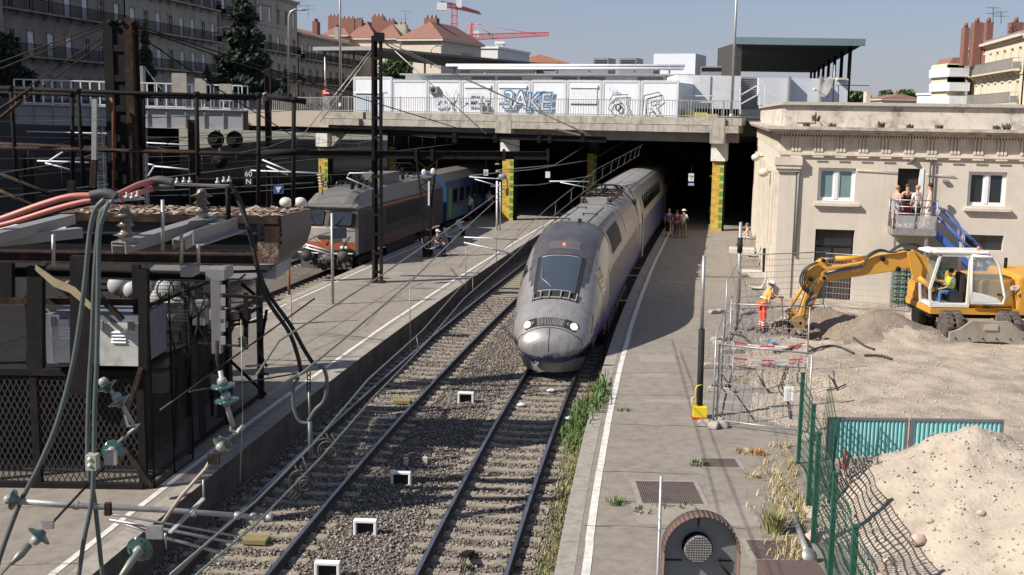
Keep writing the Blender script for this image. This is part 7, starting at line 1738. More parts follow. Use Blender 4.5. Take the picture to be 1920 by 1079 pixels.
# ================================================================== PEOPLE
def skel(verts, edges, radii, sub=1, root=0):
 me = bpy.data.meshes.new('sk'); me.from_pydata([tuple(v) for v in verts], edges, []); o = bpy.data.objects.new('sk', me); C.objects.link(o)
 md = o.modifiers.new('s', 'SKIN'); md.use_smooth_shade = True
 for i, r in enumerate(radii):
  d = me.skin_vertices[0].data[i]; d.radius = (r if isinstance(r, tuple) else (r, r)); d.use_root = (i == root)
 if sub: ms2 = o.modifiers.new('ss', 'SUBSURF'); ms2.levels = sub; ms2.render_levels = sub
 bpy.context.view_layer.update(); dg = bpy.context.evaluated_depsgraph_get()
 out = bpy.data.meshes.new_from_object(o.evaluated_get(dg)); bpy.data.objects.remove(o); return out
SHAD = {}
def cloth(name, col): return mat('cloth_' + name, col, .85, var=.12, scale=8, bump=.05)
def person(lab, loc, face, pose='stand', h=1.68, top=('white', (.6, .6, .6)), bottom=('navy', (.03, .04, .09)), dress=None, hair=(.06, .035, .02), group='people', hat=None, sleeve=True, shorts=False, extra=None, arms=None, lean=0, fat=1.0, skirt=False):
 """face = heading of the body in radians (0 looks along +Y); joints are laid out for the pose"""
 k = h / 1.72; t = thing('person', lab, 'person', tuple(loc), face, group)
 J = dict(pel=(0, 0, .95), spi=(0, 0, 1.10), che=(0, .01, 1.30), nek=(0, .0, 1.46), hd0=(0, .015, 1.535), hd1=(0, .02, 1.62), hd2=(0, .0, 1.70),
             shL=(-.17, 0, 1.41), elL=(-.24, -.02, 1.13), wrL=(-.25, .08, .90), haL=(-.25, .11, .83), hiL=(-.09, 0, .90), knL=(-.10, .02, .49), anL=(-.10, -.02, .09), toL=(-.11, .14, .03))
 if pose == 'sit':
  J.update(pel=(0, 0, .50), spi=(0, -.02, .66), che=(0, .02, .86), nek=(0, .04, 1.02), hd0=(0, .06, 1.095), hd1=(0, .07, 1.18), hd2=(0, .06, 1.26), shL=(-.17, .02, .97), elL=(-.22, .12, .73), wrL=(-.14, .36, .62), haL=(-.12, .43, .60),
                 hiL=(-.09, .02, .48), knL=(-.11, .44, .50), anL=(-.11, .44, .09), toL=(-.12, .60, .03))
 if pose == 'walk': J.update(knL=(-.10, .16, .50), anL=(-.10, .10, .10), toL=(-.11, .26, .05))
 for n in ('sh', 'el', 'wr', 'ha', 'hi', 'kn', 'an', 'to'): a = J[n + 'L']; J[n + 'R'] = (-a[0], a[1], a[2])
 if pose == 'walk': J.update(knR=(.10, .03, .49), anR=(.10, -.20, .12), toR=(.11, -.06, .03), wrR=(.25, .20, .95), haR=(.25, .25, .89))
 if arms: J.update(arms)
 if lean:                                   # bend the trunk forward about the hips
  c, s_ = math.cos(lean), math.sin(lean)
  for n in ('spi', 'che', 'nek', 'hd0', 'hd1', 'hd2', 'shL', 'shR') + (() if arms else ('elL', 'elR', 'wrL', 'wrR', 'haL', 'haR')):
   x, y, z = J[n]; z -= .95; J[n] = (x, y * c + z * s_, .95 + z * c - y * s_)
 J = {n: Vector(v) * k for n, v in J.items()}
 R = dict(pel=(.135, .10), spi=(.12, .09), che=(.145, .10), nek=.055, hd0=.062, hd1=(.082, .095), hd2=(.06, .07), sh=.062, el=.042, wr=.030, ha=(.036, .018), hi=.088, kn=.058, an=.040, to=(.042, .028))
 def r(n): v = R.get(n, R.get(n[:2])); v = v if isinstance(v, tuple) else (v, v); return (v[0] * k * fat, v[1] * k * fat)
 names = ['pel', 'spi', 'che', 'nek', 'hd0', 'hd1', 'hd2', 'shL', 'elL', 'wrL', 'haL', 'shR', 'elR', 'wrR', 'haR', 'hiL', 'knL', 'anL', 'toL', 'hiR', 'knR', 'anR', 'toR']
 E_ = [('pel', 'spi'), ('spi', 'che'), ('che', 'nek'), ('nek', 'hd0'), ('hd0', 'hd1'), ('hd1', 'hd2')] + [(a + s_, b_ + s_) for s_ in 'LR' for a, b_ in (('sh', 'el'), ('el', 'wr'), ('wr', 'ha'), ('hi', 'kn'), ('kn', 'an'), ('an', 'to'))] + [('che', 'shL'), ('che', 'shR'), ('pel', 'hiL'), ('pel', 'hiR')]
 vs = [J[n] for n in names]; rad = [r(n) for n in names]; ed = [(names.index(a), names.index(b_)) for a, b_ in E_]
 # fingers and thumb: short chains rooted in each palm
 for s_ in 'LR':
  hi_ = names.index('ha' + s_); d = (J['ha' + s_] - J['wr' + s_]).normalized(); sd_ = d.cross(V(1, 0, 0)); sd_ = sd_.normalized() if sd_.length > .1 else V(0, 1, 0)
  for q, (o_, ln) in enumerate(((-.028, .060), (-.010, .075), (.010, .070), (.028, .055))):
   a = J['ha' + s_] + sd_ * o_ * k + d * .03 * k; b_ = a + (d + V(0, .25, -.1)).normalized() * ln * k; vs += [a, b_]; rad += [(.010 * k, .010 * k), (.007 * k, .007 * k)]; ed += [(hi_, len(vs) - 2), (len(vs) - 2, len(vs) - 1)]
  a = J['wr' + s_].lerp(J['ha' + s_], .6) - sd_ * .04 * k; b_ = a + (d - sd_).normalized() * .04 * k; vs += [a, b_]; rad += [(.012 * k, .012 * k), (.009 * k, .009 * k)]; ed += [(hi_, len(vs) - 2), (len(vs) - 2, len(vs) - 1)]
 me = skel(vs, ed, rad); me.materials.clear(); me.materials.append(skin)
 b = bpy.data.objects.new('body', me); C.objects.link(b); b.parent = t
 def part(nm, ns, es, grow, m, rr=None):
  me = skel([J[n] if isinstance(n, str) else Vector(n) for n in ns], es, [tuple(q * grow for q in (rr[i] if rr and rr[i] else r(n))) for i, n in enumerate(ns)]); me.materials.clear(); me.materials.append(m)
  o = bpy.data.objects.new(nm, me); C.objects.link(o); o.parent = t; return o
 hm = (J['hd1'] + J['hd2']) / 2
 if dress:
  part('dress', ['pel', 'spi', 'che', 'shL', 'shR'], [(0, 1), (1, 2), (2, 3), (2, 4)], 1.12, cloth(*dress))
  g = MB(); kn = (J['knL'] + J['knR']) / 2; n_ = 14; L = []
  for f, rx in ((0, .155), (.4, .18), (.8, .205), (1.12, .225)): c_ = J['spi'].lerp(kn, f) if pose != 'sit' else J['pel'].lerp(kn, f * .9); L.append(g.pts([c_ + V(math.cos(2 * PI * j / n_) * rx * k, math.sin(2 * PI * j / n_) * rx * .72 * k, 0) for j in range(n_)]))
  g.smooth = True
  for a, b_ in zip(L, L[1:]):
   for j in range(n_): g.face((a + j, a + (j + 1) % n_, b_ + (j + 1) % n_, b_ + j))
  g.build('skirt', cloth(*dress), t, world=False)
 else:
  ns = ['pel', 'spi', 'che', 'shL', 'shR']; es = [(0, 1), (1, 2), (2, 3), (2, 4)]
  if sleeve:
   mids = [J['shL'].lerp(J['elL'], .75), J['shR'].lerp(J['elR'], .75)]; ns += mids; es += [(3, 5), (4, 6)]; part('shirt', ns, es, 1.14, cloth(*top), [None] * 5 + [(.05 * k, .05 * k)] * 2)
  else: part('top', ns, es, 1.10, cloth(*top))
  if skirt:
   g = MB(); kn = (J['knL'] + J['knR']) / 2; n_ = 14; L = []; g.smooth = True
   for f, rx in ((0, .14), (.3, .17), (1.0, .19), (1.5, .2)): c_ = J['pel'].lerp(kn, f); L.append(g.pts([c_ + V(math.cos(2 * PI * j / n_) * rx * k, math.sin(2 * PI * j / n_) * rx * .72 * k, .03) for j in range(n_)]))
   for a, b_ in zip(L, L[1:]):
    for j in range(n_): g.face((a + j, a + (j + 1) % n_, b_ + (j + 1) % n_, b_ + j))
   g.build('skirt', cloth(*bottom), t, world=False)
  else:
   end = [J['hiL'].lerp(J['knL'], .8), J['hiR'].lerp(J['knR'], .8)]
   if shorts: part('shorts', ['pel', 'hiL', 'hiR'] + end, [(0, 1), (0, 2), (1, 3), (2, 4)], 1.15, cloth(*bottom), [None] * 3 + [(.07 * k, .07 * k)] * 2)
   else: part('trousers', ['pel', 'hiL', 'knL', 'anL', 'hiR', 'knR', 'anR'], [(0, 1), (1, 2), (2, 3), (0, 4), (4, 5), (5, 6)], 1.22, cloth(*bottom))
 f_ = (J['hd1'] - J['nek']).normalized(); fw = V(0, 1, 0) if not lean else V(0, math.cos(lean), -math.sin(lean))
 g = MB(); g.ball(hm - fw * .022 * k + f_ * .012 * k, .102 * k, (.95, 1.0, .92), 10)
 g.build('hair', cloth('hair%d' % int(hair[0] * 1000), hair), t, world=False)
 for s_ in (-1, 1):
  MB().ball(J['hd1'] + fw * .083 * k + V(s_ * .032 * k, 0, 0) + f_ * .005, .011 * k, n=6).build('eye', black, b, world=False)
 MB().ball(J['hd1'] + fw * .098 * k - f_ * .022 * k, .014 * k, (1, 1.2, 1.4), 6).build('nose', skin, b, world=False)
 MB().ball(J['hd1'] + fw * .085 * k - f_ * .056 * k, .020 * k, (1.2, .4, .3), 6).build('mouth', mat('lip', (.42, .15, .12), .5, bump=0), b, world=False)
 for s_ in 'LR':
  MB().ball((J['an' + s_] + J['to' + s_]) / 2 - V(0, 0, .015 * k), .062 * k, (.8, 2.0, .8), 8).build('shoe', cloth('shoe', (.05, .04, .04)), t, world=False)
 if hat:
  g = MB(); g.lathe([(.125 * k, 0), (.12 * k, .05 * k), (.085 * k, .10 * k), (.0, .12 * k)], hm + f_ * .02 * k, f_, 16)
  if hat[2]: g.lathe([(.0, 0), (.19 * k, 0), (.19 * k, .01), (.0, .012)], hm + f_ * .02 * k, f_, 16)
  else: g.box(-.07 * k, .07 * k, .08 * k, .19 * k, -.01, .01, Matrix.Translation(hm + f_ * .03 * k))
  g.build('hat', mat('hat_' + hat[0], hat[1], .5, bump=0), t, world=False)
 return t, J
W = ('white', (.70, .70, .68))
pl_ = 'women talking on the metal landing'
def on_land(px, d): p = PL(px, 400, FO - fb * d, -fb); return V(p.x, p.y, LZ + .0)
person('woman in grey violet dress leaning on the left end of the landing rail', on_land(1680, 1.05), -1.2, dress=('lilac', (.36, .30, .36)), hair=(.42, .24, .10), group=pl_, h=1.62, arms=dict(wrL=(-.12, .30, 1.12), haL=(-.11, .36, 1.10)))
person('dark haired woman in black top and crimson skirt holding a hand to her mouth', on_land(1699, .7), 2.9, top=('black', (.02, .02, .02)), bottom=('crimson', (.25, .03, .08)), skirt=True, sleeve=False, group=pl_, h=1.66, arms=dict(elR=(.24, .06, 1.15), wrR=(.10, .2, 1.40), haR=(.06, .16, 1.47)))
person('blonde woman in white blouse and black skirt seen from behind at the doorway', on_land(1718, .75), .2, top=W, bottom=('black', (.02, .02, .02)), skirt=True, hair=(.40, .25, .12), group=pl_, h=1.62)
person('woman with dark hair and pale sleeveless dress standing at the stair end of the landing', on_land(1741, .6), 1.4, dress=('pale', (.55, .52, .50)), hair=(.03, .02, .015), group=pl_, h=1.70)
gp = 'three women walking away on the shaded platform'
p = P(1253, 443); person('woman in blue top and dark skirt, leftmost of the three walking on the shaded platform', p, -.2, 'walk', top=('blue', (.10, .18, .32)), bottom=('black', (.02, .02, .02)), skirt=True, hair=(.4, .36, .32), group=gp, h=1.6)
p = P(1268, 446); person('person in dark red top, middle of the three walking on the shaded platform', p, -.2, 'walk', top=('wine', (.22, .05, .05)), bottom=('brown', (.10, .06, .05)), group=gp, h=1.62)
p = P(1281, 446); t, J = person('woman in white top, pale cap and olive trousers, rightmost of the three walking', p, -.15, 'walk', top=W, bottom=('olive', (.25, .20, .09)), group=gp, hat=('cream', (.65, .6, .45), True), h=1.62)
MB().box(-.02, .12, -.2, -.1, 0, .28, Matrix.Translation(p + V(.18, 0, .85))).single('shoulder_bag', black, 'black shoulder bag worn by the rightmost walking woman', 'bag')
gi = 'people walking on the island platform'
p = P(880, 412); person('woman in white shirt and dark trousers, leftmost walker on the island platform', p, 2.9, 'walk', top=W, bottom=('denim', (.06, .07, .12)), group=gi)
p = P(892, 404); person('woman in bluish white top, second walker on the island platform', p, 2.9, 'walk', top=('ice', (.42, .46, .58)), bottom=('plum', (.18, .04, .1)), group=gi)
p = P(917, 402); person('woman in white top and crimson trousers, walker nearest the middle tiled column', p, 2.9, 'walk', top=W, bottom=('crimson', (.25, .03, .08)), hair=(.2, .12, .06), group=gi)
p = P(1334, 418); person('small figure in yellow coat beside the right tiled column', p, 2.6, top=('yellow', (.62, .50, .10)), bottom=('yellow', (.62, .50, .10)), hair=(.5, .4, .2), h=1.35, group='waiting people', skirt=True)
p = P(1250, 385); person('faint figure in grey standing beside the train in the dark', P(1250, 395), 2.8, top=('grey', (.25, .25, .27)), group='waiting people')
# ---- benches with shell seats
shellm = mat('seat_shell', (.50, .48, .43), .5, var=.12, dirt=.3, dirtcol=(.3, .27, .22))
def bench(loc, rz, n, lab, grp, m=shellm, block=True):
 t = thing('shell_bench', lab, 'bench', tuple(loc), rz, grp)
 if block: MB().box(-.32, .28, -.05, n * .6 + .05, 0, .36).build('plinth', concrete, t, world=False)
 else:
  MB().box(-.05, .05, 0, n * .6, .3, .38).build('beam', darksteel, t, world=False)
  for y in (.3, n * .6 - .3): MB().box(-.05, .05, y - .04, y + .04, 0, .3).build('leg', darksteel, t, world=False)
 for i in range(n):
  g = MB(); g.smooth = True; pr = [(-.34, .47), (-.30, .42), (-.1, .38), (.12, .38), (.22, .46), (.30, .64), (.36, .84), (.37, .88)]
  for off in (0, .03):
   pass
  def sf(a, b_, i=i):
   t_ = b_ * (len(pr) - 1); j = min(int(t_), len(pr) - 2); f = t_ - j; x = pr[j][0] + (pr[j + 1][0] - pr[j][0]) * f; z = pr[j][1] + (pr[j + 1][1] - pr[j][1]) * f; u = (a - .5) * 2
   return V(x - .03 * u * u * (b_ > .5), i * .6 + .3 + u * .26 * (1 - .15 * b_), z + .05 * abs(u) ** 3)
  g.grid(sf, 6, 14)
  k0 = len(g.v); o = g.build('seat_shell', m, t, world=False); sm_ = o.modifiers.new('thick', 'SOLIDIFY'); sm_.thickness = .03
 return t
gb = 'shell seat benches along the station wall'
b1 = P(1408, 462); b2 = P(1412, 497); b3 = P(1422, 560)
bench(b1, -.17, 1, 'farthest shell seat by the station wall, with a woman sitting on it', gb); bench(b2, -.17, 1, 'empty shell seat in the middle of the station wall row', gb); bench(P(1420, 562), -.17, 1, 'nearest empty shell seat behind the worker in orange', gb)
for px, py, lab in ((1390, 474, 'low pale concrete slab in front of the farthest shell seat'), (1410, 518, 'white concrete block between the wall seats')):
 p = P(px, py); MB().cbox(p + V(0, 0, .12), 1.3, .9, .24, rz=-.17).single('concrete_block', mat('pale_block', (.55, .51, .44), .9), lab, 'block', 'concrete blocks by the wall')
sit = person('woman in white vest sitting on the farthest wall seat looking left', b1 + V(-.15, .3, -.02), PI / 2 - .15, 'sit', top=W, bottom=('beige', (.5, .45, .4)), sleeve=False, shorts=True, hair=(.2, .07, .04), group='waiting people')
gi = 'benches on the island platform'
bench(P(812, 478), PI - .15, 2, 'pale bench behind the lattice post on the island platform', gi, mat('seat_grey', (.42, .44, .45), .5), False)
bench(P(845, 458), PI - .15, 1, 'middle pale shell seat on the island platform', gi, MT['seat_grey'], False); bench(P(872, 440), PI - .15, 2, 'farthest pale bench on the island platform', gi, MT['seat_grey'], False)
person('person in dark clothes and white cap on the island bench behind the lattice post', P(818, 480) + V(0, .2, 0), -PI / 2 - .6, 'sit', top=('black', (.02, .02, .02)), bottom=('navy', (.03, .04, .09)), group='waiting people', hat=('white', (.6, .6, .6), False))
# ---- worker with shovel
wp = P(1428, 622)
t, J = person('worker in orange shirt, red orange trousers and white helmet leaning on a shovel', wp, -PI / 2 + .25, top=('orange', (.95, .32, .04)), bottom=('redorange', (.85, .10, .05)), hair=(.1, .06, .04), hat=('helmet', (.75, .75, .75), False), h=1.72, group='workers', lean=.42,
              arms=dict(elL=(-.22, .42, 1.22), wrL=(-.12, .62, 1.14), haL=(-.08, .70, 1.12), elR=(.30, .05, 1.10), wrR=(.24, .16, .92), haR=(.22, .2, .86)))
g = MB()
for z, rx in ((1.02, .155), (1.14, .16)): pass
for s_ in (-.105, .105):
 for z in (.22, .30): MB().lathe([(.064, 0), (.066, .045)], (s_, -.01, z), n=14).build('reflective_band', mat('reflective', (.65, .66, .62), .3), t, world=False)
MB().lathe([(.175, 0), (.172, .05)], (0, .06, 1.10), (0, .4, 1), 18).build('reflective_band', MT['reflective'], t, world=False)
shv = thing('shovel', 'long handled shovel held upright by the worker beside the hole', 'shovel', tuple(P(1467, 625)))
hx = t.matrix_world if False else None
hd = Matrix.Translation(wp) @ Matrix.Rotation(-PI / 2 + .25, 4, 'Z') @ J['haL']
MB().tube([hd + V(.02, 0, .02), P(1468, 612) + V(0, 0, .15)], .018, 8).build('handle', mat('ash_wood', (.40, .24, .12), .6), shv)
p = P(1468, 618); MB().prism([(-.12, .28), (.12, .28), (.13, .08), (.0, -.04), (-.13, .08)], p + V(0, 0, 0), (1, 0, 0), (0, .2, 1), (0, 1, 0), .015).build('blade', greysteel, shv)
MB().bar(hd + V(-.06, 0, .03), hd + V(.1, 0, .03), .03).build('grip', MT['ash_wood'], shv)

# ================================================================== WHEELED EXCAVATOR
EY = 38.3; ex = thing('wheeled_excavator', 'yellow wheeled excavator with white cab digging beside the worker', 'excavator', (15.1, 38.0, 0))
exgrey = mat('blade_worn_steel', (.36, .32, .26), .6, .3, var=.3, scale=3, dirt=.6, dirtcol=(.42, .34, .24), dscale=2)
tyre = mat('dusty_tyre', (.07, .062, .055), .95, var=.3, dirt=.6, dirtcol=(.26, .20, .15), dscale=4)
def poly3(pts, Y, th, m, nm, par=ex):
 L = [Q(x, y, Y) for x, y in pts]; a = V(0, Y - th / 2, 0)
 o = MB().prism([(q.x, q.z) for q in L], a, (1, 0, 0), (0, 0, 1), (0, 1, 0), th).build(nm, m, par)
 bv = o.modifiers.new('b', 'BEVEL'); bv.width = .02; bv.segments = 2; return o
bm_ = poly3([(1541, 500), (1536, 514), (1546, 527), (1600, 518), (1662, 509), (1700, 501), (1718, 520), (1740, 545), (1756, 530), (1748, 505), (1732, 480), (1712, 469), (1690, 472), (1640, 479), (1612, 490), (1580, 496)], EY, .42, yellowm, 'boom')
poly3([(1700, 474), (1712, 468), (1730, 500), (1726, 530), (1712, 525), (1706, 500)], EY - .28, .1, yellowm, 'boom_bracket')
g = MB(); g.tube([Q(1566, 485, EY), Q(1625, 484, EY)], .085, 12).build('arm_cylinder', yellowm, bm_); MB().tube([Q(1540, 487, EY), Q(1566, 485, EY)], .045, 10).build('piston_rod', greysteel, bm_)
MB().tube([Q(1722, 520, EY - .3), Q(1752, 545, EY - .4)], .09, 10).build('lift_cylinder', yellowm, ex)
stk = poly3([(1529, 492), (1542, 483), (1550, 488), (1547, 506), (1541, 530), (1530, 556), (1520, 580), (1507, 612), (1494, 610), (1496, 590), (1507, 556), (1514, 534), (1506, 524), (1505, 512)], EY - .02, .30, yellowm, 'stick')
for px, py, r in ((1541, 487, .06), (1517, 522, .07), (1542, 520, .06), (1651, 484, .08), (1710, 478, .08), (1680, 503, .08), (1497, 604, .05)):
 MB().lathe([(.0, -.27), (r, -.27), (r, .27), (.0, .27)], Q(px, py, EY), (0, 1, 0), 14).build('pin', darksteel, ex)
for k in range(4):   # red and white warning stripes on the stick
 y0 = 552 + k * 6; poly3([(1518 - k * 2.2, y0 + 5), (1532 - k * 2.6, y0 - 2), (1530 - k * 2.6, y0 + 4), (1515 - k * 2.2, y0 + 11)], EY - .178, .008, red if k % 2 else whitepaint, 'warning_stripe', stk)
MB().tube([Q(1513, 525, EY - .05), Q(1485, 572, EY - .05)], .06, 10).build('bucket_cylinder', yellowm, ex); MB().tube([Q(1485, 572, EY - .05), Q(1478, 582, EY - .05)], .035, 8).build('piston_rod', greysteel, ex)
MB().bar(Q(1478, 580, EY), Q(1496, 600, EY), .12, .3).build('link', yellowm, ex)
bk = poly3([(1484, 592), (1500, 588), (1508, 604), (1505, 626), (1494, 634), (1482, 626), (1488, 612), (1478, 604)], EY - .02, .5, mat('bucket_worn', (.42, .26, .08), .5, .3, dirt=.6, dirtcol=(.3, .25, .2)), 'bucket')
g = MB()
for k in range(4): q = Q(1484, 626, EY - .25 + k * .15); g.bar(q, q + V(-.08, 0, -.12), .05)
g.build_split('bucket_tooth', greysteel, bk)
hs = mat('hydraulic_hose', (.025, .024, .024), .5, bump=0)
def hose(pts, Y, r=.028): L = spl([Q(x, y, Y) for x, y in pts]); MB().tube(L, r, 7).build('hydraulic_hose', hs, ex)
for k in range(3):
 hose([(1530 + k * 2, 492), (1508 + k * 3, 505), (1500 + k * 4, 528), (1512 + k * 3, 548), (1524 + k, 535), (1534, 520 + k * 2)], EY - .24 - k * .03)
 hose([(1545, 512 + k * 2), (1580, 503 + k * 2), (1615, 496 + k * 2), (1628, 478 + k * 3), (1650, 468 + k * 2), (1675, 474), (1690, 469), (1712, 470 + k)], EY - .24 - k * .03, .022)
 hose([(1664, 475), (1690, 462 - k * 2), (1712, 457 + k), (1735, 466 + k * 2), (1745, 485 + k * 3)], EY + .1 + k * .08)
 hose([(1525, 548), (1512 + k * 2, 565), (1510 - k, 590), (1502, 602)], EY - .22, .02)
MB().tube([Q(1550, 511, EY - .26), Q(1612, 499, EY - .26)], .02, 6).tube([Q(1550, 515, EY - .26), Q(1616, 502, EY - .26)], .02, 6).build('steel_pipes', greysteel, ex)
text_mesh('CAT', .14, mat('decal_white', (.8, .8, .78), .5), wallM(Q(1606, 508, EY - .213), (1, 0, .2), (-.2, 0, 1)), ex, 'boom_decal', ext=.002)
# upper structure
CYn = 37.35; X0, X1 = Q(1744, 540, CYn).x, Q(1819, 540, CYn).x; zt0, zb0 = 2.86, 1.02; CYf = CYn + 1.0
frw = mat('cab_white', (.70, .69, .65), .4, var=.06, dirt=.25, dirtcol=(.45, .4, .33), coat=.2)
cb_ = MB(); cb_.box(X0 + .1, X1, CYn, CYf, zb0, zb0 + .12); cab = cb_.build('cab', frw, ex)
g = MB()
for y in (CYn + .03, CYf - .03):
 g.bar((X0 + .06, y, zb0), (X0 + .0, y, zb0 + .6), .07).bar((X0, y, zb0 + .6), (X0 + .28, y, zt0 - .08), .08).bar((X1 - .04, y, zb0), (X1 - .04, y, zt0 - .06), .09)
g.bar((X0 + .28, CYn, zt0 - .12), (X0 + .28, CYf, zt0 - .12), .08).bar((X1, CYn + .03, zb0 + .06), (X0 + .1, CYn + .03, zb0 + .06), .1).bar((X1, CYn + .03, zt0 - .1), (X0 + .25, CYn + .03, zt0 - .1), .08)
g.build('cab_frame', frw, cab)
o = MB().box(X0 + .02, X1 + .55, CYn - .05, CYf + .05, zt0 - .06, zt0 + .04).build('cab_roof', frw, cab); bv = o.modifiers.new('b', 'BEVEL'); bv.width = .04; bv.segments = 3
MB().prism([(0, 0), (.35, .02), (.35, .1), (.05, .06)], (X0 - .14, CYn, zt0 - .03), (1, 0, 0), (0, 0, 1), (0, 1, 0), 1.0).build('visor', frw, cab)
clr = mat('clear_cab_glass', (.35, .40, .38), .05, alpha=.28, bump=0, spec=.8)
MB().quad((X0 + .02, CYn + .06, zb0 + .62), (X0 + .27, CYn + .06, zt0 - .14), (X0 + .27, CYf - .06, zt0 - .14), (X0 + .02, CYf - .06, zb0 + .62)).build('windscreen', clr, cab)
MB().quad((X0 + .06, CYf - .03, zb0 + .1), (X1, CYf - .03, zb0 + .1), (X1, CYf - .03, zt0 - .1), (X0 + .2, CYf - .03, zt0 - .1)).build('far_side_window', clr, cab)
MB().box(X1 - .55, X1 - .12, CYn + .25, CYn + .75, zb0 + .1, zb0 + .45).box(X1 - .22, X1 - .08, CYn + .25, CYn + .75, zb0 + .45, zb0 + 1.1).build('seat', blackm, cab)
MB().tube([(X0 + .35, CYn + .5, zb0 + .1), (X0 + .45, CYn + .5, zb0 + .7)], .04, 8).lathe([(.0, 0), (.2, 0), (.2, .03), (.0, .03)], (X0 + .46, CYn + .5, zb0 + .72), (.5, 0, 1), 16).box(X0 + .25, X0 + .6, CYn + .65, CYn + .9, zb0 + .1, zb0 + .75).build('controls', blackm, cab)
# door swung fully back
DX0, DX1 = X1 + .02, Q(1884, 540, CYn).x; DY = CYn - .12
dr_ = poly3([(1823, 480), (1862, 483), (1873, 497), (1884, 556), (1880, 571), (1821, 569)], DY, .02, clr, 'cab_door', cab)
def loopbar(pts, Y, r, m, nm, par): L = [Q(x, y, Y) for x, y in pts]; MB().tube(L + [L[0], L[1]], r, 8).build(nm, m, par)
loopbar([(1823, 480), (1862, 483), (1873, 497), (1884, 556), (1880, 571), (1821, 569)], DY, .05, frw, 'door_frame', dr_)
poly3([(1824, 548), (1845, 552), (1870, 560), (1880, 569), (1823, 568)], DY - .02, .03, frw, 'door_panel', dr_); MB().cbox(Q(1874, 553, DY - .05), .14, .04, .06).build('handle', black, dr_)
# body, engine hood, counterweight
BX1 = 18.3
o = MB().box(X1 + .02, BX1, CYn + .12, CYn + 2.4, 1.02, 1.95).build('engine_hood', yellowm, ex); bv = o.modifiers.new('b', 'BEVEL'); bv.width = .1; bv.segments = 3
o = MB().box(16.6, BX1 + .1, CYn - .02, CYn + 2.5, .86, 2.15).build('counterweight', yellowm, ex); bv = o.modifiers.new('b', 'BEVEL'); bv.width = .15; bv.segments = 3
o = MB().box(X0 + .05, BX1, CYn - .03, CYn + 2.4, .80, 1.0).build('chassis_skirt', yellowm, ex); MB().box(X0 + .1, BX1 - .2, CYn + .1, CYn + 2.3, .66, .8).build('turntable', darksteel, ex)
MB().box(X0 + .1, X1 + .3, CYf + .1, CYn + 2.4, 1.02, 1.6).build('tool_box', yellowm, ex)
MB().box(Q(1905, 560, CYn).x - .28, Q(1905, 560, CYn).x + .3, CYn - .03, CYn - .021, 1.30, 1.36)
text_mesh('314', .21, black, wallM((Q(1906, 555, CYn - .03).x, CYn - .026, Q(1906, 555, CYn - .03).z), (1, 0, 0), (0, 0, 1)), ex, 'number_decal', ext=.002, bold=1)
q = Q(1902, 540, CYn - .03); o = MB().prism([(-.16, -.02), (-.1, .07), (.1, .08), (.17, .0), (.08, -.08), (-.1, -.08)], q, (1, 0, 0), (0, 0, 1), (0, -1, 0), .004).build('round_decal', whitepaint, ex)
text_mesh('TPV', .10, red, wallM(q - V(0, .008, 0), (1, 0, 0), (0, 0, 1)), ex, 'decal_letters', ext=.001); text_mesh('JTB', .05, bluep, wallM(q - V(0, .012, .04), (1, 0, 0), (0, 0, 1)), ex, 'decal_letters', ext=.001)
MB().box(Q(1885, 556, CYn).x, Q(1891, 556, CYn).x, CYn - .03, CYn - .02, 1.4, 1.6).build('marking', whitepaint, ex)
MB().ball(V(17.2, CYn + .1, 2.2), .12, (1, 1, .6)).build('beacon_lamp', whitepaint, ex); MB().lathe([(.0, 0), (.05, 0), (.05, .12), (.0, .13)], (X1 + .3, CYn + .3, zt0 + .04), n=10).build('beacon', mat('amber', (.6, .2, .02), .3), ex)
MB().tube([(16.9, 39, 2.0), (16.9, 39, 2.5)], .06, 8).build('exhaust', darksteel, ex)
# undercarriage facing the camera
UX = 15.35
MB().box(UX - .5, UX + .5, 36.6, 39.8, .4, .66).box(UX - .25, UX + .25, 36.8, 39.6, .3, .4).build('undercarriage', exgrey, ex)
for wy in (37.05, 39.5):
 MB().tube([(UX - 1.1, wy, .5), (UX + 1.1, wy, .5)], .12, 10).build('axle', exgrey, ex)
 for sx in (-1, 1):
  for kk in (0, 1):
   x0 = UX + sx * (.78 + kk * .32); o = MB().lathe([(.22, -.13), (.40, -.14), (.47, -.11), (.49, -.05), (.49, .05), (.47, .11), (.40, .14), (.22, .13)], (x0, wy, .48), (1, 0, 0), 28).build('wheel', tyre, ex)
   g = MB()
   for q in range(18): a = 2 * PI * q / 18; g.cbox((x0, wy + .485 * math.cos(a), .48 + .485 * math.sin(a)), .24, .06, .02, M=Matrix.Rotation(a - PI / 2, 4, 'X'))
   g.build('tread_blocks', tyre, o); MB().lathe([(.0, -.06), (.22, -.06), (.22, .06), (.0, .06)], (x0, wy, .48), (1, 0, 0), 18).build('hub', mat('hub_dusty', (.35, .3, .24), .7), o)
BYy = 36.15
bl = MB().prism([(-1.28, .12), (-1.28, .42), (-.98, .52), (-.6, .80), (.6, .80), (.98, .52), (1.28, .42), (1.28, .12), (.9, .02), (.45, .14), (-.45, .14), (-.9, .02)], (UX, BYy, -.02), (1, 0, 0), (0, 0, 1), (0, 1, 0), .14).build('dozer_blade', exgrey, ex)
g = MB()
for sx in (-1, 1): g.bar((UX + sx * .45, BYy + .14, .35), (UX + sx * .45, 36.9, .5), .14)
g.build_split('blade_arm', exgrey, ex); MB().box(UX - .22, UX + .22, BYy - .04, BYy - .002, .50, .68).build('blade_plate', mat('plate_dusty', (.4, .35, .28), .7), bl)
for k in range(6): MB().ball((UX - 1.1 + k * .44, BYy - .01, .22), .03, n=6).build('bolt', darksteel, bl)
MB().box(X0 - .12, X0 - .02, CYn + .5, CYn + 1.2, .35, .8).build('step', darksteel, ex)
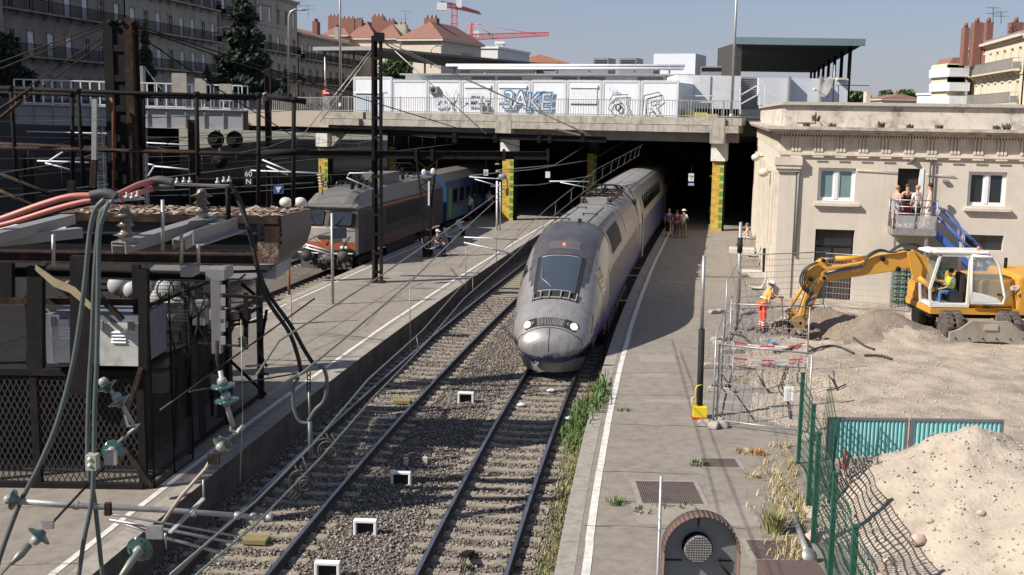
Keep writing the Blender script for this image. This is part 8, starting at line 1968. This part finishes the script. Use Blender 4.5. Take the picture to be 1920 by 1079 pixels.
person('driver in white shirt, yellow green vest and blue jeans sitting in the excavator cab', V(X1 - .42, CYn + .5, zb0 + .0), PI / 2, 'sit', top=W, bottom=('jeans', (.10, .18, .38)), hair=(.03, .02, .02), group='workers', h=1.62)
q = V(X1 - .44, CYn + .5, zb0 + .0); MB().lathe([(.155, 0), (.165, .2), (.15, .34), (.11, .4)], q + V(-.02, 0, .58), n=16).single('hivis_vest', mat('lime_vest', (.45, .62, .08), .7), 'yellow green safety vest worn by the excavator driver', 'vest')

# ================================================================== SITE FENCES AND BARRIERS
def fence_panel(a, b_, h_, lab, feet=True, grp='grey wire mesh site fence panels'):
 t = thing('site_fence_panel', lab, 'fence panel', tuple((a + b_) / 2), group=grp); L = (b_ - a).length
 g = MB()
 g.tube([a, a + V(0, 0, h_)], .021, 8).tube([b_, b_ + V(0, 0, h_)], .021, 8).tube([a + V(0, 0, h_), b_ + V(0, 0, h_)], .019, 8).tube([a + V(0, 0, .15), b_ + V(0, 0, .15)], .019, 8).build('frame', greysteel, t)
 MB().quad(a + V(0, 0, .15), b_ + V(0, 0, .15), b_ + V(0, 0, h_), a + V(0, 0, h_), uv=True).build('mesh', meshmat('heras_mesh', (.33, .34, .35), 9, 4.5, .06), t)
 if feet:
  for p in (a, b_): foot(p, math.atan2((b_ - a).y, (b_ - a).x) + PI / 2, t)
 return t
def foot(p, rz, par):
 M = Matrix.Translation(p) @ Matrix.Rotation(rz, 4, 'Z')
 o = MB().prism([(-.36, 0), (.36, 0), (.36, .09), (.28, .15), (.08, .15), (.05, .11), (-.05, .11), (-.08, .15), (-.28, .15), (-.36, .09)], M @ V(0, -.11, 0), M.to_3x3() @ V(1, 0, 0), V(0, 0, 1), M.to_3x3() @ V(0, 1, 0), .22).build('foot_block', concrete, par)
 bv = o.modifiers.new('b', 'BEVEL'); bv.width = .02; bv.segments = 1
F0, F1, F2_, F3, F4, F5, F6 = P(1336, 800), P(1352, 735), P(1366, 690), P(1358, 648), P(1386, 588), P(1543, 578), P(1705, 592)
fence_panel(F0, F1, 2.15, 'nearest grey wire fence panel, edge on beside the yellow box'); fence_panel(F1, F2_, 2.1, 'second grey wire fence panel from the camera')
fence_panel(F3, F4, 2.1, 'grey wire fence panel leading away towards the wall seats'); fence_panel(F4, F5, 2.15, 'long grey wire fence panel in front of the dark ground floor door'); fence_panel(F5, F6, 2.1, 'grey wire fence panel behind the excavator boom, below the landing')
fence_panel(F0 + V(.1, .05, 0), P(1514, 822), 1.95, 'grey wire fence panel carrying the white notice, across the asphalt', True)
fence_panel(P(1366, 693), P(1512, 700), 1.9, 'grey wire fence panel behind the red and white tape', False)
for (a, b_) in ((F2_, P(1330, 700)), (F3, P(1343, 632))): pass
for i, (p, q) in enumerate(((F2_ + V(0, 0, 1.0), P(1337, 735)), (F4 + V(0, 0, .6), P(1362, 612)), (F0 + V(0, 0, 1.0), P(1352, 700)))): MB().tube([p, q], .018, 6).single('fence_strut', greysteel, ['slanting strut propping the second fence panel', 'slanting strut at the fence corner by the wall seats', 'slanting strut near the yellow box'][i], 'strut', 'struts propping the site fence')
for i, (px, py) in enumerate(((1385, 692), (1340, 690), (1372, 662), (1400, 588), (1352, 640), (1344, 588))):
 t = thing('loose_foot_block', ['pale concrete fence foot by the tape corner', 'concrete fence foot left of the tape, beside the fence line', 'concrete fence foot behind the red white tape corner', 'concrete fence foot at the corner by the wall seats', 'small concrete foot near the middle fence posts', 'concrete foot standing alone on the asphalt below the seats'][i], 'concrete foot', tuple(P(px, py)), group='loose concrete fence feet'); foot(P(px, py), .1 * i, t)
nq = PL(1478, 738, F0 + V(.1, 0, 0), (P(1514, 822) - F0).cross(V(0, 0, 1)).normalized()); MB().cbox(nq + V(0, -.03, 0), .21, .006, .34, rz=-.1).single('white_notice', mat('paper', (.8, .8, .78), .7, var=.05, bump=0), 'white paper notice hanging on the wire fence near the green fence post', 'notice')
g = MB()
for k in range(6): g.box(nq.x - .07, nq.x + .05 - .02 * (k % 3), nq.y - .045, nq.y - .042, nq.z + .1 - k * .045, nq.z + .107 - k * .045)
g.single('printed_lines', greypaint, 'rows of small grey print on the white paper notice', 'print')
# tape
tp = thing('barrier_tape', 'red and white barrier tape strung round thin stakes before the trench', 'barrier tape', tuple(P(1372, 700)))
S = [P(1373, 700), P(1372, 735), P(1511, 735), P(1509, 705)]
for p in S: MB().tube([p, p + V(0, 0, .95)], .012, 6).build('stake', greysteel, tp)
def tape(a, b_, sag, w_=.04):
 g = MB(); n = 16; L = [a.lerp(b_, i / n) - V(0, 0, sag * 4 * (i / n) * (1 - i / n)) for i in range(n + 1)]
 for i in range(n): k = g.pts([L[i], L[i + 1], L[i + 1] + V(0, 0, w_), L[i] + V(0, 0, w_)]); g.face((k, k + 1, k + 2, k + 3), (i // 3) % 2)
 g.build('tape', [mat('tape_red', (.6, .04, .05), .5, bump=0), mat('tape_white', (.75, .72, .70), .5, bump=0)], tp)
u = V(0, 0, .88); tape(S[0] + u, S[3] + u, .1); tape(S[1] + u, S[2] + u, .06); tape(S[0] + u, S[1] + u, .03); tape(S[3] + u, S[2] + u, .03); tape(S[1] + V(0, 0, .7), S[2] + V(0, 0, .8), .05)
# green fence along the platform
G = [V(6.05, 23.2, 0), V(5.6, 20.6, 0), V(5.2, 18.7, 0), V(4.87, 16.5, 0), V(4.52, 14.3, 0), V(4.25, 12.4, 0)]
gst = mat('green_steel', (0, 0, 0)); gf = meshmat('green_sheet', (.012, .07, .05), 12, 6, .26, rough=.5)
gg = thing('green_mesh_fence', 'sagging dark green mesh fence on steel posts between platform and earth heap', 'fence', tuple(G[0]))
for i, p in enumerate(G): MB().box(p.x - .035, p.x + .035, p.y - .035, p.y + .035, -.3, 1.92).box(p.x - .045, p.x + .045, p.y - .045, p.y + .045, 1.92, 1.95).build('post', gst, gg)
for a, b_ in zip(G, G[1:]):
 g = MB(); n = 8
 def sheet(u, v, a=a, b_=b_): p = a.lerp(b_, u); return V(p.x + .10 * math.sin(PI * u) * (1 - v * .3) + .03 * math.sin(9 * u + 4 * v), p.y, .02 + v * (1.85 - .12 * math.sin(PI * u)))
 g.grid(sheet, 10, 8)
 for fi in range(len(g.f)): j, i2 = divmod(fi, 10); L = (b_ - a).length / 10; hh = 1.85 / 8; g.uv[fi] = [(i2 * L, j * hh), ((i2 + 1) * L, j * hh), ((i2 + 1) * L, (j + 1) * hh), (i2 * L, (j + 1) * hh)]
 g.build('mesh_sheet', gf, gg); MB().tube([sheet(u, 1) for u in np.linspace(0, 1, 9)], .01, 5).build('top_wire', gst, gg)
# second loose green sheet leaning
lg_ = thing('loose_green_panel', 'second green mesh panel leaning behind the first green fence post', 'fence panel', (6.3, 21.8, 0))
a, b_ = V(6.35, 23.0, 0), V(5.85, 20.2, 0); MB().quad(a, b_, b_ + V(.1, 0, 1.7), a + V(.2, 0, 1.9), uv=True).build('mesh_sheet', gf, lg_); MB().bar(b_, b_ + V(.1, 0, 1.75), .05).build('upright', gst, lg_)
# teal corrugated barriers
teal = mat('teal_sheet', (.26, .58, .57), .45, .1, var=.12, scale=3, dirt=.3, dirtcol=(.25, .3, .26), bump=0)
tb_l = ['left teal corrugated barrier panel next to the green fence', 'right teal corrugated barrier panel half hidden by the earth heap']
for i, (xa, xb) in enumerate(((1548, 1699), (1704, 1875))):
 a, b_ = P(xa, 863 + i * 2), P(xb, 865 + i * 1); a = V(a.x, 23.55, -.02); b_ = V(b_.x, 23.5, -.02)
 t = thing('corrugated_barrier', tb_l[i], 'barrier', tuple(a), group='teal corrugated barriers'); L = (b_ - a).length; n = 20; g = MB(); H_ = .92
 for k in range(n):
  x0 = a.x + .03 + (L - .06) * k / n; w_ = (L - .06) / n
  q = g.pts([(x, a.y + y, z) for z in (.03, H_ - .03) for x, y in ((x0, 0), (x0 + w_ * .3, -.035), (x0 + w_ * .6, -.035), (x0 + w_ * .85, 0.0), (x0 + w_, 0))])
  for j in range(4): g.face((q + j, q + j + 1, q + j + 6, q + j + 5))
 g.build('corrugated_sheet', teal, t)
 MB().box(a.x, a.x + .05, a.y - .05, a.y + .03, -.1, H_).box(b_.x - .05, b_.x, a.y - .05, a.y + .03, -.1, H_).box(a.x + .05, b_.x - .05, a.y - .05, a.y + .03, H_ - .05, H_).box(a.x + .05, b_.x - .05, a.y - .05, a.y + .03, 0, .05).build('frame', mat('barrier_frame', (.16, .15, .15), .6), t)
# red pipe sticking out, blue rag
MB().tube([P(1585, 848) + V(0, 0, .25), P(1580, 900), P(1570, 925), P(1558, 935)], [.03, .035, .04, .04], 8).single('red_pipe', red, 'bent red plastic pipe poking up behind the green fence', 'pipe')
for i, (px, py) in enumerate(((1445, 648), (1450, 690))): p = P(px, py); tuft(p.x, p.y, .03, 30, .16, mat('blue_rag', (.08, .16, .36), .8), ['blue plastic scrap right of the worker\'s feet', 'blue plastic scrap inside the tape'][i], 'blue scraps', .2, 'plastic_scrap', 'scrap', i, 1.2)
# black pipes and cables lying on the dirt
for i, pts in enumerate(([(1450, 668), (1480, 660), (1505, 652), (1525, 660)], [(1515, 665), (1545, 655), (1570, 655), (1600, 668)], [(1620, 672), (1650, 674), (1672, 680)], [(1368, 628), (1390, 632), (1405, 645)], [(1600, 645), (1620, 655), (1638, 663)], [(1475, 690), (1465, 720), (1460, 735), (1475, 760), (1480, 790)], [(1422, 710), (1430, 725), (1438, 735)], [(1553, 712), (1562, 725), (1568, 736)], [(1550, 736), (1570, 734), (1585, 730)])):
 L = [P(x, y, 0) for x, y in pts]; L = spl([V(p.x, p.y, max(terr(p.x, p.y), 0) + .05) for p in L]); MB().tube(L, .035 if i < 5 else .02, 7).single('buried_cable', mat('old_cable', (.05, .045, .04), .8), ['dark cable lying left on the dirt under the hole', 'dark cable arching over the dirt left of the mound', 'short cable at the right foot of the mound', 'curved cable beside the concrete feet', 'broken stick on the mound', 'cable crossing the taped trench', 'thin bent cable left in the taped trench', 'short stick on the bare earth', 'second stick lying across the first on the bare earth'][i], 'cable', 'cables and sticks on the excavation')
# debris clods round the bucket
random.seed(9)
g = MB()
for k in range(90):
 x, Y = random.gauss(9.2, .7), random.gauss(38.0, .5); r = random.uniform(.04, .13); kk = len(g.v); g.ball((x, Y, max(terr(x, Y), .0) + r * .3), r, (1.2, .9, .7), 5)
 for i in range(kk, len(g.v)): q = g.v[i]; g.v[i] = (q[0] + random.uniform(-.03, .03), q[1] + random.uniform(-.03, .03), q[2] + random.uniform(-.02, .02))
o = g.build('broken_clods', darkearth); o['kind'] = 'stuff'; o['label'] = 'dark broken clods heaped round the excavator bucket'; o['category'] = 'clods'
# ---- leaning pole with yellow box, second pole
pb, pt = P(1311, 782), None; ptop = Q(1320, 480, pb.y)
t = thing('leaning_pole', 'slim pole, silver above and black below, with yellow lifting box at its foot', 'pole', tuple(pb)); mid = pb.lerp(ptop, .55)
MB().tube([pb, mid], .075, 12).build('black_lower_part', black, t); MB().tube([mid, ptop], .045, 12, r2=.04).build('silver_upper_part', greysteel, t)
yb = mat('signal_yellow', (.80, .62, .03), .5, var=.1); MB().cbox(pb + V(-.02, -.12, .17), .32, .24, .24).build('yellow_box', yb, t); MB().cbox(pb + V(-.02, -.12, .025), .36, .28, .04).build('red_base', red, t)
MB().tube([pb + V(-.12, -.15, .3), pb + V(-.14, -.15, .72), pb + V(-.1, -.15, .8), pb + V(.02, -.1, .82)], .014, 6).tube([pb + V(-.18, -.15, .1), pb + V(-.22, -.15, .5), pb + V(-.14, -.15, .55), pb + V(-.1, -.15, .2)], .014, 6).build('yellow_handle', yb, t)
pb = P(1382, 618); ptop = Q(1389, 417, pb.y); t = thing('banded_pole', 'grey pole with a black band behind the site fence', 'pole', tuple(pb)); MB().tube([pb, ptop], .055, 12).build('pole', greysteel, t); MB().tube([pb.lerp(ptop, .72), pb.lerp(ptop, .86)], .09, 12).build('black_band', black, t)
MB().tube([P(1432, 520), Q(1433, 466, P(1432, 520).y)], .07, 10).single('short_black_pole', darksteel, 'short black pole between the wall seats', 'pole'); p = P(1348, 432); MB().tube([p, Q(1350, 310, p.y)], .06, 10).single('column_side_pole', darksteel, 'thin dark pole directly in front of the right tiled column', 'pole')
# sign post on the island platform, flat base, blank back plate; rusty marker post
b = P(624, 571); t = thing('platform_sign', 'grey sign post with angled dark plate on the island platform', 'sign', tuple(b)); zt2 = Q(624, 400, b.y).z
MB().tube([b, V(b.x, b.y, zt2)], .055, 12).build('post', greysteel, t); MB().cbox(b + V(0, 0, .01), .5, .4, .02).build('base_plate', greysteel, t); q = Q(634, 438, b.y); MB().cbox(q + V(.05, 0, .02), .55, .05, .42, rz=.5).build('plate', mat('sign_back', (.10, .10, .13), .6), t)
b = P(543, 608); t = thing('marker_post', 'thin post, rust above and white below, at the near edge of the island platform', 'post', tuple(b)); z_ = Q(543, 500, b.y).z
MB().tube([b + V(0, 0, 1.0), V(b.x, b.y, z_)], .05, 8).build('rusty_top', mat('orange_rust', (0, 0, 0)), t); MB().bar(b, b + V(0, 0, 1.0), .15).build('white_foot', mat('rust_stained_white', (.55, .50, .44), .8, dirt=.7, dirtcol=(.2, .09, .05), dscale=5), t)
p = PL(708, 660, V(XC(32) - 5.5, 32, 0), V(1, -.13, 0)); MB().cbox(p, .02, .45, .30, rz=-.13).single('platform_edge_plate', mat('edge_plate', (.38, .35, .30), .8), 'small pale number plate fixed on the side of the island platform', 'plate')
# ---- trackside bits
def uframe(px, py, lab):
 p = P(px, py, BZ); t = thing('cable_marker', lab, 'trackside frame', tuple(p), -.05, 'white inverted U frames in the ballast'); m_ = mat('frame_white', (.74, .73, .70), .7, var=.08, dirt=.3, dirtcol=(.45, .42, .37), dscale=6)
 o = MB().prism([(-.22, -.1), (-.22, .31), (.22, .31), (.22, -.1), (.165, -.1), (.165, .25), (-.165, .25), (-.165, -.1)], (0, 0, 0), (1, 0, 0), (0, 0, 1), (0, 1, 0), .14).build('frame', m_, t, world=False); o.modifiers.new('b', 'BEVEL').width = .012
 MB().box(-.165, .165, .10, .13, -.1, .25).build('dark_back', black, t, world=False)
for px, py, lab in ((873, 757, 'white inverted U frame farthest away, near the train nose'), (751, 912, 'second farthest white inverted U frame, next to two pale pegs'), (684, 1006, 'third white inverted U frame counting from the train'), (613, 1088, 'nearest white inverted U frame, cut by the bottom edge')): uframe(px, py, lab)
for px, py, lab in ((917, 698, 'lone pale marker peg in the ballast left of the train nose'), (761, 873, 'left one of the two pale pegs in the ballast'), (797, 872, 'right one of the two pale pegs in the ballast')):
 p = P(px, py, BZ); MB().box(-.05, .05, -.05, .05, -.05, .18, Matrix.Translation(p)).single('marker_peg', mat('peg_stone', (.55, .50, .42), .9, var=.15), lab, 'marker peg', 'pale marker pegs')
for px, py, lab in ((1033, 735, 'crumpled white litter between the rails just before the train'), (978, 762, 'crumpled white litter between the rails farther from the train'), (1068, 788, 'bluish white litter in the weeds right of the rail')):
 p = P(px, py, BZ + .05); mb = MB(); mb.ball((0, 0, 0), .1, (1.2, .9, .5), 7); random.seed(px); mb.v = [(a * random.uniform(.6, 1.3) + p.x, b_ * random.uniform(.6, 1.3) + p.y, c_ * random.uniform(.6, 1.3) + p.z + .04) for a, b_, c_ in mb.v]; mb.single('litter', mat('litter_white', (.7, .7, .7), .8), lab, 'litter', 'white litter on the track')
t = thing('rail_contact_box', 'dark metal track device standing between the near rails at the bottom', 'track device', tuple(P(878, 1060, BZ))); p = P(880, 1045, BZ)
MB().bar(p + V(.02, .15, .05), p + V(-.08, -.55, .25), .16, .05).build('cover', darksteel, t)
for k in range(3): MB().tube([p + V(-.1 + k * .04, -.4, .2), p + V(-.14 + k * .04, -.6, .14), p + V(-.10 + k * .04, -.8, .18), p + V(-.14 + k * .04, -1.2, .05)], .012, 5).build('cable', black, t)
def grate(x0, y0, x1, y1, lab, nb):
 a, b_ = P(x0, y1), P(x1, y0); t = thing('drain_grate', lab, 'drain grate', tuple(V((a.x + b_.x) / 2, (a.y + b_.y) / 2, 0)), group='drain grates in the platform'); w_, d_ = b_.x - a.x, b_.y - a.y; fr_ = .09
 MB().box(a.x - fr_, b_.x + fr_, a.y - fr_, a.y, .0, .012).box(a.x - fr_, b_.x + fr_, b_.y, b_.y + fr_, .0, .012).box(a.x - fr_, a.x, a.y, b_.y, 0, .012).box(b_.x, b_.x + fr_, a.y, b_.y, 0, .012).build('concrete_frame', patchm, t)
 MB().box(a.x, b_.x, a.y, b_.y, 0, .003).build('pit', black, t); g = MB()
 for k in range(nb): x = a.x + w_ * (k + .2) / nb; g.box(x, x + w_ / nb * .62, a.y, b_.y, .004, .012)
 for f in (0, .5, .97): g.box(a.x, b_.x, a.y + d_ * f, a.y + d_ * f + .03, .0125, .016)
 g.build('bars', mat('grate_iron', (.16, .125, .11), .7, .3, var=.3), t)
grate(1205, 905, 1300, 945, 'large iron drain grate crossed by the thin post', 30); grate(1322, 862, 1378, 877, 'small dark drain grate near the dry weeds', 16); grate(1418, 1016, 1495, 1050, 'drain grate behind the brown box top, in dry grass', 24)
t = thing('manhole_cover', 'flush concrete lid on the platform at the edge of the train shadow', 'lid', tuple(P(1232, 674))); a, b_ = P(1203, 680), P(1262, 667); MB().box(a.x, b_.x, a.y, b_.y, .0, .008).build('slab', patchm, t)
# near railway signal head, rounded, and thin post
SYn = 10.0; c_ = Q(1312, 1027, SYn); sgn = thing('railway_signal_head', 'big round topped grey signal head seen from behind, cut by the bottom edge', 'railway signal', (c_.x, SYn, 0))
R_ = 72 / 2150 * SYn; zc_ = Q(1312, 955 + 72, SYn).z
out_ = [(R_ * math.cos(a), R_ * math.sin(a)) for a in np.linspace(0, PI, 24)] + [(-R_, -1.2), (R_, -1.2)]
sgm = mat('signal_grey_dk', (.19, .205, .21), .55, var=.15, dirt=.3, dirtcol=(.18, .17, .15)); MB().prism(out_, (c_.x, SYn, zc_), (1, 0, 0), (0, 0, 1), (0, 1, 0), .03).build('back_board', sgm, sgn)
g = MB(); g.smooth = True; L = [V(c_.x + R_ * math.cos(a), 0, zc_ + R_ * math.sin(a)) for a in np.linspace(0, PI, 24)]; L = [V(c_.x + R_, 0, zc_ - 1.2)] + L + [V(c_.x - R_, 0, zc_ - 1.2)]
for i in range(len(L) - 1): k = g.pts([L[i] + V(0, SYn - .14, 0), L[i + 1] + V(0, SYn - .14, 0), L[i + 1] + V(0, SYn + .04, 0), L[i] + V(0, SYn + .04, 0)]); g.face((k, k + 1, k + 2, k + 3))
o = g.build('rim_hood', mat('rim_brown', (.12, .075, .06), .7, var=.3), sgn); o.modifiers.new('s', 'SOLIDIFY').thickness = .012
lc = Q(1308, 1028, SYn - .06); o = MB().lathe([(.0, 0), (.135, 0), (.135, .08), (.0, .08)], lc + V(0, .06, 0), (0, -1, 0), 24).build('lamp_housing', darksteel, sgn)
g = MB()
for k in range(-5, 6): r = math.sqrt(max(0, .125 ** 2 - (k * .023) ** 2)); g.bar(lc + V(k * .023, -.03, -r), lc + V(k * .023, -.03, r), .007).bar(lc + V(-r, -.034, k * .023), lc + V(r, -.034, k * .023), .005)
g.build('grille', greypaint, o); MB().lathe([(.0, 0), (.126, 0), (.126, .004), (.0, .005)], lc - V(0, .018, 0), (0, -1, 0), 24).build('lens', mat('lens_grey', (.30, .28, .28), .4), o)
for a, b_ in (((-.32, -.12), (-.16, -.12)), ((.14, -.12), (.30, -.12)), ((-.02, .32), (-.02, .2))): MB().bar(V(c_.x + a[0], SYn - .006, zc_ + a[1]), V(c_.x + b_[0], SYn - .006, zc_ + b_[1]), .012).build('board_seam', black, sgn)
MB().tube([V(c_.x + .12, SYn - .1, zc_ - .06), V(c_.x + .3, SYn - .08, zc_ - .26)], .012, 6).build('cable', black, sgn); MB().tube([V(c_.x, SYn + .08, 0), V(c_.x, SYn + .08, zc_ - .2)], .06, 10).build('post', greysteel, sgn)
p = Q(1240, 893, 12.0); MB().tube([V(p.x, 12, 0), V(p.x, 12, p.z)], .018, 8).single('thin_post', greysteel, 'thin speckled post rising left of the big signal head', 'post')
a, b_ = P(1417, 1049, 1.15), P(1532, 1052, 1.15); bx0 = thing('brown_cabinet', 'plain brown metal cabinet top at the bottom right edge', 'cabinet', (a.x, a.y, 0)); bmn = mat('brown_sheet', (.115, .075, .06), .55, var=.12, bump=.02)
MB().box(a.x + .02, b_.x - .02, a.y - .55, a.y - .02, 0, 1.11).build('body', bmn, bx0); o = MB().box(a.x, b_.x, a.y - .6, a.y, 1.11, 1.15).build('lid', bmn, bx0); o.modifiers.new('b', 'BEVEL').width = .008
a, b_ = P(1478, 945), P(1515, 1052); mp1 = a.lerp(b_, .25)
t = thing('fallen_pole', 'grey pole lying on the platform with a round collar at its near end', 'pole', tuple(b_)); MB().tube([a + V(0, 0, .05), mp1 + V(0, 0, .06)], .03, 8).build('thin_end', greysteel, t); MB().tube([mp1 + V(0, 0, .06), b_ + V(0, 0, .08)], [.045, .06], 10).build('pole', greysteel, t); MB().lathe([(.0, 0), (.13, 0), (.13, .03), (.0, .03)], b_ + V(0, -.05, .1), (.2, -1, .7), 18).build('collar', greysteel, t)
# ---- weeds
def grass_strip(name, n, fn, hgt, ms, lab, seed, cat='grass', wd=.008):
 rg = random.Random(seed); mb = MB()
 for _ in range(n):
  p, hh = fn(rg); a = rg.uniform(0, 6.28); l = hgt * hh * rg.uniform(.5, 1.2); t = rg.uniform(.1, .7)
  d = V(math.cos(a), math.sin(a), 0); wv = V(-d.y, d.x, 0) * wd * rg.uniform(.6, 1.4); q = p + d * l * t * .5 + V(0, 0, l * .6); e = p + d * l * t * 1.2 + V(0, 0, l * (1 - t * .5)); mb.mi = rg.choices(range(len(ms)), weights=[3] + [1] * (len(ms) - 1))[0]
  k = mb.pts([p - wv, p + wv, q + wv * .8, q - wv * .8, e]); mb.face((k, k + 1, k + 2, k + 3)); mb.face((k + 3, k + 2, k + 4))
 o = mb.build(name, ms); o['kind'] = 'stuff'; o['label'] = lab; o['category'] = cat; return o
green2 = mat('weed_green', (.09, .15, .035), .7, var=.4, bump=0); green3 = mat('weed_pale', (.24, .23, .10), .75, var=.3, bump=0)
def f1(rg):
 Y = rg.uniform(15, 33); o_ = 1.42 + rg.gauss(0, .13); c = .5 + .5 * mnoise.noise(Vector((Y * .9, o_ * 2, 0))); return V(XC(Y) + min(o_, 1.7), Y, BZ), .5 + c
grass_strip('trackside_grass', 4200, f1, .18, [green3, green2, dryleaf], 'mixed green and dry grass along the foot of the right platform', 1)
def f2(rg): Y = rg.gauss(28.6, 1.1); o_ = 1.45 + rg.gauss(0, .22); return V(XC(Y) + o_, Y, BZ if o_ < 1.68 else .0), rg.uniform(.6, 1.2)
grass_strip('leafy_weeds', 2000, f2, .30, [green2, leaf], 'dense bright green weeds beside the track just before the train', 2, 'weeds', .02)
def f3(rg):
 Y = rg.uniform(12, 24.5); x = float(np.interp(Y, [12.4, 14.3, 16.5, 18.7, 20.6, 23.2, 25], [4.2, 4.5, 4.85, 5.15, 5.55, 6.0, 6.3])) - abs(rg.gauss(0, .33)) - .03; return V(x, Y, .0), rg.uniform(.4, 1.1) * (1 if mnoise.noise(Vector((x * 1.3, Y * .9, 5))) > -.15 else .15)
grass_strip('dry_grass', 4500, f3, .20, [dryleaf, mat('straw', (.55, .45, .26), .85, bump=0), green3], 'straw coloured dry grass along the foot of the green fence', 3)
for i, (px, py, n, h_, m_, lab) in enumerate(((1155, 945, 40, .16, green2, 'spreading green weed left of the large grate'), (1452, 998, 110, .5, green3, 'tall sparse weed beside the lying pole'), (1238, 950, 14, .1, leaf, 'tiny weed touching the large grate'), (1290, 952, 16, .12, leaf, 'weed at the lower edge of the large grate'), (1205, 960, 24, .08, leaf, 'low weed under the lower left corner of the large grate'), (1420, 852, 50, .14, mat('orange_weed', (.42, .22, .08), .8), 'small orange dried weed between the grates'), (1395, 850, 40, .12, dryleaf, 'small straw weed above the small grate'), (1168, 770, 30, .1, leaf, 'low weed by the pole shadow'), (1310, 873, 40, .14, leaf, 'weed left of the small grate'), (1410, 895, 30, .1, dryleaf, 'dry twig tuft on the asphalt'))):
 p = P(px, py); tuft(p.x, p.y, 0, n, h_, m_, lab, 'single weeds on the platform', .18, seed=30 + i)
def f4(rg):
 x = rg.uniform(5.8, 8.4); Y = rg.uniform(30, 35); return V(x, Y, max(0, terr(x, Y))), rg.uniform(.3, 1) * (1 if mnoise.noise(Vector((x, Y, 9))) > .05 else .1)
grass_strip('site_grass', 1500, f4, .13, [dryleaf, green3], 'thin dry grass inside the taped area', 4)
